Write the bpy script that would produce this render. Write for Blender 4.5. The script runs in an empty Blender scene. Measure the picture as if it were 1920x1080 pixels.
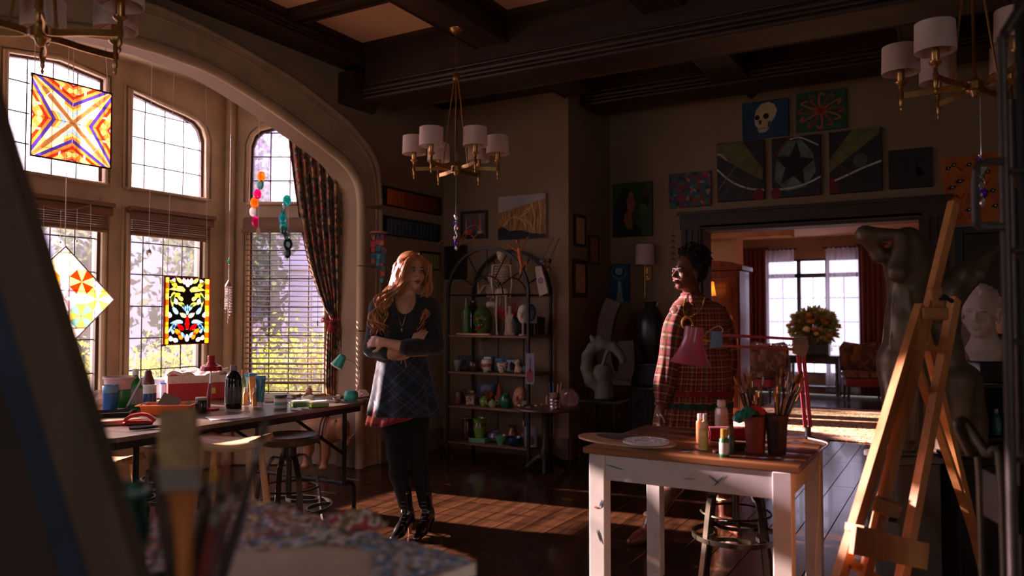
import bpy, math, random
import numpy as np
from mathutils import Vector, Matrix, Euler
# ---------------------------------------------------------------- camera, sky, sun, exposure
SC = bpy.context.scene
COL = SC.collection
R = math.radians
FPX, HOR, YAW, CAMZ = 1450.0, 590.0, R(30), 1.32
PITCH = math.atan((HOR - 540.0) / FPX)
cam = bpy.data.cameras.new('camera'); camo = bpy.data.objects.new('camera', cam); COL.objects.link(camo)
camo.location = (0, 0, CAMZ); camo.rotation_euler = (math.pi / 2 + PITCH, 0, YAW)
cam.sensor_width = 36.0; cam.lens = 36.0 * FPX / 1920.0; cam.clip_start = 0.05; cam.clip_end = 300
cam.dof.use_dof = True; cam.dof.focus_distance = 4.6; cam.dof.aperture_fstop = 2.0
SC.camera = camo
wd = bpy.data.worlds.new('sky'); SC.world = wd; wd.use_nodes = True
wn = wd.node_tree.nodes; wn['Background'].inputs[0].default_value = (0.95, 0.92, 0.97, 1); wn['Background'].inputs[1].default_value = 2.2
sun = bpy.data.lights.new('sun', 'SUN'); suno = bpy.data.objects.new('sun', sun); COL.objects.link(suno)
sun.energy = 34.0; sun.color = (1.0, 0.79, 0.57); sun.angle = R(0.8)
SUN_AZ, SUN_EL = R(7), R(18.7)          # light travels towards +X (slightly +Y), down
sd = Vector((math.cos(SUN_AZ) * math.cos(SUN_EL), math.sin(SUN_AZ) * math.cos(SUN_EL), -math.sin(SUN_EL)))
suno.rotation_euler = sd.to_track_quat('-Z', 'Y').to_euler(); suno.location = (-12, 1, 6)
vs = SC.view_settings; vs.view_transform = 'Standard'; vs.look = 'None'; vs.exposure = 0.66; vs.gamma = 1.0; vs.use_curve_mapping = False
SC.cycles.use_denoising = True
SC.cycles.max_bounces = 7; SC.cycles.diffuse_bounces = 4; SC.cycles.glossy_bounces = 3; SC.cycles.transparent_max_bounces = 12
SC.cycles.sample_clamp_indirect = 6.0; SC.cycles.caustics_reflective = False; SC.cycles.caustics_refractive = False
# ---------------------------------------------------------------- helpers: pixels of the 1920x1080 photo to places in the room
random.seed(7)
rnd = random.uniform
CW = Euler((math.pi / 2 + PITCH, 0, YAW)).to_matrix()
CAM = Vector((0, 0, CAMZ))
def ray(u, v):
    return CW @ Vector(((u - 960.0) / FPX, -(v - 540.0) / FPX, -1.0))
def at(u, v, d): return CAM + ray(u, v) * d
def FZ(u, v, z=0.0):
    r = ray(u, v); return CAM + r * ((z - CAMZ) / r.z)
def PX(u, v, x):
    r = ray(u, v); return CAM + r * (x / r.x)
def PY(u, v, y):
    r = ray(u, v); return CAM + r * (y / r.y)
def proj(p):
    q = CW.transposed() @ (Vector(p) - CAM); return (960 + FPX * q.x / -q.z, 540 - FPX * q.y / -q.z, -q.z)
# ---------------------------------------------------------------- materials
def lin(c):
    if isinstance(c, str):
        c = tuple(int(c[i:i + 2], 16) for i in (0, 2, 4))
    return tuple(((x / 255.0) / 12.92 if x / 255.0 <= 0.04045 else ((x / 255.0 + 0.055) / 1.055) ** 2.4) for x in c)
MC = {}
def _new(key):
    m = bpy.data.materials.new(key); m.use_nodes = True
    nt = m.node_tree; return m, nt, nt.nodes, nt.links, nt.nodes['Principled BSDF']
def mat(c, rough=0.55, metal=0.0, var=0.14, scale=7.0, bump=0.0, stretch=None, coat=0.0, trans=0.0, emit=0.0, sheen=0.0, c2=None, detail=4.0, rndv=0.0):
    k = ('m', str(c), rough, metal, var, scale, bump, str(stretch), coat, trans, emit, sheen, str(c2), detail, rndv)
    if k in MC: return MC[k]
    m, nt, N, L, b = _new('surface')
    l = lin(c)
    tc = N.new('ShaderNodeTexCoord'); mp = N.new('ShaderNodeMapping'); no = N.new('ShaderNodeTexNoise'); cr = N.new('ShaderNodeValToRGB')
    L.new(tc.outputs['Object'], mp.inputs[0]); L.new(mp.outputs[0], no.inputs[0]); L.new(no.outputs[0], cr.inputs[0])
    if stretch: mp.inputs['Scale'].default_value = stretch
    no.inputs['Scale'].default_value = scale; no.inputs['Detail'].default_value = detail
    a = [max(0, x * (1 - var)) for x in l]; d = [min(1, x * (1 + var)) for x in l]
    if c2 is not None: d = lin(c2); a = l
    cr.color_ramp.elements[0].position = 0.36; cr.color_ramp.elements[0].color = (*a, 1)
    cr.color_ramp.elements[1].position = 0.64; cr.color_ramp.elements[1].color = (*d, 1)
    out = cr.outputs[0]
    if rndv:
        oi = N.new('ShaderNodeObjectInfo'); mr = N.new('ShaderNodeMapRange'); hs = N.new('ShaderNodeHueSaturation')
        mr.inputs[3].default_value = 1 - rndv; mr.inputs[4].default_value = 1 + rndv
        L.new(oi.outputs['Random'], mr.inputs[0]); L.new(mr.outputs[0], hs.inputs['Value']); L.new(out, hs.inputs['Color']); out = hs.outputs[0]
    L.new(out, b.inputs['Base Color'])
    b.inputs['Roughness'].default_value = rough; b.inputs['Metallic'].default_value = metal
    b.inputs['Coat Weight'].default_value = coat; b.inputs['Transmission Weight'].default_value = trans; b.inputs['Sheen Weight'].default_value = sheen
    if emit:
        L.new(out, b.inputs['Emission Color']); b.inputs['Emission Strength'].default_value = emit
    if bump:
        bp = N.new('ShaderNodeBump'); bp.inputs['Strength'].default_value = bump; bp.inputs['Distance'].default_value = 0.01
        L.new(no.outputs[0], bp.inputs['Height']); L.new(bp.outputs[0], b.inputs['Normal'])
    MC[k] = m; return m
def wood(c1, c2, rough=0.4, axis=1, scale=5.0, coat=0.0, rndv=0.0, bump=0.05):
    s = [14, 14, 14]; s[axis] = 1.2
    return mat(c1, rough, c2=c2, scale=scale, stretch=tuple(x / 4 for x in s), bump=bump, coat=coat, detail=6, rndv=rndv)
def ramp_mat(cols, kind='noise', scale=5.0, rough=0.6, hard=True, stretch=None, bump=0.0, sheen=0.0, coord='Object', dist=0.0):
    k = ('r', str(cols), kind, scale, rough, hard, str(stretch), bump, coord, dist)
    if k in MC: return MC[k]
    m, nt, N, L, b = _new('patterned')
    tc = N.new('ShaderNodeTexCoord'); mp = N.new('ShaderNodeMapping'); L.new(tc.outputs[coord], mp.inputs[0])
    if stretch: mp.inputs['Scale'].default_value = stretch
    if kind == 'voronoi':
        t = N.new('ShaderNodeTexVoronoi'); L.new(mp.outputs[0], t.inputs[0]); t.inputs['Scale'].default_value = scale
        sp = N.new('ShaderNodeSeparateColor'); L.new(t.outputs['Color'], sp.inputs[0]); o = sp.outputs[0]
    elif kind == 'wave':
        t = N.new('ShaderNodeTexWave'); L.new(mp.outputs[0], t.inputs[0]); t.inputs['Scale'].default_value = scale; t.inputs['Distortion'].default_value = dist; o = t.outputs['Fac']
    elif kind == 'magic':
        t = N.new('ShaderNodeTexMagic'); L.new(mp.outputs[0], t.inputs[0]); t.inputs['Scale'].default_value = scale; t.turbulence_depth = 4; t.inputs['Distortion'].default_value = 1.6; o = t.outputs['Fac']
    else:
        t = N.new('ShaderNodeTexNoise'); L.new(mp.outputs[0], t.inputs[0]); t.inputs['Scale'].default_value = scale; t.inputs['Detail'].default_value = 5; t.inputs['Distortion'].default_value = dist; o = t.outputs[0]
    cr = N.new('ShaderNodeValToRGB'); L.new(o, cr.inputs[0]); e = cr.color_ramp.elements
    n = len(cols); lo, hi = (0.30, 0.70) if kind == 'noise' else (0.0, 1.0)
    for i, c in enumerate(cols):
        p = lo + (hi - lo) * (i / n if hard else i / max(1, n - 1))
        x = e[i] if i < 2 else e.new(p)
        x.position = p; x.color = (*lin(c), 1)
    cr.color_ramp.interpolation = 'CONSTANT' if hard else 'LINEAR'
    L.new(cr.outputs[0], b.inputs['Base Color']); b.inputs['Roughness'].default_value = rough; b.inputs['Sheen Weight'].default_value = sheen
    if bump:
        bp = N.new('ShaderNodeBump'); bp.inputs['Strength'].default_value = bump; bp.inputs['Distance'].default_value = 0.01
        L.new(o, bp.inputs['Height']); L.new(bp.outputs[0], b.inputs['Normal'])
    MC[k] = m; return m
def glass(c=(250, 250, 255), clear=0.8, rough=0.08, milky=None, scale=0):
    """thin pane: mostly clear, partly milky and shiny"""
    k = ('g', str(c), clear, rough, str(milky), scale)
    if k in MC: return MC[k]
    m, nt, N, L, b = _new('glass'); N.remove(b)
    tr = N.new('ShaderNodeBsdfTransparent'); tr.inputs[0].default_value = (*lin(c), 1)
    tl = N.new('ShaderNodeBsdfTranslucent'); tl.inputs[0].default_value = (*lin(c), 1)
    gl = N.new('ShaderNodeBsdfGlossy'); gl.inputs['Roughness'].default_value = rough
    m1 = N.new('ShaderNodeMixShader'); m2 = N.new('ShaderNodeMixShader'); m1.inputs[0].default_value = 1 - clear
    if scale:
        tc = N.new('ShaderNodeTexCoord'); vo = N.new('ShaderNodeTexVoronoi'); vo.inputs['Scale'].default_value = scale; mr = N.new('ShaderNodeMapRange')
        L.new(tc.outputs['Object'], vo.inputs[0]); L.new(vo.outputs['Distance'], mr.inputs[0]); mr.inputs[2].default_value = 0.75; mr.inputs[3].default_value = 1 - clear; mr.inputs[4].default_value = min(1, 1.9 - 1.6 * clear)
        L.new(mr.outputs[0], m1.inputs[0])
    L.new(tr.outputs[0], m1.inputs[1]); L.new(tl.outputs[0], m1.inputs[2])
    m2.inputs[0].default_value = 0.06; L.new(m1.outputs[0], m2.inputs[1]); L.new(gl.outputs[0], m2.inputs[2])
    L.new(m2.outputs[0], N['Material Output'].inputs[0])
    MC[k] = m; return m
def cloth(c, var=0.12, scale=90, thin=0.0, c2=None):
    k = ('c', str(c), var, scale, thin, str(c2))
    if k in MC: return MC[k]
    m = mat(c, 0.9, var=var, scale=scale, bump=0.12, sheen=0.2, c2=c2)
    if thin:
        m = m.copy(); nt = m.node_tree; N = nt.nodes; L = nt.links; b = N['Principled BSDF']
        tl = N.new('ShaderNodeBsdfTranslucent'); tr = N.new('ShaderNodeBsdfTransparent'); mx = N.new('ShaderNodeMixShader'); m2 = N.new('ShaderNodeMixShader')
        tl.inputs[0].default_value = (*lin(c), 1); mx.inputs[0].default_value = min(.7, thin); m2.inputs[0].default_value = max(0, thin - .5) * .9
        L.new(b.outputs[0], mx.inputs[1]); L.new(tl.outputs[0], mx.inputs[2]); L.new(mx.outputs[0], m2.inputs[1]); L.new(tr.outputs[0], m2.inputs[2])
        L.new(m2.outputs[0], N['Material Output'].inputs[0])
    MC[k] = m; return m
# ---------------------------------------------------------------- mesh builder
class G:
    def __init__(s): s.v = []; s.f = []; s.uv = []
    def add(s, v, f):
        o = len(s.v); s.v.extend([tuple(x) for x in v]); s.f.extend([tuple(i + o for i in q) for q in f]); return s
    def box(s, c, d, rot=None, top=1.0):
        x, y, z = d[0] / 2, d[1] / 2, d[2] / 2; t = top
        p = [(-x, -y, -z), (x, -y, -z), (x, y, -z), (-x, y, -z), (-x * t, -y * t, z), (x * t, -y * t, z), (x * t, y * t, z), (-x * t, y * t, z)]
        M = Euler(rot).to_matrix() if rot else None
        p = [(M @ Vector(q) if M else Vector(q)) + Vector(c) for q in p]
        return s.add(p, [(0, 3, 2, 1), (4, 5, 6, 7), (0, 1, 5, 4), (1, 2, 6, 5), (2, 3, 7, 6), (3, 0, 4, 7)])
    def bbox(s, c, d, b=0.006, rot=None):
        """box with chamfered vertical edges and top/bottom rims"""
        x, y, z = d[0] / 2, d[1] / 2, d[2] / 2; b = min(b, x * .9, y * .9, z * .9)
        def ring(i, zz): return [(-x + i, -y, zz), (x - i, -y, zz), (x, -y + i, zz), (x, y - i, zz), (x - i, y, zz), (-x + i, y, zz), (-x, y - i, zz), (-x, -y + i, zz)]
        def shr(r): return [(p[0] * (x - b) / x, p[1] * (y - b) / y, p[2]) for p in r]
        V = shr(ring(b, -z)) + ring(b, -z + b) + ring(b, z - b) + shr(ring(b, z))
        F = [tuple(range(7, -1, -1)), tuple(range(24, 32))]
        for k in range(3):
            for i in range(8):
                j = (i + 1) % 8; F.append((k * 8 + i, k * 8 + j, k * 8 + 8 + j, k * 8 + 8 + i))
        M = Euler(rot).to_matrix() if rot else None
        V = [(M @ Vector(q) if M else Vector(q)) + Vector(c) for q in V]
        return s.add(V, F)
    def lathe(s, prof, n=20, c=(0, 0, 0), axis=None, caps=True, sx=1.0, sy=1.0):
        Q = Vector(axis).to_track_quat('Z', 'Y').to_matrix() if axis is not None else None
        V = []; F = []
        for (r, z) in prof:
            for i in range(n):
                a = 2 * math.pi * i / n; p = Vector((r * math.cos(a) * sx, r * math.sin(a) * sy, z)); V.append((Q @ p if Q else p) + Vector(c))
        for k in range(len(prof) - 1):
            for i in range(n):
                j = (i + 1) % n; F.append((k * n + i, k * n + j, k * n + n + j, k * n + n + i))
        if caps:
            if prof[0][0] > 1e-5: F.append(tuple(range(n - 1, -1, -1)))
            if prof[-1][0] > 1e-5: F.append(tuple((len(prof) - 1) * n + i for i in range(n)))
        return s.add(V, F)
    def cyl(s, a, b, r, r2=None, n=12):
        a, b = Vector(a), Vector(b); d = b - a
        return s.lathe([(r, 0), (r if r2 is None else r2, d.length)], n, a, d)
    def ball(s, c, r, n=14, m=8, rot=None):
        rx, ry, rz = (r, r, r) if not hasattr(r, '__len__') else r
        V = []; F = []; M = Euler(rot).to_matrix() if rot else None
        for k in range(m + 1):
            t = math.pi * k / m
            for i in range(n):
                a = 2 * math.pi * i / n; p = Vector((rx * math.sin(t) * math.cos(a), ry * math.sin(t) * math.sin(a), -rz * math.cos(t))); V.append((M @ p if M else p) + Vector(c))
        for k in range(m):
            for i in range(n):
                j = (i + 1) % n; F.append((k * n + i, k * n + j, k * n + n + j, k * n + n + i))
        return s.add(V, F)
    def tube(s, pts, r, n=8, closed=False, sec=None, up=(0, 0, 1)):
        """sweep a round (or given) section along a path"""
        P = [Vector(p) for p in pts]; m = len(P); V = []; F = []; rr = r if hasattr(r, '__len__') else [r] * m
        prev = None
        for i in range(m):
            t = (P[(i + 1) % m] - P[i - 1]) if closed else (P[min(i + 1, m - 1)] - P[max(i - 1, 0)])
            t = t.normalized() if t.length > 1e-9 else Vector((0, 0, 1))
            if sec is not None:
                x = t.cross(Vector(up)); x = x.normalized() if x.length > 1e-4 else Vector((1, 0, 0)); y = x.cross(t).normalized()
            else:
                if prev is None: prev = t.orthogonal().normalized()
                x = (prev - t * prev.dot(t)); x = x.normalized() if x.length > 1e-6 else t.orthogonal().normalized(); y = t.cross(x); prev = x
            if sec is not None: V += [P[i] + x * a * rr[i] + y * b * rr[i] for (a, b) in sec]
            else: V += [P[i] + (x * math.cos(2 * math.pi * k / n) + y * math.sin(2 * math.pi * k / n)) * rr[i] for k in range(n)]
        if sec is not None: n = len(sec)
        for i in range(m if closed else m - 1):
            j = (i + 1) % m
            for k in range(n):
                l = (k + 1) % n; F.append((i * n + k, i * n + l, j * n + l, j * n + k))
        if not closed: F += [tuple(range(n - 1, -1, -1)), tuple((m - 1) * n + k for k in range(n))]
        return s.add(V, F)
    def prism(s, poly, o, x, y, th):
        """2-D polygon in the frame (o, x, y), extruded by th along x cross y"""
        o, x, y = Vector(o), Vector(x), Vector(y); nrm = x.cross(y).normalized() * th; m = len(poly)
        V = [o + x * a + y * b for a, b in poly]; V += [p + nrm for p in V]
        F = [tuple(range(m - 1, -1, -1)), tuple(range(m, 2 * m))] + [(i, (i + 1) % m, m + (i + 1) % m, m + i) for i in range(m)]
        return s.add(V, F)
    def grid(s, fn, nu, nv, uvs=False, thick=0.0):
        o = len(s.v); V = []; F = []
        for j in range(nv + 1):
            for i in range(nu + 1):
                V.append(tuple(fn(i / nu, j / nv)))
                if uvs: s.uv.append((i / nu, j / nv))
        for j in range(nv):
            for i in range(nu):
                a = j * (nu + 1) + i; F.append((a, a + 1, a + nu + 2, a + nu + 1))
        return s.add(V, F)
    def o(s, name, m, parent=None, loc=None, rot=None, smooth=40, solid=0.0, sub=0):
        me = bpy.data.meshes.new(name); me.from_pydata(s.v, [], s.f)
        if s.uv:
            ul = me.uv_layers.new(name='UVMap'); li = np.zeros(len(me.loops), dtype=np.int32); me.loops.foreach_get('vertex_index', li)
            a = np.zeros((len(s.v), 2), dtype=np.float32); a[:len(s.uv)] = s.uv; ul.data.foreach_set('uv', a[li].ravel())
        if smooth: fin(me, smooth)
        return ob(name, me, m, parent, loc, rot, solid, sub)
def fin(me, ang=40):
    me.polygons.foreach_set('use_smooth', [True] * len(me.polygons))
    if ang < 180: me.set_sharp_from_angle(angle=R(ang))
def ob(name, me, m, parent=None, loc=None, rot=None, solid=0.0, sub=0):
    if m is not None and not me.materials: me.materials.append(m)
    o = bpy.data.objects.new(name, me); COL.objects.link(o)
    if parent: o.parent = parent
    if loc is not None: o.location = loc
    if rot is not None: o.rotation_euler = rot
    if solid:
        d = o.modifiers.new('thickness', 'SOLIDIFY'); d.thickness = solid; d.offset = 0
    if sub:
        d = o.modifiers.new('smooth', 'SUBSURF'); d.levels = sub; d.render_levels = sub
    return o
def tag(o, label, cat, group=None):
    o['label'] = label; o['category'] = cat
    if group: o['group'] = group
    return o
def T(name, label, cat, loc=(0, 0, 0), rz=0.0, group=None):
    e = bpy.data.objects.new(name, None); COL.objects.link(e); e.location = loc; e.rotation_euler = (0, 0, rz); e.empty_display_size = 0.05
    return tag(e, label, cat, group)
def S(o):
    o['kind'] = 'structure'; return o
def dup(root, loc=None, rz=None, label=None):
    r = root.copy(); COL.objects.link(r)
    if loc is not None: r.location = loc
    if rz is not None: r.rotation_euler = (r.rotation_euler[0], r.rotation_euler[1], rz)
    if label: r['label'] = label
    for ch in list(root.children):
        c = ch.copy(); COL.objects.link(c); c.parent = r
        for g in list(ch.children):
            d = g.copy(); COL.objects.link(d); d.parent = c
    return r
def arc(c, r, a0, a1, n, x=(1, 0, 0), y=(0, 0, 1)):
    c, x, y = Vector(c), Vector(x), Vector(y)
    return [c + x * (r * math.cos(R(a0 + (a1 - a0) * i / n))) + y * (r * math.sin(R(a0 + (a1 - a0) * i / n))) for i in range(n + 1)]
def spl(pts, n=6):
    """Catmull-Rom through points"""
    P = [Vector(p) for p in pts]; P = [P[0] * 2 - P[1]] + P + [P[-1] * 2 - P[-2]]; out = []
    for i in range(1, len(P) - 2):
        a, b, c, d = P[i - 1:i + 3]
        for k in range(n):
            t = k / n; out.append(0.5 * ((2 * b) + (c - a) * t + (2 * a - 5 * b + 4 * c - d) * t * t + (3 * b - a - 3 * c + d) * t ** 3))
    return out + [P[-2]]
SQ = [(-.5, -.5), (.5, -.5), (.5, .5), (-.5, .5)]
def rect(w, h): return [(-w / 2, -h / 2), (w / 2, -h / 2), (w / 2, h / 2), (-w / 2, h / 2)]
# ---------------------------------------------------------------- smooth figures: blended solids turned into one continuous surface
def sdf(prims, h=0.008, pad=0.03):
    """prims: ('c',a,b,ra,rb,k) tapered limb, ('e',centre,radii,euler,k) ellipsoid, ('x',...) same as e but cut away"""
    lo = np.array([1e9] * 3); hi = -lo; items = []
    for p in prims:
        if p[0] == 'c':
            a, b = np.array(p[1], float), np.array(p[2], float); r = max(p[3], p[4]); l, u = np.minimum(a, b) - r, np.maximum(a, b) + r
        else:
            c = np.array(p[1], float); rr = max(p[2]); l, u = c - rr, c + rr
        items.append((p, l, u))
        if p[0] != 'x': lo = np.minimum(lo, l); hi = np.maximum(hi, u)
    lo -= pad; hi += pad; n = np.ceil((hi - lo) / h).astype(int) + 1
    f = np.full(n, 1.0, dtype=np.float32); ax = [lo[i] + h * np.arange(n[i]) for i in range(3)]
    for p, l, u in items:
        k = p[-1]; m = 2.5 * k + 3 * h
        i0 = np.maximum(((l - m - lo) / h).astype(int), 0); i1 = np.minimum(((u + m - lo) / h).astype(int) + 2, n)
        if (i1 <= i0).any(): continue
        X, Y, Z = np.meshgrid(*[ax[i][i0[i]:i1[i]] for i in range(3)], indexing='ij', sparse=True)
        if p[0] == 'c':
            a, b = np.array(p[1], float), np.array(p[2], float); d = b - a; L2 = max(d @ d, 1e-9)
            t = np.clip(((X - a[0]) * d[0] + (Y - a[1]) * d[1] + (Z - a[2]) * d[2]) / L2, 0, 1)
            g = np.sqrt((X - a[0] - t * d[0]) ** 2 + (Y - a[1] - t * d[1]) ** 2 + (Z - a[2] - t * d[2]) ** 2) - (p[3] + (p[4] - p[3]) * t)
        else:
            c = p[1]; r = p[2]; x, y, z = X - c[0], Y - c[1], Z - c[2]
            if p[3]:
                M = Euler(p[3]).to_matrix().transposed()
                x, y, z = M[0][0] * x + M[0][1] * y + M[0][2] * z, M[1][0] * x + M[1][1] * y + M[1][2] * z, M[2][0] * x + M[2][1] * y + M[2][2] * z
            k0 = np.sqrt((x / r[0]) ** 2 + (y / r[1]) ** 2 + (z / r[2]) ** 2); k1 = np.sqrt((x / r[0] ** 2) ** 2 + (y / r[1] ** 2) ** 2 + (z / r[2] ** 2) ** 2)
            g = k0 * (k0 - 1) / np.maximum(k1, 1e-6)
        sl = tuple(slice(i0[i], i1[i]) for i in range(3)); q = f[sl]
        if p[0] == 'x':
            hh = np.clip(0.5 - 0.5 * (q + g) / k, 0, 1); f[sl] = q * (1 - hh) - g * hh + k * hh * (1 - hh)
        else:
            hh = np.clip(0.5 + 0.5 * (q - g) / k, 0, 1); f[sl] = q * (1 - hh) + g * hh - k * hh * (1 - hh)
    f[0] = f[-1] = 1; f[:, 0] = f[:, -1] = 1; f[:, :, 0] = f[:, :, -1] = 1
    s = f < 0; C = [s[i:n[0] - 1 + i, j:n[1] - 1 + j, k:n[2] - 1 + k] for i in (0, 1) for j in (0, 1) for k in (0, 1)]
    anyc = np.zeros_like(C[0]); allc = np.ones_like(C[0])
    for c in C: anyc |= c; allc &= c
    cells = np.argwhere(anyc & ~allc); idx = np.full(tuple(n - 1), -1, dtype=np.int64); idx[tuple(cells.T)] = np.arange(len(cells))
    acc = np.zeros((len(cells), 3)); cnt = np.zeros(len(cells))
    cor = [np.array((i, j, k)) for i in (0, 1) for j in (0, 1) for k in (0, 1)]
    for a in range(8):
        for b in range(a + 1, 8):
            if np.abs(cor[a] - cor[b]).sum() != 1: continue
            fa = f[tuple((cells + cor[a]).T)]; fb = f[tuple((cells + cor[b]).T)]; mk = (fa < 0) != (fb < 0)
            t = np.where(mk, fa / np.where(mk, fa - fb, 1), 0)
            acc += np.where(mk[:, None], cor[a] + t[:, None] * (cor[b] - cor[a]), 0); cnt += mk
    V = lo + h * (cells + acc / cnt[:, None]); F = []
    for d in range(3):
        e1, e2 = (d + 1) % 3, (d + 2) % 3; A = [slice(1, -1)] * 3; A[d] = slice(0, -1); B = [slice(1, -1)] * 3; B[d] = slice(1, None)
        sa, sb = s[tuple(A)], s[tuple(B)]; E = np.argwhere(sa != sb); o = np.ones(3, int); o[d] = 0; E = E + o
        fl = s[tuple(E.T)]; q = []
        for (p1, p2) in ((1, 1), (0, 1), (0, 0), (1, 0)):
            c = E.copy(); c[:, e1] -= p1; c[:, e2] -= p2; q.append(idx[tuple(c.T)])
        q = np.stack(q, 1); q[~fl] = q[~fl][:, ::-1]; F.append(q)
    F = np.concatenate(F); F = F[(F >= 0).all(1)]
    return V, F
def fig(name, prims, m, parent=None, loc=None, rot=None, h=0.008, warp=None):
    V, F = sdf(prims, h)
    if warp is not None: V = warp(V)
    me = bpy.data.meshes.new(name); me.vertices.add(len(V)); me.vertices.foreach_set('co', V.astype(np.float32).ravel())
    me.loops.add(F.size); me.loops.foreach_set('vertex_index', F.astype(np.int32).ravel()); me.polygons.add(len(F))
    me.polygons.foreach_set('loop_start', np.arange(0, F.size, 4, dtype=np.int32)); me.polygons.foreach_set('loop_total', np.full(len(F), 4, dtype=np.int32))
    me.update(calc_edges=True); me.validate(); fin(me, 180)
    return ob(name, me, m, parent, loc, rot)
def chain(pts, rs, k=0.02):
    return [('c', pts[i], pts[i + 1], rs[i], rs[i + 1], k) for i in range(len(pts) - 1)]
def head(c, yaw, sc=1.0, tilt=0.0):
    """returns (prims, fn) - fn maps head-local points to figure space; the face looks to local -y"""
    M = Matrix.Rotation(yaw, 3, 'Z') @ Matrix.Rotation(tilt, 3, 'X'); c = Vector(c); f = lambda x, y, z: tuple(c + M @ (Vector((x, y, z)) * sc)); E = tuple(M.to_euler()); r = lambda *a: tuple(x * sc for x in a)
    pr = [('e', f(0, .012, .032), r(.071, .09, .083), E, .02), ('e', f(0, -.028, -.035), r(.056, .06, .078), E, .025), ('e', f(0, -.06, -.095), r(.022, .02, .018), E, .02), ('c', f(0, -.082, .004), f(0, -.106, -.03), .0075 * sc, .011 * sc, .010), ('e', f(-.012, -.097, -.036), r(.007, .008, .006), E, .006), ('e', f(.012, -.097, -.036), r(.007, .008, .006), E, .006), ('e', f(-.03, -.08, .014), r(.022, .010, .007), E, .010), ('e', f(.03, -.08, .014), r(.022, .010, .007), E, .010), ('x', f(-.03, -.093, .0), r(.017, .013, .009), E, .008), ('x', f(.03, -.093, .0), r(.017, .013, .009), E, .008), ('e', f(-.038, -.06, -.035), r(.022, .02, .022), E, .02), ('e', f(.038, -.06, -.035), r(.022, .02, .022), E, .02), ('e', f(0, -.086, -.060), r(.02, .011, .006), E, .006), ('e', f(0, -.085, -.070), r(.017, .011, .006), E, .006), ('e', f(-.072, .008, -.018), r(.008, .018, .028), E, .008), ('e', f(.072, .008, -.018), r(.008, .018, .028), E, .008)]
    return pr, f, E
# ---------------------------------------------------------------- the room
XL, YB, XJ, YD, ZC = -4.5, 6.41, -3.1, 7.4, 3.555
PLASTER = mat((146, 124, 97), 0.9, var=0.07, scale=2.2, bump=0.05)
STONE = mat((180, 157, 124), 0.75, var=0.10, scale=5, bump=0.08)
DARKWOOD = wood((42, 25, 15), (64, 39, 24), 0.55, axis=0, scale=4)
DARKWOODY = wood((42, 25, 15), (64, 39, 24), 0.55, axis=1, scale=4)
DARKWOODZ = wood((42, 25, 15), (64, 39, 24), 0.55, axis=2, scale=4)
CEIL = mat((236, 192, 156), 0.9, var=0.05, scale=1.5)
PLANK = wood((42, 24, 14), (74, 45, 28), 0.2, axis=1, scale=6, coat=0.15, rndv=0.32, bump=0.03)
fl = S(G().box((-1.2, 5.3, -0.06), (10.6, 17.6, 0.1)).o('floor', PLANK, smooth=0))
pw = 0.165
lens = [1.15, 1.4, 1.65]
pm = {}
for l in lens:
    g = G().bbox((0, 0, -0.0085), (pw - 0.003, l - 0.003, 0.017), 0.0018)
    me = bpy.data.meshes.new('plank'); me.from_pydata(g.v, [], g.f); me.materials.append(PLANK); pm[l] = me
random.seed(11)
xi = -4.42; npl = 0
while xi < 1.9 and npl < 300:
    y = 2.4 + rnd(-0.9, 0.3)
    while y < 9.6 and npl < 300:
        l = random.choice(lens)
        if not (y + l < 2.6 or (xi < -3.2 and y > YB) or (xi < -2.1 and y > YD + .1)):
            o = ob('plank', pm[l], None, fl, (xi, y + l / 2, 0)); npl += 1
        y += l
    xi += pw
# ---- left wall with the wide flattened arch
AC = 3.165
ain = [(3.165, 3.05), (3.6, 3.02), (4.146, 2.885), (4.697, 2.70), (4.90, 2.62), (5.03, 2.53), (5.105, 2.42), (5.135, 2.26)]
aout = [(3.165, 3.31), (3.6, 3.275), (4.3, 3.155), (4.86, 2.985), (5.06, 2.89), (5.24, 2.77), (5.345, 2.61), (5.385, 2.30)]
def mirror(ps): return [(2 * AC - y, z) for y, z in ps]
sp = lambda ps, n=5: [(p.x, p.y) for p in spl([(a, b, 0) for a, b in ps], n)]
ri, ro = sp(ain), sp(aout)
poly = [(-2.6, 0), (2 * AC - 5.135, 0)] + mirror(ri)[::-1] + ri[1:] + [(5.135, 0), (YB + .2, 0), (YB + .2, ZC), (-2.6, ZC)]
S(G().prism(poly, (XL, 0, 0), (0, 1, 0), (0, 0, 1), -0.24).o('wall_left', PLASTER, smooth=0))
ARCHT = bpy.data.objects.new('trim_1', None); COL.objects.link(ARCHT); ARCHT['kind'] = 'structure'; ARCHT['label'] = 'carved stone moulding around the wide flattened arch of the window bay'
def stone(inn, out):
    g = G().prism(inn + out[::-1], (XL, 0, 0), (0, 1, 0), (0, 0, 1), 0.03)
    g.tube([(XL + .03, y, z) for y, z in inn], 0.042, 10)
    g.tube([(XL + .035, y * .8 + b * .2, z * .8 + c * .2) for (y, z), (b, c) in zip(inn, out)], 0.013, 6)
    g.tube([(XL + .03, y * .22 + b * .78, z * .22 + c * .78) for (y, z), (b, c) in zip(inn, out)], 0.012, 6)
    g.tube([(XL + .03, y, z) for y, z in out], 0.022, 8)
    g.o('stone', STONE, ARCHT, smooth=50)
for mi in (0, 1):
    I = ri if not mi else mirror(ri); O = ro if not mi else mirror(ro); n = len(I)
    cuts = [0, 6, 12, 17, 22, 27, n - 1]
    for a, b in zip(cuts, cuts[1:]):
        stone(I[a:b + 1], O[a:b + 1])
    zs = [2.26, 1.74, 1.18, 0.6, 0.0]
    for a, b in zip(zs, zs[1:]):
        yi, yo = I[-1][0], O[-1][0]
        stone([(yi, a - .004), (yi, b + .004)], [(yo, a - .004), (yo, b + .004)])
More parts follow.
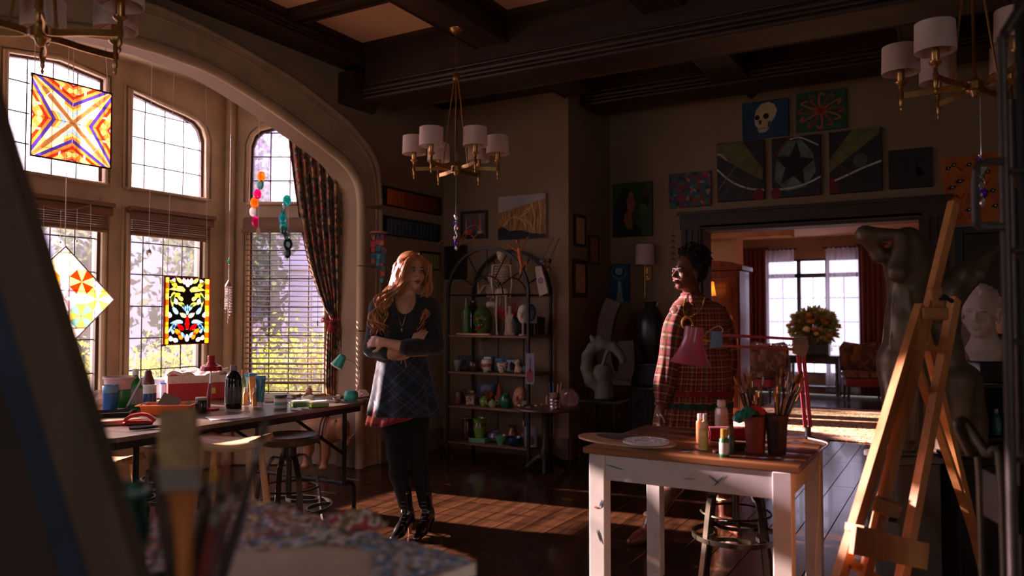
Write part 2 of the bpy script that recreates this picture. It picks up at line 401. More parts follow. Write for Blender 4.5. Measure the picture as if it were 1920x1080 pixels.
# ---- other walls of the studio
S(G().prism([(XL - .2, 0), (XJ, 0), (XJ, ZC), (XL - .2, ZC)], (0, YB, 0), (1, 0, 0), (0, 0, 1), -0.2).o('wall_back', PLASTER, smooth=0))
S(G().box((XJ - .1, (YB + .2 + YD + .2) / 2, ZC / 2), (0.2, YD - YB, ZC)).o('wall_return', PLASTER, smooth=0))
DX0, DX1, DZ = -2.15, -0.257, 2.15
S(G().box(((XJ + DX0) / 2, YD + .125, ZC / 2), (DX0 - XJ, .25, ZC)).box(((DX1 + 2.6) / 2, YD + .125, ZC / 2), (2.6 - DX1, .25, ZC)).box(((DX0 + DX1) / 2, YD + .125, (DZ + ZC) / 2), (DX1 - DX0, .25, ZC - DZ)).o('wall_doorway', PLASTER, smooth=0))
S(G().box((2.6, 3.7, ZC / 2), (.2, 7.8, ZC)).box((2.6, -2.35, ZC / 2), (.2, .6, ZC)).box((2.6, -1.15, .45), (.2, 1.9, .9)).box((2.6, -1.15, 3.15), (.2, 1.9, .82)).o('wall_right', PLASTER, smooth=0))  # gap near the camera is added out of view to brighten the foreground
# unseen wall behind the camera, with an opening added for soft fill light
g = G().box((-1.0, -2.6, .45), (7.4, .2, .9)).box((-1.0, -2.6, 3.18), (7.4, .2, .76))
for x0, x1 in ((-4.7, -2.9), (-2.2, 2.7)): g.box(((x0 + x1) / 2, -2.6, 2.1), (x1 - x0, .2, 2.4))
S(g.o('wall_front', PLASTER, smooth=0))
S(G().box((-1.0, 2.5, ZC + .06), (7.6, 10.6, 0.12)).o('ceiling', CEIL, smooth=0))
# ---- skirting
def skirt(name, a, b, n):
    a, b, n = Vector(a), Vector(b), Vector(n); c = (a + b) / 2; L = (b - a).length; rz = math.atan2((b - a).y, (b - a).x)
    g = G().box(c + n * .011 + Vector((0, 0, .075)), (L, .022, .15), (0, 0, rz)).box(c + n * .016 + Vector((0, 0, .16)), (L, .032, .02), (0, 0, rz)).box(c + n * .008 + Vector((0, 0, .18)), (L, .016, .025), (0, 0, rz))
    S(g.o(name, mat((120, 96, 72), .6, var=.08), smooth=0))
skirt('baseboard_left', (XL, 5.41, 0), (XL, YB, 0), (1, 0, 0)); skirt('baseboard_back', (XL, YB, 0), (XJ, YB, 0), (0, -1, 0))
skirt('baseboard_return', (XJ, YB, 0), (XJ, YD, 0), (1, 0, 0)); skirt('baseboard_doorway', (XJ, YD, 0), (DX0 - .19, YD, 0), (0, -1, 0)); skirt('baseboard_doorway', (DX1 + .2, YD, 0), (2.5, YD, 0), (0, -1, 0))
# ---- door casing: dark moulded timber
DC = bpy.data.objects.new('door_1', None); COL.objects.link(DC); DC['kind'] = 'structure'; DC['label'] = 'wide doorway with dark moulded timber casing into the next room'
for x0, x1 in ((DX0 - .19, DX0), (DX1, DX1 + .2)):
    g = G().box(((x0 + x1) / 2, YD - .015, DZ / 2 + .08), (x1 - x0, .03, DZ + .16))
    for k in range(3): g.box((x0 + (x1 - x0) * (.2 + .3 * k), YD - .035, DZ / 2), (.03, .02, DZ))
    g.o('door_jamb', DARKWOODZ, DC, smooth=0)
g = G().box(((DX0 + DX1) / 2, YD - .02, DZ + .08), (DX1 - DX0 + .4, .05, .16)).box(((DX0 + DX1) / 2, YD - .045, DZ + .155), (DX1 - DX0 + .44, .05, .03)).box(((DX0 + DX1) / 2, YD - .03, DZ + .02), (DX1 - DX0, .03, .02))
g.o('lintel', DARKWOOD, DC, smooth=0)
for x, s in ((DX0 + .012, 1), (DX1 - .012, -1)): G().box((x, YD + .125, DZ / 2), (.024, .25, DZ)).o('jamb_lining', DARKWOODZ, DC, smooth=0)
G().box(((DX0 + DX1) / 2, YD + .125, DZ - .012), (DX1 - DX0 - .05, .25, .024)).o('head_lining', DARKWOOD, DC, smooth=0)
# ---- ceiling beams (dark moulded timber)
TN = [1]
def beam(lab, ax, c, w, z0, lo, hi, mould=True, sides=(1, -1)):
    """beam along ax ('x' or 'y') centred at c on the other axis"""
    TN[0] += 1; e = bpy.data.objects.new('trim_%d' % TN[0], None); COL.objects.link(e); e['kind'] = 'structure'; e['label'] = lab
    def P(t, o, z): return (t, c + o, z) if ax == 'x' else (c + o, t, z)
    def D(a, b, d): return (a, b, d) if ax == 'x' else (b, a, d)
    L = hi - lo; m = (lo + hi) / 2; mt = DARKWOOD if ax == 'x' else DARKWOODY
    G().box(P(m, 0, (z0 + ZC) / 2 + .005), D(L, w - .1, ZC - z0)).o('beam_core', mt, e, smooth=0)
    if mould:
        for s in sides:
            g = G()
            for k, (dz, r) in enumerate(((.016, .018), (.05, .015), (.085, .022), (.125, .012))):
                g.tube([P(lo, s * (w / 2 - .05 + .012 - k * .002), z0 + dz), P(hi, s * (w / 2 - .05 + .012 - k * .002), z0 + dz)], r, 8)
            g.box(P(m, s * (w / 2 - .03), ZC - .02), D(L, .06, .045))
            g.box(P(m, s * (w / 2 - .045), ZC - .055), D(L, .03, .03))
            g.o('moulding', mt, e)
    return e
LB = 'dark moulded timber ceiling beam '
beam(LB + 'running along the arched wall', 'y', XL + .12, .34, 3.40, -2.5, YB, sides=(1,))
beam(LB + 'crossing in front of the shelf corner', 'x', 5.06, .46, 3.09, -4.22, 2.5)
beam(LB + 'crossing just ahead of the jog in the wall', 'x', 6.86, .44, 3.31, XJ, 2.5)
beam(LB + 'along the shelf wall', 'x', YB - .08, .3, 3.40, XL, XJ, sides=(-1,))
beam(LB + 'along the doorway wall', 'x', YD - .05, .2, 3.46, XJ, 2.5, sides=(-1,))
beam(LB + 'thin one crossing over the window table', 'x', 4.10, .18, 3.50, -4.3, 2.5)
beam(LB + 'thin one crossing nearer the camera', 'x', 3.05, .18, 3.50, -4.3, 2.5)
beam(LB + 'crossing above the camera', 'x', 1.9, .46, 3.09, -4.3, 2.5)
for i, xc in enumerate((-3.0, -1.66, -0.2, 1.27)):
    beam(LB + ('from which the middle chandelier hangs', 'ending above the doorway', 'over the white table', 'on the right side')[i], 'y', xc, .34, 3.33, -2.5, 6.7 if i else YB)
for xc in (-1.66,):
    g = G().prism([(-.10, 0), (.10, 0), (.05, -.07), (0, -.12), (-.05, -.07)], (xc, YD, 3.47), (1, 0, 0), (0, 0, 1), .12)
    TN[0] += 1; o = S(g.o('trim_%d' % TN[0], DARKWOOD, smooth=0)); o['label'] = 'small dark carved bracket under the beam above the doorway'
TN[0] += 1; o = S(G().prism([(-.2, 0), (.2, 0), (.12, -.16), (.05, -.26), (-.2, -.26)], (-4.5, 4.86, 3.36), (1, 0, 0), (0, 0, 1), -.42).o('trim_%d' % TN[0], DARKWOOD, smooth=0)); o['label'] = 'dark timber bracket carrying the cross beam at the arched wall'
# ---- window bay: three lights in front, one on each slanted side
SILL, LT, UB, BC = 0.62, 2.155, 2.312, 3.30
XW = -5.63
LEAD = mat((46, 42, 44), .5, metal=.6)
SASH = wood((58, 38, 24), (86, 58, 38), .5, axis=2)
CLEAR = glass((244, 240, 255), .985)
FROST = glass((236, 230, 255), .94, rough=.3, scale=26)
def topc(kind, w):
    """upper edge of a light as list of (s,z), s from 0 to w"""
    if kind == 'peak': return [(0, 3.125), (w / 2, 3.18), (w, 3.125)]
    c = [(0, 3.092), (w * .35, 3.055), (w * .7, 3.015), (w * .86, 2.985), (w * .95, 2.93), (w, 2.83)]
    return c if kind == 'right' else [(w - s, z) for s, z in c[::-1]]
def zat(c, s):
    for (a, p), (b, q) in zip(c, c[1:]):
        if a - 1e-6 <= s <= b + 1e-6: return p + (q - p) * (s - a) / (b - a)
    return c[-1][1]
WN = [0]
def bay_wall(name, A, B, wins):
    A, B = Vector((*A, 0)), Vector((*B, 0)); L = (B - A).length; e = (B - A) / L; z = Vector((0, 0, 1)); nin = e.cross(z)   # e x z
    if nin.dot(Vector((1, 0, 0))) < 0: nin = -nin
    sg = 1 if e.cross(z).dot(nin) > 0 else -1
    g = G()
    def pr(poly, off=0.0, th=-.14): g.prism(poly, A + nin * off, e, z, th * sg)
    pr([(0, 0), (L, 0), (L, SILL), (0, SILL)])
    xs = [0] + [x for w in wins for x in w[:2]] + [L]
    for a, b in zip(xs[::2], xs[1::2]):
        if b - a > .005: pr([(a, SILL), (b, SILL), (b, BC), (a, BC)])
    for a, b, kind in wins:
        c = topc(kind, b - a)
        pr([(a, LT), (b, LT), (b, UB), (a, UB)]); pr([(a + s, q) for s, q in c] + [(b, BC), (a, BC)])
    # raised stone strips and sill
    g.box(A + e * (L / 2) + nin * .05 + z * (SILL - .02), (L, .16, .04), (0, 0, math.atan2(e.y, e.x)))
    S(g.o(name, STONE, smooth=0))
    for a, b, kind in wins:
        WN[0] += 1; w = b - a; c = topc(kind, w)
        W = bpy.data.objects.new('window_%d' % WN[0], None); COL.objects.link(W); W['kind'] = 'structure'
        W['label'] = ('tall leaded window', 'tall leaded window', 'pointed-top leaded window behind the star panel', 'leaded window with one rounded shoulder above the floral panel', 'leaded side window with the lowered slat blind')[min(WN[0] - 1, 4)]
        def Q(s, zz, n): return A + e * (a + s) + nin * n + z * zz
        for q in (0, 1):
            out = [(0, UB), (w, UB)] + [(s, k) for s, k in c][::-1] if q == 0 else [(0, SILL), (w, SILL), (w, LT), (0, LT)]
            P = [Q(s, k, .012) for s, k in out]
            G().tube(P, .024, 8, closed=True).tube([Q(w / 2 + (s - w / 2) * 1.12, (k - 2.2) * 1.03 + 2.2, .012) for s, k in out], .012, 6, closed=True).o('window_frame', STONE, W)
            G().tube([Q(w / 2 + (s - w / 2) * .97, k + (.012 if k in (UB, SILL) else -.012), -.055) for s, k in out], 1, sec=rect(.032, .035), closed=True, up=tuple(nin)).o('sash', SASH, W, smooth=0)
        for q, (zb, rows) in enumerate(((UB, 4), (SILL, 6))):
            nc = 4; gm = FROST if q == 0 else CLEAR; hh = (3.18 - UB) / rows if q == 0 else (LT - SILL) / rows; cw = w / nc
            me = None
            for i in range(nc):
                for j in range(rows):
                    z0 = zb + j * hh; z1 = z0 + hh; s0, s1 = i * cw, (i + 1) * cw
                    if q == 0:
                        tops = [(s0 + cw * t / 4, min(z1, zat(c, s0 + cw * t / 4))) for t in range(5)]
                        if max(k for _, k in tops) <= z0 + .01: continue
                        if min(k for _, k in tops) < z1 - 1e-4:
                            tops = [(s, max(k, z0 + .002)) for s, k in tops]
                            G().prism([(s - s0, k - z0) for s, k in [(s0, z0), (s1, z0)] + tops[::-1]], (0, 0, 0), e, z, .004).o('pane', gm, W, loc=Q(s0, z0, -.07), smooth=0); continue
                    if me is None:
                        t = G().prism([(.004, .004), (cw - .004, .004), (cw - .004, hh - .004), (.004, hh - .004)], (0, 0, 0), e, z, .004).o('pane', gm, W, loc=Q(s0, z0, -.07), smooth=0); me = t.data
                    else: ob('pane', me, gm, W, loc=Q(s0, z0, -.07))
            for i in range(1, nc):
                s = i * cw; G().tube([Q(s, zb, -.066), Q(s, zat(c, s) if q == 0 else LT, -.066)], .0055, 6).o('lead_bar', LEAD, W)
            for j in range(1, rows):
                k = zb + j * hh
                ss = [s for s in [w * t / 40 for t in range(41)] if q == 1 or zat(c, s) > k]
                if ss: G().tube([Q(min(ss), k, -.066), Q(max(ss), k, -.066)], .0055, 6).o('lead_bar', LEAD, W)
        G().bbox(Q(w * .5, SILL + .23 * 1.95, -.04), (.014, .05, .02) , .004).o('latch', LEAD, W)
ww = .725; cs = (2.245, 3.165, 4.085)
Y0, Y1 = 1.63, 4.70
AR = (XW, Y1); BR = (-4.74, Y1 + (XW * -1 - 4.74) * math.tan(R(30)))
AL = (XW, Y0); BL = (-4.74, Y0 - (XW * -1 - 4.74) * math.tan(R(30)))
Lsd = (Vector(BR) - Vector(AR)).length
bay_wall('wall_bay_left', BL, AL, [(Lsd - .17 - .70, Lsd - .17, 'right')])
bay_wall('wall_bay', AL, AR, [(c - ww / 2 - Y0, c + ww / 2 - Y0, k) for c, k in zip(cs, ('left', 'peak', 'right'))])
bay_wall('wall_bay_right', AR, BR, [(.17, .17 + .70, 'left')])
S(G().prism([(-4.70, BL[1] - .1), (XW - .15, Y0 - .1), (XW - .15, Y1 + .1), (-4.70, BR[1] + .1)], (0, 0, BC), (1, 0, 0), (0, 1, 0), .08).o('ceiling_bay', STONE, smooth=0))
# corner shafts of the bay
for i, (x, y) in enumerate((AR, AL)):
    TN[0] += 1; g = G().cyl((x + .03, y + (-.02 if i == 0 else .02), 0), (x + .03, y + (-.02 if i == 0 else .02), BC), .045, n=14); o = S(g.o('trim_%d' % TN[0], STONE)); o['label'] = 'slim round stone shaft in the corner of the window bay'
# ---------------------------------------------------------------- the next room, seen through the doorway
FY, FZC = 13.75, 2.62
FX0, FX1 = -2.87, -1.38
S(G().box((-.9, FY + .1, .16), (8.2, .2, .32)).box(((-5 + FX0) / 2, FY + .1, 1.5), (FX0 + 5, .2, 2.4)).box(((FX1 + 3.3) / 2, FY + .1, 1.5), (3.3 - FX1, .2, 2.4)).box(((FX0 + FX1) / 2, FY + .1, 2.46), (FX1 - FX0, .2, .4)).o('wall_far', mat((150, 112, 88), .9, var=.06), smooth=0))
FP = mat((214, 160, 130), .9, var=.05)
S(G().box((-1, 10.7, FZC + .05), (8.4, 6.4, .1)).o('ceiling_far', FP, smooth=0))
# opening added out of sight in the far left wall lets sun onto the rug
S(G().box((-4.9, 7.9, 1.31), (.2, .5, 2.62)).box((-4.9, 12.5, 1.31), (.2, 2.9, 2.62)).box((-4.9, 9.6, 2.4), (.2, 2.9, .44)).o('wall_far_left', FP, smooth=0))
S(G().box((3.2, 10.7, 1.31), (.2, 6.4, 2.62)).o('wall_far_right', FP, smooth=0))
S(G().box((-2.97, 10.4, 1.31), (.94, .3, 2.62)).o('wall_far_pier', FP, smooth=0))
S(G().box((-2.6, 9.9, 2.45), (1.7, .3, .34)).o('trim_60', mat((170, 124, 98), .9), smooth=0))
# ---------------------------------------------------------------- outside the windows
S(G().box((-22, 8, -.25), (34, 60, .2)).o('ground', mat((120, 118, 78), .95, var=.3, scale=1.5), smooth=0))
def leaves(name, pts, size, m, parent, seed=1):
    rs = np.random.RandomState(seed); n = len(pts); P = np.asarray(pts)
    a = rs.normal(size=(n, 3)); a /= np.linalg.norm(a, axis=1)[:, None]; b = rs.normal(size=(n, 3)); b -= a * (a * b).sum(1)[:, None]; b /= np.linalg.norm(b, axis=1)[:, None]
    s = size * rs.uniform(.6, 1.35, (n, 1)); V = np.stack([P - a * s, P + b * s * .45, P + a * s, P - b * s * .45], 1).reshape(-1, 3)
    F = np.arange(4 * n).reshape(-1, 4); me = bpy.data.meshes.new(name); me.vertices.add(4 * n); me.vertices.foreach_set('co', V.astype(np.float32).ravel())
    me.loops.add(4 * n); me.loops.foreach_set('vertex_index', F.astype(np.int32).ravel()); me.polygons.add(n); me.polygons.foreach_set('loop_start', np.arange(0, 4 * n, 4, dtype=np.int32)); me.polygons.foreach_set('loop_total', np.full(n, 4, dtype=np.int32)); me.update(calc_edges=True)
    o = ob(name, me, m, parent); o['kind'] = 'stuff'; return o
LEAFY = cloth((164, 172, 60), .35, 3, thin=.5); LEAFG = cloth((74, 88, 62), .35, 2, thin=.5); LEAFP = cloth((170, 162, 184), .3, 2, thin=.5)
BARK = mat((92, 78, 76), .9, var=.2, bump=.2)
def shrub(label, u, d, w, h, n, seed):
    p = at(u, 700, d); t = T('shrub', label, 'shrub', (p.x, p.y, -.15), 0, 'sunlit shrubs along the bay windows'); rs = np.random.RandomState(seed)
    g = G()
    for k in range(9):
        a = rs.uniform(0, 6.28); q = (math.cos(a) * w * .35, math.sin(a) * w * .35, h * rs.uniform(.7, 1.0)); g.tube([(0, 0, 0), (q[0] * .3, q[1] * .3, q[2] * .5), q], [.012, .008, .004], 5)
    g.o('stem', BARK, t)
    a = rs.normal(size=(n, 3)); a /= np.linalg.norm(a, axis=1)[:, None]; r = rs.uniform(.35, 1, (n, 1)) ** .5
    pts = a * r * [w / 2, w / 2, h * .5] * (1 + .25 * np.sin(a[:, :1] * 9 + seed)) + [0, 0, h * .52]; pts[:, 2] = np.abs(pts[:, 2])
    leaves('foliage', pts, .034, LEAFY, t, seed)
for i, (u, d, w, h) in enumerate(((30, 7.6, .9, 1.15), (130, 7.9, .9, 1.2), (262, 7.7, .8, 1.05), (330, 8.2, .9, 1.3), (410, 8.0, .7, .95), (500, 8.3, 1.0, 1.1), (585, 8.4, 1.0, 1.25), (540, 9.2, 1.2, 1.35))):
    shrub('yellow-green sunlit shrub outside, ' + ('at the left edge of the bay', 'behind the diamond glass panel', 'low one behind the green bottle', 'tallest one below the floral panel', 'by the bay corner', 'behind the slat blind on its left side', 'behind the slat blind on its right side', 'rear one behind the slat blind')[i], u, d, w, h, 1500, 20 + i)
def tree(label, u, d, h, cw, cz, n, m, seed, lean=0.0, ls=.085):
    p = at(u, 600, d); t = T('tree', label, 'tree', (p.x, p.y, -.15), 0, 'trees outside the bay'); rs = np.random.RandomState(seed); g = G()
    g.tube([(0, 0, 0), (lean * .3, 0, h * .35), (lean, .1, h * .8)], [.16, .12, .05], 8)
    tips = []
    for k in range(10):
        a = rs.uniform(0, 6.28); z0 = h * rs.uniform(.3, .7); q = (math.cos(a) * cw * rs.uniform(.3, .5), math.sin(a) * cw * rs.uniform(.3, .5), z0 + h * rs.uniform(-.05, .25)); tips.append(q)
        g.tube([(lean * .4, 0, z0), (q[0] * .5 + lean * .2, q[1] * .5, (z0 + q[2]) / 2 + .1), q], [.05, .03, .01], 6)
    g.o('trunk', BARK, t); tips.append((lean, 0, h * .85)); pts = []
    for q in tips:
        a = rs.normal(size=(n // len(tips), 3)) * [cw * .2, cw * .2, cz * .16] + q; pts.append(a)
    pts = np.concatenate(pts); pts = pts[pts[:, 2] > .5]
    leaves('foliage', pts, ls, m, t, seed)
tree('pale leafy tree outside behind the star glass panel', 60, 25, 10, 5.6, 8.0, 9000, LEAFP, 41, 0, .17)
tree('pale leafy tree outside behind the upper middle panes', 290, 25, 10.5, 5.6, 8.4, 9000, LEAFP, 42, 0, .17)
tree('green tree outside right of the floral panel', 385, 10.6, 3.2, 1.3, 2.6, 1300, LEAFG, 43, .3)
tree('grey-green tree outside behind the slat blind', 520, 15, 4.6, 2.6, 3.6, 2600, LEAFG, 44, -.3)
tree('dark green tree outside at the left window', 150, 11.5, 3.4, 1.4, 2.4, 900, LEAFG, 45, .2)
# pale lavender house across the garden
p = at(300, 560, 17)
HS = T('house', 'pale lavender rendered house across the garden', 'house', (p.x, p.y, -.15), R(60))
G().box((0, 0, 1.6), (20, 4, 3.2)).o('wall', mat((232, 220, 250), .9, var=.06), HS, smooth=0)
for k in (-7, -4.2, -1.4, 1.4, 4.2, 7):
    f = G().box((k, -2.02, 2.1), (1.1, .08, 1.5)).o('window', mat((225, 222, 235), .6), HS, smooth=0); G().box((k, -2.065, 2.1), (.9, .02, 1.3)).o('pane', mat((90, 100, 130), .15), f, smooth=0)
G().prism([(-10.4, 3.2), (10.4, 3.2), (9.6, 3.9), (-9.6, 3.9)], (0, -2.2, 0), (1, 0, 0), (0, 0, 1), -4.4).o('roof', mat((150, 138, 150), .9, var=.15, scale=12), HS, smooth=0)
p = at(585, 560, 11)
o = tag(G().box((0, 0, 1.0), (.5, .5, 2.2)).box((0, 0, 2.15), (.62, .62, .1)).prism([(-.3, 2.2), (.3, 2.2), (0, 2.5)], (0, -.3, 0), (1, 0, 0), (0, 0, 1), -.6).o('garden_pillar', mat((150, 160, 205), .8, var=.08), loc=(p.x, p.y, -.15), rot=(0, 0, R(30)), smooth=0), 'bluish stone garden pillar seen through the slat blind', 'pillar')
# ---------------------------------------------------------------- chandeliers
BRASS = mat((176, 132, 78), .32, metal=.9, var=.1, scale=20)
SHADE = cloth((238, 218, 206), .04, 160, thin=.35)
SHADEIN = mat((236, 214, 196), .9, var=.03)
def chandelier(label, loc, rz, top):
    t = T('chandelier', label, 'chandelier', loc, rz, 'brass chandeliers with drum shades')
    Rr, zt = .293, .65
    G().lathe([(0, -.05), (.012, -.045), (.022, -.02), (.034, -.015), (.034, .02), (.018, .03), (.01, .05), (.0075, .06), (.0075, zt), (0, zt)], 16).o('column', BRASS, t)
    G().lathe([(0, zt - .03), (.022, zt - .025), (.028, zt), (.018, zt + .02), (.008, zt + .03), (0, zt + .03)], 14).o('top_hub', BRASS, t)
    n = max(3, int((top - zt) / .026)); gl = G()
    for k in range(n):
        z = zt + .03 + (top - zt - .05) * (k + .5) / n; L = (top - zt - .05) / n
        gl.tube([(math.cos(a) * .010 * (k % 2 == 0), math.cos(a) * .010 * (k % 2), z + math.sin(a) * L * .62) for a in [i * math.pi / 5 for i in range(10)]], .0028, 5, closed=True)
    gl.o('chain', mat((120, 92, 60), .5, metal=.7), t)
    G().lathe([(0, top - .035), (.03, top - .03), (.05, top - .008), (.052, top), (0, top)], 16).o('ceiling_rose', BRASS, t)
    for k in range(3):
        a = R(60 + 120 * k); G().tube([(math.cos(a) * .015, math.sin(a) * .015, zt - .01), (math.cos(a) * .10, math.sin(a) * .10, .012)], .0055, 8).ball((math.cos(a) * .10, math.sin(a) * .10, .012), .009, 8, 6).o('stay_rod', BRASS, t)
        c1, c2 = R(60 + 120 * k - 30), R(60 + 120 * k + 30); mid = Vector((math.cos(a), math.sin(a), 0)) * .045
        p1, p2 = Vector((math.cos(c1), math.sin(c1), 0)) * Rr, Vector((math.cos(c2), math.sin(c2), 0)) * Rr
        G().tube(spl([p1, p1 * .55 + mid * .6, mid, p2 * .55 + mid * .6, p2], 8), 1, sec=rect(.007, .026)).o('arm', BRASS, t)
        for p in (p1, p2):
            cd = G().lathe([(0, -.075), (.004, -.07), (.007, -.06), (.004, -.05), (.009, -.04), (.008, -.015), (.012, -.012), (.012, .015), (.0085, .02), (.010, .045), (.024, .056), (.026, .064), (.014, .068), (.0165, .075), (.0165, .15), (.010, .155), (0, .155)], 14, p).o('candle_arm', BRASS, t)
            sh = G().lathe([(.0825, .105), (.0795, .23), (.0775, .23), (.0805, .105), (.0825, .105)], 32, p, caps=False).o('shade', SHADE, t)
            gw = G()
            for q in range(3): b = R(q * 120 + 20); gw.tube([p + Vector((0, 0, .15)), p + Vector((math.cos(b) * .08, math.sin(b) * .08, .118))], .0015, 4)
            gw.o('shade_wire', BRASS, sh)
    return t
CRY = glass((235, 228, 255), .5, rough=.02); CRV = mat((92, 50, 190), .05, coat=1, trans=.4); CRS = mat((235, 230, 245), .08, metal=.6, var=.2, scale=60)
def crystals(label, top, zline, zbot, s=1.0):
    t = T('crystal_pendant', label, 'crystal', (top[0], top[1], zbot), 0, 'crystal pendants under the chandeliers'); H = top[2] - zbot; zl = zline - zbot
    G().tube([(0, 0, zl), (0, 0, H)], .0018 * s, 5).o('wire', CRS, t)
    n = max(4, int(zl / (.032 * s)))
    for k in range(n):
        z = zl * (k + .5) / n; r = .011 * s * (1 + .5 * (k % 3 == 1)); m = (CRS, CRV, CRS, mat((60, 130, 110), .08, metal=.5))[k % 4]
        G().lathe([(0, z - r * 1.5), (r * .8, z - r * .5), (r, z + r * .2), (r * .5, z + r * 1.2), (0, z + r * 1.4)], 7, (math.sin(k * 2.1) * .006 * s, math.cos(k * 2.1) * .006 * s, 0)).o('crystal', m, t, smooth=0)
    G().tube([(math.sin(k * .7) * .009 * s, math.cos(k * .7) * .009 * s, zl * k / 24) for k in range(25)], .003 * s, 5).o('spiral', CRS, t)
P1 = at(855, 317, 5.41)
chandelier('middle chandelier hanging in front of the shelf corner', P1, YAW + R(30), 3.33 - P1.z)
crystals('crystal pendant hanging under the middle chandelier above the shelf arch', (P1.x, P1.y, P1.z - .05), at(857, 405, 5.41).z, at(857, 470, 5.41).z)
P2 = at(1828, 200, 3.45); P2.z = P1.z
chandelier('chandelier hanging over the easel at the right', P2, YAW, 3.33 - P2.z)
crystals('crystal pendant hanging in front of the orange eye painting', (P2.x + .02, P2.y, P2.z - .05), at(1830, 292, 3.45).z, at(1826, 390, 3.45).z, 1.1)
P3 = at(76, 70, 2.86); P3.z = P1.z + .02
chandelier('chandelier cut by the top left corner in front of the bay', P3, YAW + R(30), 3.4 - P3.z)
# ---------------------------------------------------------------- curtain at the slanted bay window
CURT = ramp_mat([(50, 32, 22), (150, 104, 60), (44, 40, 32), (160, 50, 34), (130, 100, 66), (40, 50, 52), (176, 136, 86)], 'voronoi', 34, .9, dist=1.5, sheen=.2)
dC = 6.78
left = spl([(538, 230, 0), (546, 300, 0), (560, 400, 0), (580, 500, 0), (605, 570, 0), (619, 598, 0), (613, 625, 0), (610, 700, 0), (611, 742, 0)], 6)
tC = T('curtain', 'heavy patterned curtain drawn aside by the slanted bay window', 'curtain', at(625, 742, dC))
b0 = Vector(at(625, 742, dC))
def curtf(u, v):
    f = v * (len(left) - 1); i = min(int(f), len(left) - 2); p = left[i].lerp(left[i + 1], f - i); rt = 640 - 4 * math.exp(-((p.y - 600) / 40) ** 2)
    x = p.x + (rt - p.x) * u; w = rt - p.x
    am = .018 + .022 * min(1, w / 80); d = dC + .03 + am * math.sin(u * 6.5 * 2 * math.pi + v * 2) + .010 * math.sin(u * 31 + v * 7)
    return at(x, p.y, d) - b0
G().grid(curtf, 90, 48, True).o('curtain_panel', CURT, tC, smooth=180, solid=.006)
G().tube([at(616 + 12 * math.cos(a), 600 + 3 * math.sin(a) + (0 if math.sin(a) > 0 else 0), dC + .03 - .06 * math.sin(a)) - b0 for a in [i * .3142 for i in range(20)]], .013, 8, closed=True).o('tieback', cloth((150, 34, 38)), tC)
G().lathe([(0, 0), (.02, -.01), (.012, -.03), (.026, -.05), (.03, -.1), (0, -.1)], 12, at(620, 602, dC - .08) - b0).o('tassel', cloth((160, 30, 36)), tC)
G().tube([at(530, 226, dC + .06) - b0, at(646, 226, dC + .06) - b0], .014, 8).o('curtain_rod', DARKWOOD, tC)
# ---------------------------------------------------------------- blinds
SLAT = wood((96, 66, 42), (128, 92, 60), .5, axis=0)
def side_pt(s, z, n):
    e = (Vector(BR) - Vector(AR)).normalized(); nn = Vector((e.y, -e.x)); q = Vector(AR) + e * s + nn * n; return Vector((q.x, q.y, z))
eS = (Vector(BR) - Vector(AR)).normalized(); aS = math.atan2(eS.y, eS.x)
bl = T('window_blind', 'brown wooden slat blind lowered over the slanted bay window', 'blind', side_pt(.52, .72, .05), aS)
G().bbox((0, 0, 1.40), (.74, .07, .12), .008).box((0, -.03, 1.34), (.76, .03, .03)).o('headrail', SLAT, bl)
me = None
for k in range(29):
    z = .035 + k * .0455
    if me is None: me = G().bbox((0, 0, 0), (.70, .044, .006), .002).o('slat', SLAT, bl, loc=(0, 0, z), rot=(R(10), 0, 0), smooth=0).data
    else: ob('slat', me, SLAT, bl, loc=(0, 0, z), rot=(R(10), 0, 0))
G().bbox((0, 0, .0), (.71, .045, .022), .004).o('bottom_rail', SLAT, bl)
for x in (-.24, .24): G().tube([(x, -.024, 0), (x, -.024, 1.35)], .0018, 5).o('ladder_cord', mat((120, 96, 70)), bl)
G().tube([(.30, -.04, 1.34), (.30, -.045, .55)], .0018, 5).lathe([(0, .5), (.006, .505), (.004, .55), (0, .55)], 8, (.30, -.045, 0)).o('pull_cord', mat((60, 44, 32)), bl)
for c, lb in zip(cs[1:], ('behind the star and diamond glass panels', 'above the floral glass panel')):
    sh = T('wooden_blind', 'brown wooden blind pulled up ' + lb, 'blind', (XW + .05, c, 1.95), R(90))
    G().bbox((0, 0, .19), (.78, .06, .05), .006).box((0, -.035, .20), (.8, .02, .03)).box((0, -.03, .145), (.76, .03, .05)).o('headrail', SLAT, sh)
    for k in range(7): G().bbox((0, .004 * (k % 2), .02 + k * .0165), (.72, .045, .012), .003).o('slat', SLAT, sh, smooth=0)
    G().bbox((0, 0, .002), (.725, .05, .02), .004).o('bottom_rail', SLAT, sh)
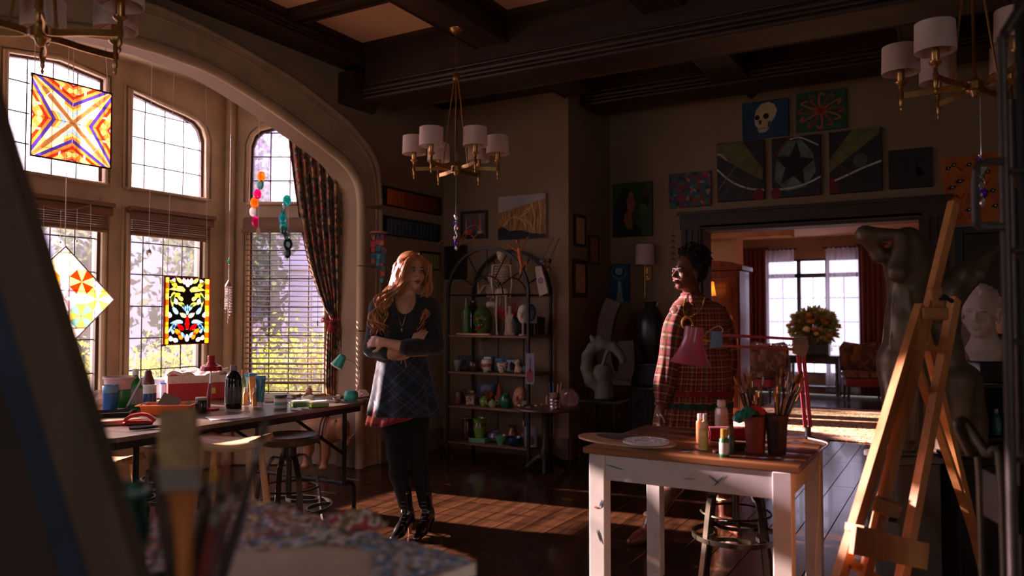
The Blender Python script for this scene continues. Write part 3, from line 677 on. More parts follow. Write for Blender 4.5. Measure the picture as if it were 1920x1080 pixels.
# ---------------------------------------------------------------- stained glass panels hung in the bay
SGC = {}
def sg(c, cl=.45):
    return glass(c, cl, .1)
CAME = mat((40, 32, 30), .5, metal=.5)
def sgpanel(name, label, o, ex, ey, w, h, polys, frame, hooks):
    """polys: list of (rgb, [(x,y) in 0..1]); o = lower-left corner"""
    o, ex, ey = Vector(o), Vector(ex).normalized(), Vector(ey).normalized()
    t = T(name, label, 'stained glass', o + ex * w / 2, 0, 'stained glass panels in the bay'); b = o - (o + ex * w / 2)
    for c, P in polys:
        m = sum(x for x, _ in P) / len(P), sum(y for _, y in P) / len(P)
        P = [(m[0] + (x - m[0]) * .985, m[1] + (y - m[1]) * .985) for x, y in P]
        G().prism([(x * w, y * h) for x, y in P], b, ex, ey, .005).o('glass_piece', sg(c), t, smooth=0)
    n = ex.cross(ey)
    F = [(0, 0), (w, 0), (w, h), (0, h)]
    G().tube([b + ex * x + ey * y + n * .002 for x, y in F], 1, sec=rect(.012, .014), closed=True, up=tuple(n)).o('frame', frame, t, smooth=0)
    for (hx, hy), q in hooks:
        G().tube([b + ex * hx * w + ey * hy * h, Vector(q) - t.location], .0025, 5).o('hanging_wire', mat((190, 170, 150), .4, metal=.6), t)
    return t
def rot4(P, k):
    for _ in range(k): P = [(1 - y, x) for x, y in P]
    return P
# star panel: square, hung straight
XS = XW + .70
s00 = PX(56, 285, XS); s10 = PX(206, 316, XS); s01 = PX(62, 130, XS); s11 = PX(210, 172, XS)
Yl, Yr_ = s00.y, s10.y; wS = Yr_ - Yl; hS = wS * .98; zS = (s00.z + s10.z) / 2 - .01
YE, OR_, RD, PU, LB_, CR_ = (250, 232, 160), (226, 136, 44), (196, 62, 34), (136, 116, 186), (205, 226, 236), (250, 242, 210)
def half(P): return [(1 - x, y) for x, y in P][::-1]
OR2, RD2, BR2 = (238, 186, 116), (220, 112, 76), (210, 172, 122)
hh_ = [(BR2, [(0, 0), (.035, .012), (.22, .18), (.20, .20)]), (BR2, [(.20, .20), (.22, .18), (.5, .47), (.5, .5)]),
       (PU, [(.03, 0), (.10, 0), (.5, .25), (.5, .295)]),
       (YE, [(.035, .012), (.03, 0), (.26, .145), (.22, .18)]), (CR_, [(.22, .18), (.26, .145), (.40, .233), (.40, .37)]), (OR2, [(.40, .233), (.5, .295), (.5, .33), (.40, .27)]), (YE, [(.40, .27), (.5, .33), (.5, .37), (.40, .31)]), (LB_, [(.40, .31), (.5, .37), (.5, .42), (.40, .34)]), (CR_, [(.40, .34), (.5, .42), (.5, .47), (.40, .37)]),
       (OR2, [(.10, 0), (.17, 0), (.5, .205), (.5, .25)]), (RD2, [(.17, 0), (.24, 0), (.33, .06), (.33, .10)]), ((250, 240, 230), [(.33, .06), (.36, .08), (.36, .118), (.33, .10)]), (RD2, [(.36, .08), (.5, .165), (.5, .205), (.36, .118)]),
       (YE, [(.24, 0), (.36, 0), (.41, .035), (.36, .08), (.33, .06)]), (OR2, [(.36, 0), (.42, 0), (.5, .05), (.5, .075), (.41, .035)]), (RD2, [(.42, 0), (.46, 0), (.5, .025), (.5, .05)]), (LB_, [(.46, 0), (.5, 0), (.5, .025)]), (OR2, [(.36, .08), (.41, .035), (.45, .055), (.41, .11)]), (YE, [(.41, .11), (.45, .055), (.5, .075), (.5, .11), (.46, .14)]), (OR2, [(.46, .14), (.5, .11), (.5, .165)])]
wedge = hh_; top = [(c_, half(P)) for c_, P in hh_]
polys = [(c_, rot4(P, k)) for k in range(4) for c_, P in wedge + top]
sgpanel('star_glass_panel', 'square stained glass panel with an orange and yellow four-point star', (XS, Yl, zS), (0, 1, 0), (0, 0, 1), wS, hS, polys, CAME, [((.04, 1), (XS, Yl + .01, BC)), ((.96, 1), (XS, Yr_ - .06, BC)), ((.5, 1), (XS, (Yl + Yr_) / 2, BC))])
# diamond panel: square stood on its corner, wheels of wedges
wD = .50; cD = PX(120, 560, XW + .40)
ex = Vector((0, .7071, -.7071)); ey = Vector((0, .7071, .7071)); oD = cD - (ex + ey) * wD / 2
polys = []; pal = [((246, 226, 120), (255, 250, 235)), ((238, 176, 60), (246, 210, 90)), ((250, 244, 220), (236, 226, 196)), ((160, 190, 180), (236, 214, 110)), ((200, 178, 186), (255, 252, 250)), ((226, 96, 44), (240, 220, 150)), ((250, 246, 235), (226, 222, 210)), ((150, 182, 170), (222, 190, 120)), ((246, 222, 130), (255, 248, 230))]
for i in range(3):
    for j in range(3):
        cx, cy = (i + .5) / 3, (j + .5) / 3; r = 1 / 6.0; a, b_ = pal[i * 3 + j]
        oc = [(cx + r * x, cy + r * y) for x, y in ((1, -.42), (1, .42), (.42, 1), (-.42, 1), (-1, .42), (-1, -.42), (-.42, -1), (.42, -1))]
        for k in range(8): polys.append(((a, b_)[k % 2], [(cx, cy), oc[k], oc[(k + 1) % 8]]))
        for sx in (-1, 1):
            for sy in (-1, 1): polys.append(((214, 210, 226), [(cx + sx * r, cy + sy * r), (cx + sx * r * .42, cy + sy * r), (cx + sx * r, cy + sy * r * .42)]))
sgpanel('diamond_glass_panel', 'stained glass panel hung as a diamond with pale yellow wedge wheels', oD, ex, ey, wD, wD, polys, mat((190, 176, 170), .4, metal=.5), [((0, 1), (XW + .40, cD.y, BC))])
# floral panel
XF = XW + .38; f0 = PX(306, 645, XF); f1 = PX(393, 512, XF); wF = f1.y - f0.y; hF = .52
polys = []; BLK = (26, 20, 18)
for k in range(12):
    for sx in (0, .9): polys.append((((240, 190, 70), (226, 120, 40), (250, 220, 120), (190, 40, 30))[(k + (k // 3)) % 4], [(sx, k / 12), (sx + .1, k / 12), (sx + .1, (k + 1) / 12), (sx, (k + 1) / 12)]))
FLP = T('floral_glass_panel', 'upright stained glass panel with yellow scrolls and a red tulip', 'stained glass', PX(350, 645, XF), 0, 'stained glass panels in the bay')
b = Vector((0, -wF / 2, 0)); exF, eyF = Vector((0, 1, 0)), Vector((0, 0, 1))
for c_, P in polys: G().prism([(x * wF, y * hF) for x, y in P], b + Vector((-.004, 0, 0)), exF, eyF, .004).o('glass_piece', mat(BLK, .3) if c_ == BLK else sg(c_, .3), FLP, smooth=0)
PETS = []
def petal(cx, cy, L, wd, ang, c_, bend=0.0):
    P = []
    for s in (1, -1):
        for k in range(9) if s > 0 else range(8, -1, -1):
            t = k / 8; x = t * L; y = s * wd * math.sin(math.pi * min(1, t * .85 + .12)) * (1 - .25 * t) + bend * L * t * t; a = R(ang); P.append((cx + (x * math.cos(a) - y * math.sin(a)), cy + (x * math.sin(a) + y * math.cos(a)) * wF / hF))
    PETS.append(P); G().prism([(x * wF, y * hF) for x, y in P], b + Vector((.0, 0, 0)), exF, eyF, .004).o('glass_piece', sg(c_, .25), FLP, smooth=0)
YL, WH, BLU, RED, OG, GR = (236, 226, 130), (246, 240, 236), (150, 190, 214), (214, 20, 40), (226, 150, 50), (190, 196, 90)
for s in (1, -1):
    X = lambda x: .5 + s * (x - .5); A_ = lambda a: a if s > 0 else 180 - a
    for (cx, cy, L, wd, an, c_, be) in ((.55, .90, .14, .045, 60, (250, 214, 214), .2), (.62, .93, .16, .04, 20, YL, .3), (.74, .84, .2, .05, 60, GR, -.3), (.84, .9, .12, .05, 110, WH, .2), (.56, .80, .3, .06, 30, YL, -.5), (.60, .68, .12, .05, -10, YL, .6), (.78, .78, .28, .05, -60, YL, -.4), (.66, .74, .2, .045, 10, GR, -.5), (.72, .60, .2, .05, 60, WH, -.4), (.56, .56, .2, .04, 40, YL, -.3), (.52, .50, .18, .045, 60, BLU, -.2), (.82, .62, .16, .04, 80, BLU, .3), (.70, .46, .18, .05, 30, BLU, .3), (.84, .42, .14, .055, 20, WH, .2), (.54, .40, .14, .05, 50, (236, 214, 170), -.3), (.60, .32, .24, .045, 25, BLU, -.5), (.72, .30, .22, .045, -10, BLU, -.6), (.56, .22, .2, .045, 20, RED, .25), (.64, .14, .2, .05, 50, OG, -.3), (.80, .16, .18, .045, 80, BLU, .3), (.56, .10, .14, .04, 60, BLU, -.2), (.70, .055, .13, .045, 10, WH, .1), (.83, .055, .1, .045, 60, WH, .1), (.6, .08, .14, .045, 30, OG, .4)):
        petal(X(cx), cy, L, wd, A_(an), c_, be * s)
petal(.5, .22, .26, .05, 90, RED); petal(.5, .86, .16, .05, 90, WH); petal(.5, .04, .14, .05, 90, WH); petal(.5, .44, .2, .04, 90, BLU)
def inside(P, x, y):
    r = False
    for (a1, b1), (a2, b2) in zip(P, P[1:] + P[:1]):
        if (b1 > y) != (b2 > y) and x < (a2 - a1) * (y - b1) / (b2 - b1) + a1: r = not r
    return r
g = G(); nx, ny = 64, 96; bbs = [(min(x for x, _ in P), max(x for x, _ in P), min(y for _, y in P), max(y for _, y in P), P) for P in PETS]
for i in range(nx):
    for j in range(ny):
        x, y = .1 + .8 * (i + .5) / nx, .0 + 1.0 * (j + .5) / ny
        if not any(q[0] <= x <= q[1] and q[2] <= y <= q[3] and inside(q[4], x, y) for q in bbs):
            xa, xb, ya, yb = (.1 + .8 * i / nx) * wF, (.1 + .8 * (i + 1) / nx) * wF, j / ny * hF, (j + 1) / ny * hF
            g.add([b + exF * q[0] + eyF * q[1] + Vector((.002, 0, 0)) for q in ((xa, ya), (xb, ya), (xb, yb), (xa, yb))], [(0, 1, 2, 3)])
o = g.o('dark_ground_glass', mat(BLK, .3), FLP, smooth=0); o['kind'] = 'stuff'
G().tube([b + Vector((.002, 0, 0)) + exF * x * wF + eyF * y * hF for x, y in ((0, 0), (1, 0), (1, 1), (0, 1))], 1, sec=rect(.012, .012), closed=True, up=(1, 0, 0)).o('frame', mat((150, 44, 30), .4), FLP, smooth=0)
for y_, uv in ((.06, (318, 470)), (.94, (388, 440))): G().tube([b + exF * y_ * wF + eyF * hF, Vector((XF, FLP.location.y + (y_ - .5) * wF * .8, BC)) - FLP.location], .002, 5).o('hanging_wire', mat((190, 170, 150), .4), FLP)
# ---------------------------------------------------------------- hanging agate mobiles and bead strings
def mobile(label, pts, d, cols, rr, ring=None, top=None):
    u0, v0 = top; base = at(u0, pts[-1][1], d); t = T('agate_mobile', label, 'mobile', base, YAW, 'agate slice mobiles')
    inv = Matrix.Rotation(-YAW, 3, 'Z'); L = lambda p: inv @ (Vector(p) - base)
    hp = L(at(u0, v0, d)); hp.z = BC - base.z
    G().tube([hp, L(at(u0, pts[-1][1], d))], .0016, 5).o('cord', mat((210, 200, 190)), t)
    if ring: G().tube([L(at(u0, ring, d)) + Vector((math.cos(a) * .032, math.sin(a) * .032, 0)) for a in [i * .393 for i in range(16)]], .0022, 5, closed=True).o('hoop', mat((120, 96, 90), .4), t)
    for i, (u, v) in enumerate(pts):
        p = L(at(u, v, d)); r = rr * (1 + .15 * math.sin(i * 3)); tw = rnd(-.8, .8)
        q = G().lathe([(0, -.002), (r * .86, -.002), (r, 0), (r * .86, .002), (0, .002)], 18, p, (math.sin(tw), -math.cos(tw), 0), sx=.72).o('agate_slice', glass(cols[i % len(cols)], .15, .1), t)
        G().lathe([(0, -.0026), (r * .45, -.0026), (r * .45, .0026), (0, .0026)], 12, p, (math.sin(tw), -math.cos(tw), 0), sx=.72).o('agate_core', glass((250, 236, 230), .3, .1), q)
        if abs(p.x) > .004: G().tube([p + Vector((0, 0, r)), Vector((p.x, p.y, L(at(u0, v0, d)).z * .5 + p.z * .5))], .001, 4).o('cord', mat((210, 200, 190)), t)
mobile('mobile of pink, orange and white agate slices before the slanted window', [(490, 331), (488, 346), (483, 364), (477, 380), (474, 397), (479, 416), (484, 435)], 6.35, [(236, 160, 70), (120, 180, 170), (226, 60, 140), (226, 150, 60), (214, 210, 200), (226, 80, 150), (240, 226, 190)], .044, 298, (485, 228))
mobile('mobile of teal agate slices beside the patterned curtain', [(538, 376), (531, 392), (530, 410), (531, 428), (537, 440), (540, 458), (539, 475)], 6.3, [(70, 160, 150), (90, 180, 176), (60, 150, 150), (70, 170, 160), (40, 170, 150), (24, 110, 110), (20, 120, 110)], .046, 343, (541, 320))
def beads(label, u, v0, v1, v2, d, w):
    base = at(u, v2, d); t = T('bead_chime', label, 'wind chime', base, YAW); H = at(u, v0, d).z - base.z; zc = at(u, v1, d).z - base.z
    G().tube([(0, 0, 0), (0, 0, BC - base.z)], .0015, 5).o('cord', mat((200, 190, 180)), t); G().lathe([(0, H - .02), (.014, H - .01), (.014, H + .005), (0, H + .02)], 8, (0, 0, 0)).o('top_bead', mat((40, 160, 150), .2), t)
    G().lathe([(0, zc + .05), (w, zc), (w, zc - .008), (0, zc + .03)], 14).o('cone', mat((150, 110, 90), .5), t)
    for k in range(9):
        a = k * .7; r = w * (.85 if k else 0); L = zc * (.95 if k == 0 else rnd(.55, .85)); g = G()
        for j in range(10): g.ball((math.cos(a) * r, math.sin(a) * r, zc - .012 - (L - .012) * j / 9), .0075, 6, 4)
        g.o('bead_strand', (CRS, mat((230, 220, 235), .1, coat=1), mat((240, 225, 205), .2))[k % 3], t)
    G().lathe([(0, -.02), (.008, 0), (0, .03)], 6, (0, 0, 0)).o('drop', CRS, t)
beads('glittering bead wind chime hung at the bay corner', 428, 490, 535, 603, 6.3, .028)
p = at(279, 476, 5.7); t = T('window_crystal', 'clear crystal drop hung on a long wire before the middle window', 'crystal', at(279, 476, 5.7))
G().tube([(0, 0, .04), (0, 0, BC - p.z)], .0015, 5).o('wire', mat((220, 210, 200)), t); G().lathe([(0, -.03), (.02, .005), (.014, .03), (0, .05)], 8).o('crystal', CRS, t, smooth=0)
t = T('string_garland', 'thin cord garland with hanging threads under the star panel', 'garland', at(130, 390, 5.45)); b0 = Vector(t.location); gp = spl([at(52, 365, 5.4), at(90, 388, 5.42), at(130, 393, 5.45), at(165, 386, 5.5), at(190, 372, 5.55)], 5)
G().tube([q - b0 for q in gp], .003, 5).o('cord', mat((120, 84, 56)), t)
for k in (4, 8, 12, 16): G().tube([gp[k] - b0, gp[k] - b0 - Vector((0, 0, .22))], .0014, 4).ball(gp[k] - b0 - Vector((0, 0, .23)), .008, 6, 4).o('thread', mat((220, 210, 200)), t)
# ---------------------------------------------------------------- folding table along the bay
TZ = .75
BLACKM = mat((30, 27, 25), .4, metal=.7, var=.15, scale=20)
TOPW = mat((64, 52, 44), .32, var=.35, scale=5, bump=.04, c2=(104, 88, 76))
ft = T('folding_table', 'long dark folding table crowded with art supplies before the bay', 'table', (-3.74, 3.06, 0), 0)
x0, x1, y0, y1 = -.60, .36, -.90, .90
def rr(x0, x1, y0, y1, r, n=5):
    P = []
    for cx, cy, a in ((x1 - r, y0 + r, -90), (x1 - r, y1 - r, 0), (x0 + r, y1 - r, 90), (x0 + r, y0 + r, 180)):
        P += [(cx + r * math.cos(R(a + 90 * k / n)), cy + r * math.sin(R(a + 90 * k / n))) for k in range(n + 1)]
    return P
G().prism(rr(x0, x1, y0, y1, .06), (0, 0, TZ - .022), (1, 0, 0), (0, 1, 0), .022).o('tabletop', TOPW, ft, smooth=0)
G().prism(rr(x0 + .02, x1 - .02, y0 + .02, y1 - .02, .05), (0, 0, TZ - .06), (1, 0, 0), (0, 1, 0), .038).o('apron', BLACKM, ft, smooth=0)
for s, yy in ((1, .74), (-1, -.72)):
    for sx in (-1, 1):
        fx = .30 if sx > 0 else -.5
        G().tube([(fx, yy, TZ - .06), (fx, yy, .22)] + [(fx + (sx * .0), yy + s * (.10 * (1 - math.cos(R(a)))) * 0 + s * .0, .22 - 0) for a in ()] , .014, 10).o('leg', BLACKM, ft)
        G().tube(spl([(fx, yy, .235), (fx, yy + s * .06, .225), (fx, yy + s * .09, .19), (fx, yy + s * .095, .01)], 4), .014, 10).lathe([(0, 0), (.018, 0), (.018, .03), (0, .03)], 10, (fx, yy + s * .095, 0)).o('foot', BLACKM, ft)
    G().tube([(-.50, yy, .235), (.30, yy, .235)], .012, 8).o('crossbar', BLACKM, ft)
    G().tube([(.30, yy, .42), (.30, yy - s * .42, TZ - .06)], .011, 8).o('brace', BLACKM, ft); G().tube([(-.50, yy, .42), (-.50, yy - s * .42, TZ - .06)], .011, 8).o('brace', BLACKM, ft)
# ---- stools
IRON = mat((62, 54, 42), .38, metal=.75, var=.25, scale=14)
SEATW = wood((52, 34, 22), (88, 60, 38), .4, axis=0)
def metal_stool(label, loc, rz, h=.65, seat_r=.165, seatm=None, ringr=.225):
    t = T('workshop_stool', label, 'stool', loc, rz, 'industrial metal stools')
    G().lathe([(0, h - .05), (seat_r * .9, h - .05), (seat_r, h - .04), (seat_r * 1.02, h - .015), (seat_r * .96, h), (0, h - .004)], 28).o('seat', seatm or SEATW, t)
    G().cyl((0, 0, .30), (0, 0, h - .05), .016, n=10).lathe([(.03, h - .14), (.04, h - .13), (.04, h - .07), (.03, h - .05)], 12).o('screw_column', IRON, t)
    for k in range(4):
        a = R(45 + 90 * k); d = Vector((math.cos(a), math.sin(a), 0))
        G().tube(spl([d * .03 + Vector((0, 0, h - .13)), d * .09 + Vector((0, 0, h - .12)), d * .135 + Vector((0, 0, h - .19)), d * .16 + Vector((0, 0, .42)), d * .19 + Vector((0, 0, .22)), d * .225 + Vector((0, 0, 0))], 5), 1, sec=rect(.032, .010), up=(d.x, d.y, 0)).o('leg', IRON, t, smooth=60)
    G().tube([(math.cos(a) * ringr, math.sin(a) * ringr, .25) for a in [i * 2 * math.pi / 40 for i in range(40)]], 1, sec=rect(.010, .022), closed=True).o('foot_ring', IRON, t)
    for k in range(4):
        a = R(90 * k); d = Vector((math.cos(a), math.sin(a), 0)); e = Vector((-d.y, d.x, 0))
        G().tube([d * ringr * .98 - d * (.09 * math.sin(b)) + e * (.11 * math.cos(b)) * 1.0 + Vector((0, 0, .25)) - d * .02 for b in [i * math.pi / 10 for i in range(11)]], 1, sec=rect(.007, .018)).o('ring_bow', IRON, t)
    G().tube([(math.cos(a) * .165, math.sin(a) * .165, .36) for a in [i * 2 * math.pi / 32 for i in range(32)]], .006, 6, closed=True).o('upper_ring', IRON, t)
    return t
p = FZ(540, 1035, 0)
ST1 = metal_stool('industrial metal stool with a round foot ring beside the window table', (p.x, p.y, 0), R(20), ringr=.235)
p = at(1378, 800, 3.78); metal_stool('industrial metal stool pushed under the white table', (p.x, p.y, 0), R(10), .64, ringr=.205)
p = FZ(320, 1010, 0); metal_stool('dark industrial stool half hidden behind the big upright brush', (p.x, p.y, 0), R(50), .60, seatm=mat((26, 22, 20), .5), ringr=.2)
PALEW = wood((196, 150, 104), (224, 182, 134), .45, axis=0); PALEZ = wood((196, 150, 104), (224, 182, 134), .45, axis=2)
def wood_stool(label, u, v, z, d=None):
    p = FZ(u, v, z); t = T('wooden_stool', label, 'stool', (p.x, p.y, 0), R(25), 'pale wooden stools')
    def seat(a, b):
        x = (a - .5) * .34; y = (b - .5) * .24; return (x, y, z - .02 + .028 * (2 * abs(a - .5)) ** 2)
    g = G().grid(seat, 14, 6); g.o('seat', PALEW, t, solid=.036)
    for sx in (-1, 1):
        for sy in (-1, 1): G().tube([(sx * .12, sy * .07, z - .03), (sx * .155, sy * .10, z * .45), (sx * .19, sy * .125, 0)], [.016, .019, .014], 10).o('leg', PALEZ, t)
    for zz, f in ((.2, .17), (.28, .163)):
        for s in (-1, 1): G().cyl((-f, s * f * .66, zz), (f, s * f * .66, zz), .009, n=8).o('rung', PALEW, t)
    for s in (-1, 1): G().cyl((s * .165, -.11, .24), (s * .165, .11, .24), .009, n=8).o('rung', PALEW, t)
wood_stool('pale wooden saddle-seat stool tucked under the window table', 434, 826, .685)
wood_stool('small pale stool cut off by the dark foreground canvas', 196, 862, .50)
# ---- things on the folding table
def onT(u, v, z=TZ): return FZ(u, v, z)
def px(u, v, z=TZ):
    p = FZ(u, v, z); return proj(p)[2] / FPX      # metres per pixel at that place
def vessel(name, label, cat, u, v, w, h, prof, m, parts=(), group=None, z=TZ, n=22, place=None, k=None):
    """prof in units of half width / height; parts: (name, material, prof)"""
    p = place or onT(u, v, z); k = k or (proj(p)[2] / FPX); a, b = w * k / 2, h * k
    t = T(name, label, cat, p, YAW, group)
    G().lathe([(r * a, q * b) for r, q in prof], n).o('body', m, t)
    for nm, mm, pr in parts: G().lathe([(r * a, q * b) for r, q in pr], n, caps=True).o(nm, mm, t)
    return t
def PL(c, rough=.35, **kw): return mat(c, rough, var=kw.pop('var', .06), coat=.2, **kw)
CUP = [(0, 0), (.85, 0), (.9, .03), (1, .98), (1, 1), (.93, 1), (.86, .06), (0, .05)]
JAR = [(0, 0), (.95, 0), (1, .04), (1, .8), (.92, .84), (0, .84)]
LID = [(0, .82), (.97, .82), (1, .84), (1, .97), (.96, 1), (0, 1)]
BOT = [(0, 0), (.94, 0), (1, .03), (1, .58), (.92, .66), (.55, .76), (.38, .80), (.38, .86), (0, .86)]
BCAP = [(0, .85), (.44, .85), (.44, 1), (0, 1)]
LBL = [(1.015, .12), (1.02, .13), (1.02, .5), (1.015, .51), (.99, .51), (.99, .12)]
vessel('tumbler', 'blue plastic tumbler before the crumpled plastic bag', 'cup', 206, 771, 27, 49, CUP, PL((40, 110, 180)), [('band', PL((110, 170, 200)), [(.99, .72), (1.02, .73), (1.03, .97), (1.0, .98)])])
vessel('paint_bucket', 'bucket with a pale pink rim and green label', 'bucket', 226, 766, 60, 60, [(0, 0), (.86, 0), (.88, .03), (.98, .92), (1.05, .93), (1.06, 1), (.97, 1), (.93, .9), (.84, .06), (0, .05)], PL((226, 180, 176)), [('label', PL((40, 140, 70)), [(.885, .06), (.9, .07), (.955, .62), (.945, .63)])])
vessel('paint_bottle', 'large green paint bottle with a white cap by the brown lamp', 'bottle', 253, 766, 26, 74, BOT, PL((24, 150, 70)), [('cap', PL((226, 236, 232)), BCAP), ('label', PL((166, 158, 160)), LBL)])
vessel('paint_jar', 'white jar with a blue band behind the brown lamp', 'jar', 278, 757, 28, 36, JAR, PL((216, 226, 236)), [('lid', PL((220, 230, 240)), LID), ('label', PL((40, 60, 120)), [(1.01, .1), (1.02, .12), (1.02, .55), (1.01, .56)])])
vessel('plastic_tub', 'white plastic tub with a blue rim behind the orange tray', 'tub', 314, 748, 28, 32, CUP, PL((226, 224, 230)), [('rim', PL((70, 100, 190)), [(1.0, .9), (1.06, .9), (1.06, 1), (.98, 1)])])
vessel('plastic_tub', 'wide white tub standing behind the orange tray by the window', 'tub', 306, 745, 42, 36, CUP, PL((236, 226, 226)), [('rim', PL((240, 232, 230)), [(1.0, .9), (1.06, .9), (1.06, 1), (.98, 1)])])
vessel('bead_jar', 'clear jar filled with purple beads beside the red box', 'jar', 353, 749, 22, 37, JAR, glass((236, 220, 226), .4), [('beads', ramp_mat([(90, 50, 90), (170, 110, 120), (60, 40, 60), (200, 160, 150)], 'voronoi', 120), [(0, .03), (.93, .03), (.93, .62), (0, .66)]), ('lid', glass((230, 220, 226), .3), LID)])
vessel('ink_jar', 'small dark jar with a grey lid beside the red desk lamp', 'jar', 377, 773, 21, 28, JAR, PL((46, 40, 38), .2), [('lid', PL((150, 148, 146)), LID)])
vessel('paint_bottle', 'big black paint bottle with a grey cap', 'bottle', 437, 765, 31, 80, [(0, 0), (.94, 0), (1, .03), (1, .52), (.94, .58), (.98, .64), (.9, .74), (.6, .84), (.38, .87), (.38, .9), (0, .9)], PL((28, 24, 20), .12), [('cap', PL((130, 126, 122)), [(0, .88), (.42, .88), (.42, 1), (0, 1)]), ('label', PL((60, 58, 52)), LBL)])
vessel('spray_bottle', 'slim green bottle with an orange cap behind the black bottle', 'bottle', 455, 757, 12, 64, BOT, PL((110, 150, 100)), [('cap', PL((214, 120, 90)), BCAP)])
for nm, u, v, w, h, c, cc, lb in (('paint_bottle', 460, 759, 9, 32, (226, 170, 110), (240, 220, 200), 'tiny peach paint bottle left of the teal tube'), ('paint_bottle', 477, 761, 9, 34, (224, 150, 80), (240, 214, 190), 'tiny orange paint bottle next to the teal tube'), ('paint_bottle', 579, 741, 12, 18, (240, 170, 140), (250, 244, 240), 'small peach bottle with a white cap among the papers')):
    vessel(nm, lb, 'bottle', u, v, w, h, BOT, PL(c), [('cap', PL(cc), [(0, .78), (.6, .78), (.6, 1), (0, 1)])])
vessel('ink_jar', 'squat jar with a white label and black lid near the chalk sticks', 'jar', 526, 767, 24, 27, JAR, PL((130, 120, 108)), [('lid', PL((40, 36, 36)), LID), ('label', PL((206, 200, 196)), [(1.01, .1), (1.02, .12), (1.02, .7), (1.01, .72)]), ('mark', PL((110, 150, 120)), [(1.02, .3), (1.03, .31), (1.03, .5), (1.02, .51)])])
vessel('round_lid', 'pale yellow round lid lying on the papers', 'lid', 577, 751, 24, 9, [(0, 0), (1, 0), (1, .8), (.92, 1), (0, 1)], PL((246, 236, 200)))
def tube_up(label, u, v, w, h, c, cap, clear=None):
    p = onT(u, v); k = proj(p)[2] / FPX; a, b = w * k / 2, h * k; t = T('paint_tube', label, 'paint tube', p, YAW)
    g = G(); m = 9; V = []; n = 16
    for j in range(m):
        q = j / (m - 1); ra = a * (.62 + .38 * q); rb = a * (.62 * (1 - q) + .02)
        V.append([(ra * math.cos(2 * math.pi * i / n), rb * math.sin(2 * math.pi * i / n), b * (.14 + .86 * q)) for i in range(n)])
    F = [(j * n + i, j * n + (i + 1) % n, (j + 1) * n + (i + 1) % n, (j + 1) * n + i) for j in range(m - 1) for i in range(n)] + [tuple(range(n)), tuple((m - 1) * n + i for i in range(n))]
    g.add([x for r in V for x in r], F).o('body', PL(c), t); G().lathe([(0, 0), (a * .55, 0), (a * .5, b * .15), (0, b * .15)], 14).o('cap', PL(cap), t)
    G().bbox((0, 0, b * .985), (a * 2.04, .008, b * .12), .002).o('crimp', PL((80, 150, 190)), t)
tube_up('teal paint tube standing on its cap', 488, 761, 20, 54, (20, 100, 110), (226, 214, 206)); tube_up('blue-tipped paint tube behind the teal one', 473, 756, 14, 54, (216, 150, 100), (226, 214, 206)); tube_up('pale blue paint tube beside the black bottle', 462, 753, 10, 50, (150, 190, 210), (226, 214, 206))
# crumpled plastic bags
PLASTIC = glass((236, 214, 206), .45, rough=.1)
def bag(label, u, v, w, h, z=TZ, seed=3, place=None, m=None):
    p = place or onT(u, v, z); k = proj(p)[2] / FPX; rs = np.random.RandomState(seed); t = T('plastic_bag', label, 'bag', p, YAW); g = G(); n, mm = 18, 12; V = []
    ph = rs.uniform(0, 6.28, 8)
    for j in range(mm + 1):
        th = math.pi * j / mm
        for i in range(n):
            a = 2 * math.pi * i / n; f = 1 + .13 * math.sin(3 * a + ph[0] + 2 * th) + .09 * math.sin(7 * a + ph[1] - 3 * th) + rs.uniform(-.07, .07)
            V.append((w * k / 2 * math.sin(th) ** .7 * math.cos(a) * f, w * k / 2.4 * math.sin(th) ** .7 * math.sin(a) * f, max(0, h * k * (.5 - .5 * math.cos(th)) * (1 + .12 * math.sin(5 * a + ph[2]) * math.sin(th)))))
    F = [(j * n + i, j * n + (i + 1) % n, j * n + n + (i + 1) % n, j * n + n + i) for j in range(mm) for i in range(n)]
    g.add(V, F).o('bag', m or PLASTIC, t, smooth=0); return t
bag('crumpled clear plastic bag behind the blue tumbler', 190, 768, 66, 36, seed=3); bag('crumpled plastic wrap beside the teal lamp', 680, 747, 22, 16, seed=4)
# orange tray with a metal sheet, scraper and cutter lying in it
p = onT(316, 776); k = proj(p)[2] / FPX; a0 = R(36)
t = T('tool_tray', 'open orange plastic tool tray', 'tray', p, a0)
def tray(w, d, h, th):
    g = G(); g.box((0, 0, th / 2), (w * .86, d * .8, th))
    for s in (-1, 1): g.box((0, s * d * .44, h / 2), (w * .93, th, h), (s * R(-14), 0, 0)).box((s * w * .46, 0, h / 2), (th, d * .9, h), (0, s * R(14), 0))
    return g
tray(.27, .16, .055, .004).o('tray_body', PL((226, 110, 30)), t, smooth=0); G().tube([(-.15, -.085, .056), (.15, -.085, .056), (.15, .085, .056), (-.15, .085, .056)], 1, sec=rect(.016, .006), closed=True).o('tray_rim', PL((230, 120, 40)), t, smooth=0)
pt = Vector(p)
o = tag(G().bbox((0, 0, .045), (.11, .003, .11), .001).o('metal_sheet', mat((160, 146, 132), .35, metal=.6), loc=pt + Vector((-.055, .01, .012)), rot=(R(-26), R(24), a0), smooth=0), 'square grey metal sheet leaning in the orange tray', 'sheet')
o = tag(G().prism([(-.05, 0), (.05, 0), (.05, .07)], (0, 0, 0), (1, 0, 0), (0, 0, 1), .003).o('plastering_blade', mat((120, 116, 112), .35, metal=.7), loc=pt + Vector((.045, .055, .008)), rot=(0, 0, a0), smooth=0), 'triangular grey blade standing in the orange tray', 'scraper')
o = tag(G().bbox((0, 0, .01), (.05, .018, .02), .005).o('box_cutter', PL((240, 150, 30)), loc=pt + Vector((.012, .012, .006)), rot=(0, 0, a0 + .3)), 'yellow-orange cutter lying in the orange tray', 'tool')
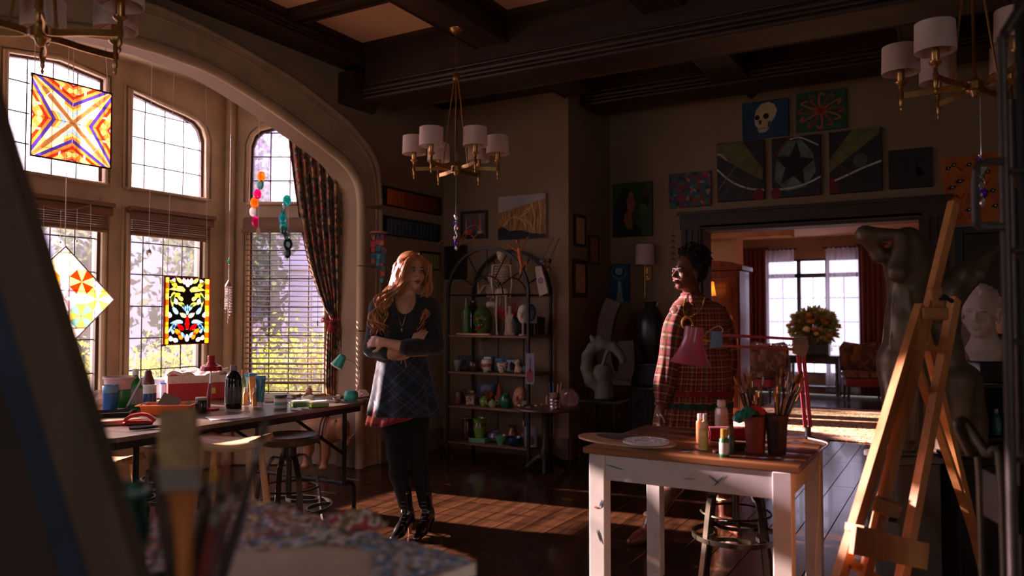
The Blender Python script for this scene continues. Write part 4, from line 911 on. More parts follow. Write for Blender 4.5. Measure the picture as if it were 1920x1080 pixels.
# red box with crumpled pale lining
p = onT(378, 752); k = proj(p)[2] / FPX
t = T('storage_box', 'red cardboard box with crumpled pale lining by the window', 'box', (p.x - .16, p.y + .1, TZ), R(58))
G().bbox((0, 0, .075), (.40, .24, .15), .004).o('box_body', PL((190, 24, 34), .5), t, smooth=0)
def lin_(u, v): return (-.205 + .41 * u, -.125 + .25 * v, .155 + .028 * math.sin(u * 23) * math.cos(v * 11) * .4 + .02 * math.sin(u * 9 + v * 5) + .012)
G().grid(lin_, 26, 14).o('lining', cloth((236, 206, 190)), t, solid=.02)
g = G()
for x in (-.2, .2): g.box((x, 0, .14), (.008, .25, .05))
for y in (-.12, .12): g.box((0, y, .14), (.40, .012, .05))
g.o('lining_edge', cloth((230, 196, 180)), t, smooth=0)
G().box((.07, -.1215, .06), (.05, .003, .04)).o('box_label', PL((214, 180, 90)), t, smooth=0)
# red desk lamp
REDM = mat((176, 36, 40), .25, var=.06, coat=.5)
p = onT(393, 769); k = proj(p)[2] / FPX; t = T('desk_lamp', 'red metal desk lamp with a flared hood', 'lamp', p, YAW)
G().lathe([(0, 0), (.055, 0), (.056, .012), (.02, .018), (0, .018)], 22).o('base', REDM, t)
G().tube([(-.012, 0, .015), (.002, 0, .16)], [.016, .011], 10).o('lower_arm', mat((150, 40, 60), .3, coat=.4), t); G().tube([(.002, 0, .155), (.006, 0, .28)], .006, 8).o('stem', mat((196, 190, 186), .25, metal=.8), t)
G().lathe([(0, .325), (.018, .325), (.022, .318), (.02, .29), (.03, .275), (.06, .262), (.068, .236), (.064, .236), (.056, .256), (.02, .272), (0, .275)], 26, (.006, 0, 0)).o('lamp_hood', REDM, t)
# brown desk lamp with a thin slanted arm, red-handled tool, black pieces
p = onT(240, 772); t = T('desk_lamp', 'brown pear-shaped desk lamp on a thin slanted arm', 'lamp', p, YAW)
BRN = mat((112, 60, 42), .35, coat=.3); h0 = at(278, 708, proj(p)[2] + .02); inv = Matrix.Rotation(-YAW, 3, 'Z'); hl = inv @ (h0 - p)
G().lathe([(0, 0), (.05, 0), (.05, .012), (.012, .02), (.010, .035), (0, .035)], 20).o('base', mat((40, 34, 32), .4), t)
G().tube([(0, 0, .03), (hl.x - .03, hl.y, hl.z + .0)], .0045, 8).tube([(-.008, 0, .03), (hl.x - .038, hl.y, hl.z + .0)], .003, 6).o('arm', mat((120, 110, 104), .3, metal=.8), t)
G().lathe([(0, .046), (.014, .044), (.02, .03), (.022, .012), (.034, -.015), (.036, -.04), (.033, -.04), (0, -.02)], 22, hl).o('lamp_hood', BRN, t)
p = onT(262, 797); t = T('red_hand_tool', 'red curved-handle tool at the near edge of the window table', 'tool', p, R(48))
G().tube(spl([(-.07, 0, .008), (-.066, 0, .03), (-.03, 0, .05), (.03, 0, .052), (.075, 0, .02)], 5), 1, sec=rect(.03, .016)).o('handle', PL((196, 34, 22)), t, smooth=50); G().bbox((.0, 0, .012), (.13, .026, .022), .006).o('body', PL((150, 24, 18)), t)
p = onT(276, 805); t = T('pliers', 'black-handled pliers on the near table edge', 'tool', p, R(60))
G().tube(spl([(-.08, -.012, .01), (-.02, -.02, .01), (.03, -.004, .01), (.07, .004, .01)], 4), .007, 8).o('handle', PL((26, 26, 28)), t); G().tube(spl([(-.08, .03, .01), (-.02, .02, .01), (.03, .006, .01), (.07, -.002, .01)], 4), .007, 8).o('handle', PL((26, 26, 28)), t); G().bbox((.075, 0, .01), (.05, .018, .012), .004).o('jaw', mat((110, 110, 112), .3, metal=.9), t)
p = onT(200, 780); t = T('black_tray', 'flat black tray of tools at the left end of the table', 'tray', p, R(50))
tray(.26, .17, .025, .005).o('tray_body', PL((30, 27, 26)), t, smooth=0)
for q in range(4): tag(G().tube([(-.10, 0, 0), (.10, 0, .002)], [.004, .006], 6).o('file_tool', mat((80, 74, 70), .3, metal=.7), loc=Vector(p) + Vector((-.03 + .025 * q, .02 * q - .03, .011)), rot=(0, 0, R(40 + 9 * q))), 'steel file lying in the flat black tray', 'tool', 'files in the black tray')
tag(G().bbox((0, 0, .012), (.30, .07, .024), .004).o('wood_board', wood((150, 112, 84), (180, 140, 108), .6, axis=0), loc=onT(206, 797), rot=(0, 0, R(62))), 'short pale wooden board on the table corner', 'board')
tag(G().bbox((0, 0, .002), (.21, .16, .003), .001).o('paper_sheet', PL((226, 214, 206), .5), loc=onT(428, 783), rot=(0, 0, R(64))), 'loose sheet of paper on the bare part of the window table', 'paper')
tag(G().tube(spl([(-.06, 0, .004), (-.02, .02, .004), (.03, 0, .004), (.09, .01, .004)], 5), .0025, 6).o('cable', PL((190, 180, 170)), loc=onT(440, 774), rot=(0, 0, R(60))), 'thin pale cable curling beside the red lamp', 'cable')
# sponges, chalk, brushes and scraps at the right end
for i, (u, v, r) in enumerate(((565, 762, 60), (596, 763, 72))):
    t = T('sponge', 'green foam block with a white top, ' + ('left of two', 'right of two')[i], 'sponge', onT(u, v), R(r)); G().bbox((0, 0, .014), (.12, .075, .028), .005).o('foam', mat((120, 160, 90), .95, var=.15, scale=60, bump=.3), t); G().bbox((0, 0, .032), (.12, .075, .009), .003).o('white_layer', mat((240, 240, 230), .95, var=.05, scale=60, bump=.2), t)
for i, (u, v) in enumerate(((556, 770), (568, 768))): tag(G().cyl((-.035, 0, .008), (.035, 0, .008), .008, n=10).o('chalk_stick', PL((244, 238, 234), .9), loc=onT(u, v), rot=(0, 0, R(10 + 20 * i))), 'white chalk stick on the table edge, ' + ('left of two', 'right of two')[i], 'chalk')
random.seed(5)
CB = [(150, 104, 62), (200, 160, 110), (90, 60, 40), (60, 70, 90), (120, 110, 100), (180, 150, 120), (210, 200, 190)]
for i in range(26):
    u, v = rnd(505, 690), rnd(741, 757)
    if 545 < u < 615 and v > 745: v = 742
    if 640 < u < 676: v = rnd(752, 757)
    z = TZ + .002 + (i % 4) * .008; p = FZ(u, v, z); L = rnd(.05, .10); t = T('paint_brush', 'paint brush lying in the heap at the right end of the window table', 'brush', (p.x, p.y, z), rnd(0, 3.1), 'brushes heaped on the window table')
    G().tube([(-L, 0, .005), (-L * .3, 0, .006), (L * .45, 0, .005)], [.0025, .005, .004], 7).o('handle', PL(random.choice(CB)), t); G().cyl((L * .45, 0, .005), (L * .65, 0, .005), .0052, n=8).o('ferrule', mat((190, 184, 176), .25, metal=.9), t); G().tube([(L * .65, 0, .005), (L * .8, 0, .005), (L, 0, .005)], [.005, .006, .001], 7).o('bristles', mat((120, 84, 50), .9), t)
for i in range(14):
    u, v = rnd(520, 668), rnd(747, 757); z = TZ
    if 545 < u < 615: v = 744
    p = FZ(u, v, z); s = rnd(.012, .026)
    tag(G().prism([(s * rnd(.7, 1.2) * math.cos(a), s * rnd(.6, 1) * math.sin(a)) for a in (0, 1.1, 2.3, 3.3, 4.4, 5.4)], (0, 0, 0), (1, 0, 0), (0, 1, 0), .009).o('clay_scrap', PL(random.choice([(190, 170, 150), (120, 112, 108), (206, 196, 180), (150, 120, 96)]), .8), loc=(p.x, p.y, z + .0005), smooth=0), 'small scrap of dried clay beside the brush heap', 'scrap', 'clay scraps on the window table')
# teal lamp with a bent neck
TEAL = mat((48, 168, 146), .35, coat=.2); p = onT(658, 750); t = T('desk_lamp', 'teal desk lamp with a bent chrome neck', 'lamp', p, YAW); d = proj(p)[2]; L = lambda u, v: inv @ (at(u, v, d) - p)
G().lathe([(0, 0), (.046, 0), (.048, .01), (.046, .05), (.036, .062), (0, .066)], 24).o('base', TEAL, t)
G().tube(spl([L(668, 736), L(672, 716), L(673, 698), L(668, 684), L(658, 677), L(647, 675)], 5), .0042, 8).o('neck', mat((200, 196, 190), .2, metal=.9), t)
ax = (L(630, 690) - L(646, 665)); G().lathe([(0, 0), (.022, .002), (.026, .012), (.042, .09), (.040, .09), (.024, .014), (0, .012)], 22, L(644, 666), ax).o('lamp_shade', TEAL, t); G().lathe([(.0425, .082), (.044, .09), (.041, .091)], 22, L(644, 666), ax, caps=False).o('shade_lip', PL((240, 232, 226)), t)
# black clamp lamp at the far left
p = onT(166, 760); t = T('clamp_lamp', 'dark articulated lamp half hidden by the foreground canvas', 'lamp', p, YAW); d = proj(p)[2]; L = lambda u, v: inv @ (at(u, v, d) - p)
G().lathe([(0, 0), (.04, 0), (.035, .02), (0, .02)], 16).o('base', BLACKM, t); G().tube([(0, 0, .02), L(163, 720), L(150, 690)], .006, 8).o('arm', mat((150, 140, 130), .3, metal=.8), t); G().ball(L(142, 688), (.035, .035, .045), 14, 8).o('lamp_head', mat((52, 40, 30), .5), t)
# ---------------------------------------------------------------- arched iron shelf unit against the back wall
SX0, SX1, SY0, SY1 = -4.11, -3.26, 5.93, 6.36
SW = SX1 - SX0; scx = (SX0 + SX1) / 2
IRN = mat((40, 34, 30), .5, metal=.5, var=.2, scale=15)
SHW = wood((96, 66, 44), (126, 92, 64), .55, axis=0)
su = T('arched_shelf', 'black iron shelf unit with sunburst arches and wooden shelves', 'shelf', (scx, (SY0 + SY1) / 2, 0))
hw, hd = SW / 2, (SY1 - SY0) / 2; SPR = 1.50
for sy in (-1, 1):
    for sx in (-1, 1): G().bbox((sx * hw, sy * hd, SPR / 2 + .0), (.026, .026, SPR), .003).o('post', IRN, su)
    G().tube(arc((0, sy * hd, SPR), hw, 0, 180, 28), 1, sec=rect(.026, .026), up=(0, 1, 0)).o('arch', IRN, su, smooth=60)
    G().tube(arc((0, sy * hd, SPR), .17, 0, 180, 16), .007, 6).o('inner_arch', IRN, su)
    for a in (0, 30, 60, 90, 120, 150, 180): G().cyl((math.cos(R(a)) * .17, sy * hd, SPR + math.sin(R(a)) * .17), (math.cos(R(a)) * hw, sy * hd, SPR + math.sin(R(a)) * hw), .006, n=6).o('spoke', IRN, su)
    G().cyl((-hw, sy * hd, SPR), (hw, sy * hd, SPR), .008, n=6).o('rail', IRN, su)
SZ = [1.135, .80, .487, .16]
for z in SZ: G().bbox((0, 0, z - .012), (SW + .02, SY1 - SY0 + .02, .022), .003).o('shelf_board', SHW, su)
for x in (-.14, .14): G().cyl((x, hd, .16), (x, hd, 1.12), .006, n=6).o('back_rod', IRN, su)
def sh(u, v, lv, dy=.1):
    """point on shelf lv (0 top) under pixel column u, dy behind the front edge"""
    r = ray(u, v); y = SY0 + dy; p = CAM + r * (y / r.y); return Vector((p.x, p.y, SZ[lv] - .001))
def pot(name, label, cat, u, lv, w, h, prof, m, dy=.12, parts=()):
    p = sh(u, 650, lv, dy); return vessel(name, label, cat, u, 0, w, h, prof, m, parts, place=p, k=proj(p)[2] / FPX)
def GZ(c, r=.22): return mat(c, r, var=.22, scale=9, coat=.4)
OPEN = lambda prof: prof
VASE = [(0, 0), (.55, 0), (.62, .03), (.95, .32), (1, .45), (.9, .65), (.6, .82), (.55, .88), (.68, .98), (.7, 1), (.6, 1), (.46, .88), (0, .84)]
EGG = [(0, 0), (.55, 0), (.6, .02), (.92, .28), (1, .5), (.92, .74), (.6, .94), (.62, 1), (.5, 1), (.46, .92), (0, .9)]
BOWL = [(0, 0), (.4, 0), (.42, .08), (.8, .5), (1, .96), (1, 1), (.94, 1), (.74, .56), (0, .2)]
pot('pitcher', 'green glazed pitcher with a tall spout on the top shelf', 'pitcher', 874, 0, 17, 48, [(0, 0), (.95, 0), (1, .04), (1, .95), (1.05, 1), (.9, 1), (.9, .1), (0, .1)], GZ((60, 110, 62)), .1, [('spout', GZ((60, 110, 62)), [(.3, .9), (.5, .95), (.42, 1.3), (.36, 1.45), (.25, 1.45), (.2, 1.0)])])
pot('glass_jar', 'dark glass jar on the top shelf behind the green mask', 'jar', 887, 0, 20, 62, [(0, 0), (.9, 0), (1, .05), (1, .8), (.6, .9), (.62, 1), (0, 1)], mat((30, 34, 28), .1, coat=1), .3)
# green fanged monster head
p = sh(905, 650, 0, .12); k = proj(p)[2] / FPX; t = T('monster_head', 'green monster head with yellow eyes and a red tongue on the top shelf', 'mask', p, YAW)
GRN = mat((62, 92, 32), .6, var=.3, scale=40, bump=.3)
fig('head', [('e', (0, 0, .145), (.085, .09, .12), None, .02), ('e', (.01, 0, .06), (.07, .075, .06), None, .03), ('e', (-.05, -.07, .17), (.03, .025, .014), None, .01), ('e', (.025, -.08, .17), (.03, .025, .014), None, .01), ('e', (-.02, -.09, .125), (.018, .025, .018), None, .012), ('x', (-.01, -.09, .082), (.035, .03, .02), None, .006), ('c', (0, 0, 0), (0, 0, .05), .06, .06, .02)], GRN, t, h=.006)
for x in (-.045, .02): e_ = G().ball((x, -.078, .150), .015, 12, 8).o('eye', mat((226, 150, 40), .2, coat=.5), t); G().ball((x - .002, -.091, .150), .005, 8, 6).o('pupil', mat((20, 10, 8), .2), e_)
for x in (-.03, -.008): G().lathe([(0, -.02), (.005, .0), (0, .004)], 6, (x, -.092, .098)).o('fang', mat((236, 230, 210), .4), t)
G().tube(spl([(-.01, -.08, .08), (-.02, -.105, .07), (-.045, -.12, .055), (-.07, -.12, .05)], 4), [.012, .014, .014, .014, .014, .013, .012, .011, .010, .009, .008, .007, .004][:13], 8).o('tongue', mat((170, 30, 24), .4), t)
# skeleton models
BONE = mat((216, 196, 170), .6, var=.1, scale=20)
def skeleton(label, u, lv, dy, hgt, pose):
    p = sh(u, 640, lv, dy); t = T('skeleton_model', label, 'skeleton', p, YAW); s = hgt
    fig('skull', [('e', (0, 0, .93 * s), (.055 * s, .065 * s, .06 * s), None, .01 * s), ('e', (-.005 * s, -.03 * s, .885 * s), (.038 * s, .04 * s, .04 * s), None, .02 * s), ('x', (-.022 * s, -.066 * s, .915 * s), (.014 * s, .02 * s, .013 * s), None, .004 * s), ('x', (.020 * s, -.066 * s, .915 * s), (.014 * s, .02 * s, .013 * s), None, .004 * s), ('x', (-.002 * s, -.07 * s, .887 * s), (.006 * s, .015 * s, .01 * s), None, .003 * s)], BONE, t, h=.007 * s)
    g = G()
    for k in range(14): g.lathe([(0, 0), (.016 * s, .004 * s), (.016 * s, .016 * s), (0, .02 * s)], 7, (0, .01 * s * math.sin(k * .4), (.50 + k * .025) * s))
    g.o('spine', BONE, t)
    for k in range(6):
        z = (.78 - k * .03) * s; w = (.06 + .022 * math.sin((k + 1) * .5)) * s
        G().tube([(w * math.cos(a), -.01 * s + w * .8 * math.sin(a), z - .02 * s * (1 - math.sin(a)) * .5) for a in [i * .4833 + .0 for i in range(13)]], .0075 * s, 5, closed=True).o('rib', BONE, t)
    fig('pelvis', [('e', (-.035 * s, 0, .485 * s), (.045 * s, .025 * s, .05 * s), (0, .4, 0), .015 * s), ('e', (.035 * s, 0, .485 * s), (.045 * s, .025 * s, .05 * s), (0, -.4, 0), .015 * s)], BONE, t, h=.008 * s)
    G().cyl((-.085 * s, -.01 * s, .80 * s), (.085 * s, -.01 * s, .80 * s), .007 * s, n=6).o('collar_bone', BONE, t)
    def bone(a, b, r): return G().tube([Vector(a) * s, Vector(a).lerp(Vector(b), .1) * s, Vector(a).lerp(Vector(b), .9) * s, Vector(b) * s], [r * 1.7 * s, r * s, r * s, r * 1.6 * s], 8)
    for q in pose: bone(*q).o('limb_bone', BONE, t)
    for sx in (-1, 1): G().bbox((sx * .05 * s, -.03 * s, .012 * s), (.035 * s, .1 * s, .024 * s), .008 * s).o('foot', BONE, t)
    return t
legs = [((-.05, 0, .45), (-.06, 0, .24), .011), ((-.06, 0, .24), (-.05, 0, .02), .009), ((.05, 0, .45), (.055, 0, .24), .011), ((.055, 0, .24), (.05, 0, .02), .009)]
skeleton('taller plaster skeleton model standing on the top shelf', 940, 0, .12, .80, legs + [((-.10, 0, .80), (-.11, -.02, .60), .009), ((-.11, -.02, .60), (-.09, -.05, .42), .008), ((.10, 0, .80), (.12, -.03, .58), .009), ((.12, -.03, .58), (.10, -.09, .42), .008)])
skeleton('small plaster skeleton model behind the green monster head', 920, 0, .27, .58, legs + [((-.10, 0, .80), (-.20, -.02, .66), .009), ((-.20, -.02, .66), (-.21, -.05, .84), .008), ((.10, 0, .80), (.16, -.03, .62), .009), ((.16, -.03, .62), (.14, -.09, .46), .008)])
STN = mat((176, 160, 138), .8, var=.1, scale=14, bump=.1)
p = sh(956, 650, 0, .06); k = proj(p)[2] / FPX; t = T('figurine', 'pale carved standing figurine at the front of the top shelf', 'figurine', p, YAW)
fig('statuette', [('c', (0, 0, .02), (0, 0, .14), .034, .026, .01), ('c', (0, 0, .14), (0, 0, .20), .026, .02, .015), ('e', (0, 0, .235), (.016, .017, .022), None, .012), ('c', (-.024, -.01, .18), (-.012, -.026, .13), .009, .008, .008), ('c', (.024, -.01, .18), (.012, -.026, .13), .009, .008, .008), ('e', (0, 0, .255), (.02, .02, .012), None, .008)], STN, t, h=.004); G().bbox((0, 0, .011), (.085, .08, .022), .003).o('plinth', STN, t)
# coral, teal vase, masks, boxes on the top shelf
p = sh(954, 640, 0, .24); t = T('red_coral', 'red branching coral on the top shelf', 'coral', p, YAW); random.seed(3); CRL = mat((176, 40, 22), .6, bump=.2)
g = G(); g.lathe([(0, 0), (.05, 0), (.05, .02), (.02, .03), (0, .2)], 12)
for i in range(26):
    a = rnd(-1.2, 1.2); b_ = rnd(-.5, .5); g.tube([(0, 0, .12), (math.sin(a) * .06, b_ * .05, .17 + rnd(-.02, .04)), (math.sin(a) * rnd(.09, .14), b_ * .07, .22 + math.cos(a) * rnd(.02, .09))], [.012, .008, .003], 6)
g.o('branches', CRL, t)
pot('teal_vase', 'teal glass vase behind the figurine', 'vase', 966, 0, 30, 32, EGG, GZ((40, 130, 126)), .3)
p = sh(981, 640, 0, .10); t = T('white_mask', 'white half mask on a stand at the right of the top shelf', 'mask', p, YAW)
fig('mask_face', [('e', (0, .01, .19), (.052, .045, .085), None, .01), ('e', (-.02, -.04, .185), (.012, .018, .028), None, .014), ('x', (-.025, -.04, .21), (.013, .02, .008), None, .004), ('x', (0.02, -.04, .21), (.013, .02, .008), None, .004), ('x', (-.01, -.045, .14), (.02, .02, .006), None, .004), ('e', (.0, .07, .19), (.04, .02, .07), None, .01)], mat((222, 206, 182), .6), t, h=.005)
G().tube([(0, 0.01, 0), (0, .01, .12)], .012, 8).lathe([(0, 0), (.04, 0), (.035, .012), (0, .014)], 14).o('stand', mat((170, 150, 126), .6), t)
p = sh(996, 640, 0, .03); t = T('oval_picture', 'green oval face picture on a grey card at the right shelf post', 'picture', p, YAW)
G().bbox((0, 0, .205), (.10, .006, .19), .002).o('card', mat((138, 142, 150), .7), t); fig('oval_face', [('e', (0, -.006, .205), (.042, .016, .075), None, .005), ('x', (-.015, -.026, .225), (.012, .012, .006), None, .003), ('x', (.015, -.026, .225), (.012, .012, .006), None, .003)], mat((34, 60, 50), .4), t, h=.004); G().cyl((0, .01, 0), (0, .01, .12), .005, n=6).lathe([(0, 0), (.03, 0), (.03, .006), (0, .006)], 12, (0, .01, 0)).o('stand', IRN, t)
tag(G().bbox((0, 0, .06), (.10, .10, .12), .003).o('black_box', mat((22, 20, 20), .5), loc=sh(975, 640, 0, .2), rot=(0, 0, .1)), 'black box at the back right of the top shelf', 'box')
for i, (u, h_, c_) in enumerate(((1006, .15, (60, 44, 34)), (1012, .17, (96, 70, 50)), (1018, .16, (50, 46, 44)))): tag(G().bbox((0, 0, h_ / 2), (.022, .13, h_), .003).o('book', mat(c_, .7), loc=sh(u - 4, 640, 0, .32)), ('brown book, leftmost of three at the top shelf end', 'tan book, middle of three at the top shelf end', 'dark grey book, rightmost of three at the top shelf end')[i], 'book', 'books on the top shelf')
tag(G().bbox((0, 0, .008), (.36, .035, .016), .002).o('pale_strip', wood((206, 150, 110), (226, 170, 130), .6, axis=0), loc=sh(888, 640, 0, .02)), 'pale wooden ruler along the front of the top shelf', 'ruler')
# framed cards standing on the second shelf
def card(label, u, lv, w, h, cols, dy=.3, kind='noise', sc=40, fr=None, extra=None):
    p = sh(u, 680, lv, dy); k = proj(p)[2] / FPX; t = T('picture_card', label, 'picture', p, R(4)); a, b_ = w * k, h * k
    G().bbox((0, 0, b_ / 2), (a, .008, b_), .002).o('board', mat(fr or cols[0], .6), t); G().box((0, -.0048, b_ / 2), (a * .9, .002, b_ * .92)).o('print', ramp_mat(cols, kind, sc, .5) if len(cols) > 1 else mat(cols[0]), t, smooth=0)
    if extra:
        for c_, P in extra: G().prism([(x * a, y * b_) for x, y in P], (0, -.0075, 0), (1, 0, 0), (0, 0, 1), .001).o('drawing', mat(c_, .6), t, smooth=0)
    return t
D = lambda cx, cy, rx, ry, n=14: [(cx + rx * math.cos(2 * math.pi * i / n), cy + ry * math.sin(2 * math.pi * i / n)) for i in range(n)]
card('dark blue card with a black figure, left on the second shelf', 872, 1, 32, 24, [(44, 54, 78), (56, 66, 92)], extra=[((14, 14, 18), [(-.3, .05), (-.1, .5), (-.15, .9), (0, .6), (.15, .9), (.1, .5), (.3, .05), (0, .3)])])
card('blue card with a red line on the second shelf', 915, 1, 26, 26, [(54, 76, 124), (66, 92, 140)], extra=[((190, 70, 60), [(-.03, .3), (.03, .3), (.03, .95), (-.03, .95)])])
card('dark card with a pale plant drawing on the second shelf', 953, 1, 24, 25, [(36, 52, 84), (46, 66, 100)], extra=[((206, 196, 186), [(-.3, .15), (-.15, .6), (0, .9), (.1, .5), (.35, .7), (.2, .2)])])
card('white card with a red rose in front on the second shelf', 914, 1, 15, 26, [(226, 220, 214), (236, 230, 226)], .2, extra=[((170, 30, 36), D(0, .62, .36, .22)), ((150, 20, 30), [(-.04, .1), (.04, .1), (.04, .5), (-.04, .5)])])
card('bright blue card on the second shelf', 936, 1, 14, 24, [(40, 130, 190), (60, 150, 206)], .2, extra=[((240, 230, 210), D(.1, .45, .2, .1))])
card('pale blue card with a black cat drawing on the second shelf', 962, 1, 26, 22, [(150, 164, 176), (166, 178, 190)], .22, extra=[((20, 22, 26), [(-.2, .1), (-.22, .7), (-.1, .95), (0, .7), (.12, .95), (.22, .6), (.2, .1)])])
p = sh(994, 680, 1, -.022); t = T('hanging_picture', 'grey card with a red vase hanging on the right shelf post', 'picture', (p.x, p.y, .71), 0); G().bbox((0, 0, .14), (.09, .006, .27), .002).o('board', mat((120, 124, 138), .7), t)
G().prism([(x * .09, y * .23) for x, y in D(0, .35, .38, .26)] , (0, -.0045, 0), (1, 0, 0), (0, 0, 1), .001).prism([(-.008, .11), (.008, .11), (.005, .24), (-.005, .24)], (0, -.0045, 0), (1, 0, 0), (0, 0, 1), .001).o('drawing', mat((130, 46, 36), .6), t, smooth=0)
pot('small_vase', 'small blue patterned vase at the left of the second shelf', 'vase', 857, 1, 20, 20, [(0, 0), (.5, 0), (.55, .3), (.9, .5), (1, .9), (1, 1), (.8, 1), (0, .9)], ramp_mat([(70, 100, 120), (150, 170, 170), (60, 90, 96), (180, 150, 90)], 'noise', 60, .25), .1)
pot('brown_bowl', 'brown glazed bowl on the second shelf', 'bowl', 888, 1, 24, 18, [(0, 0), (.5, 0), (.9, .3), (1, .7), (.8, 1), (.7, 1), (0, .9)], GZ((92, 54, 24)), .12)
pot('painted_vase', 'white vase with a painted tree and green foot on the second shelf', 'vase', 912, 1, 22, 24, [(0, 0), (.6, 0), (.6, .1), (.55, .14), (.95, .45), (1, .7), (.8, .92), (.85, 1), (.7, 1), (0, .9)], GZ((206, 206, 200)), .06, [('foot', GZ((60, 100, 50)), [(0, 0), (.66, 0), (.62, .14), (0, .15)]), ('painted_tree', GZ((150, 90, 50)), [(.96, .42), (1.02, .5), (1.03, .66), (.97, .72)])])
pot('brown_cup', 'brown and white cup on the second shelf', 'cup', 942, 1, 22, 19, [(0, 0), (.5, 0), (.6, .1), (1, .8), (1, 1), (.88, 1), (.5, .2), (0, .15)], ramp_mat([(150, 80, 40), (226, 206, 186), (90, 120, 110)], 'noise', 30, .25), .08)
p = sh(970, 680, 1, .07); t = T('dog_figurine', 'pale seated dog figurine at the right of the second shelf', 'figurine', p, YAW)
fig('dog', [('e', (.01, 0, .035), (.03, .025, .035), None, .01), ('c', (.0, 0, .05), (-.004, 0, .085), .02, .014, .01), ('e', (-.012, 0, .095), (.02, .014, .014), None, .006), ('c', (-.002, -.01, .1), (.004, -.012, .125), .006, .003, .004), ('c', (-.002, .01, .1), (.004, .012, .125), .006, .003, .004), ('c', (-.016, -.01, .05), (-.02, -.012, .004), .008, .007, .005), ('c', (-.016, .012, .05), (-.02, .014, .004), .008, .007, .005), ('c', (.03, 0, .02), (.05, 0, .05), .006, .004, .004)], mat((206, 176, 140), .5), t, h=.0035)
pot('candle_jar', 'small green jar at the right end of the second shelf', 'jar', 984, 1, 10, 14, JAR, GZ((110, 160, 130)), .25, [('lid', GZ((90, 60, 40)), LID)])
# third shelf
card('large dark blue card with a flower vase on the third shelf', 911, 2, 38, 38, [(52, 66, 92), (70, 84, 112)], .33, extra=[((120, 130, 150), D(0, .7, .3, .2)), ((40, 44, 60), D(0, .32, .2, .2))])
pot('purple_jar', 'purple-brown glazed cylinder jar at the left of the third shelf', 'jar', 859, 2, 15, 24, [(0, 0), (.95, 0), (1, .05), (1, .95), (.94, 1), (.8, 1), (0, .9)], ramp_mat([(80, 46, 60), (120, 60, 70), (60, 50, 80)], 'noise', 40, .3), .1)
pot('slim_vase', 'slim olive vase behind the purple jar', 'vase', 871, 2, 10, 26, VASE, GZ((96, 92, 50)), .2)
p = sh(884, 720, 2, .1); t = T('ceramic_box', 'square patterned ceramic box on the third shelf', 'box', p, R(12)); G().bbox((0, 0, .045), (.088, .08, .09), .006).o('box_body', ramp_mat([(120, 96, 92), (170, 140, 130), (84, 70, 80), (190, 160, 120)], 'voronoi', 60, .4), t); G().bbox((0, 0, .095), (.094, .086, .012), .004).o('box_lid', mat((140, 112, 104), .4), t)
p2 = Vector(p) + Vector((0, 0, .101)); t = T('rabbit_figurine', 'tiny yellow rabbit figurine on the ceramic box', 'figurine', p2, YAW); fig('rabbit', [('e', (.008, 0, .018), (.02, .014, .018), None, .006), ('e', (-.012, 0, .036), (.012, .01, .011), None, .006), ('c', (-.01, -.005, .042), (-.004, -.008, .066), .005, .003, .003), ('c', (-.01, .006, .042), (.0, .01, .062), .005, .003, .003)], mat((150, 116, 50), .5), t, h=.003)
pot('gourd', 'green gourd-shaped pot on the third shelf', 'pot', 908, 2, 19, 19, [(0, 0), (.6, 0), (.95, .3), (1, .5), (.8, .75), (.4, .9), (.3, 1), (0, 1)], GZ((120, 150, 60)), .08)
p = sh(913, 720, 2, .24); t = T('squirrel_figurine', 'rust-brown squirrel figurine on the third shelf', 'figurine', p, YAW); fig('squirrel', [('e', (0, 0, .05), (.03, .03, .05), None, .015), ('e', (-.012, 0, .11), (.024, .02, .022), None, .012), ('c', (.03, 0, .02), (.045, 0, .09), .016, .02, .015), ('c', (.045, 0, .09), (.03, 0, .125), .02, .012, .015)], mat((140, 72, 34), .6), t, h=.005)
p = sh(923, 720, 2, .05); t = T('teapot', 'small pale green teapot on the third shelf', 'teapot', p, YAW); GT = GZ((150, 170, 130)); G().lathe([(0, 0), (.024, 0), (.036, .02), (.038, .036), (.026, .056), (.01, .062), (.008, .072), (0, .074)], 18).o('pot_body', GT, t); G().tube(spl([(-.03, 0, .025), (-.05, 0, .035), (-.056, 0, .058)], 4), [.009, .008, .008, .008, .007, .007, .006, .006, .005], 8).o('spout', GT, t); G().tube(spl([(.03, 0, .02), (.056, 0, .03), (.056, 0, .055), (.03, 0, .055)], 4), .005, 7).o('handle', GT, t)
p = sh(937, 720, 2, .2); t = T('gnome_figurine', 'brown gnome figurine with a pointed hat on the third shelf', 'figurine', p, YAW); fig('gnome', [('e', (0, 0, .05), (.04, .036, .055), None, .015), ('e', (0, -.006, .11), (.03, .03, .03), None, .012), ('e', (0, -.03, .105), (.02, .014, .028), None, .01), ('c', (0, 0, .13), (-.006, 0, .21), .03, .004, .008), ('c', (-.035, -.01, .08), (-.03, -.03, .05), .013, .011, .008), ('c', (.035, -.01, .08), (.03, -.03, .05), .013, .011, .008)], mat((150, 70, 46), .5), t, h=.005)
pot('green_vase', 'round green glazed vase on the third shelf', 'vase', 948, 2, 24, 27, EGG, GZ((16, 104, 74)), .06)
CLAY = mat((196, 140, 108), .8, var=.08, scale=20)
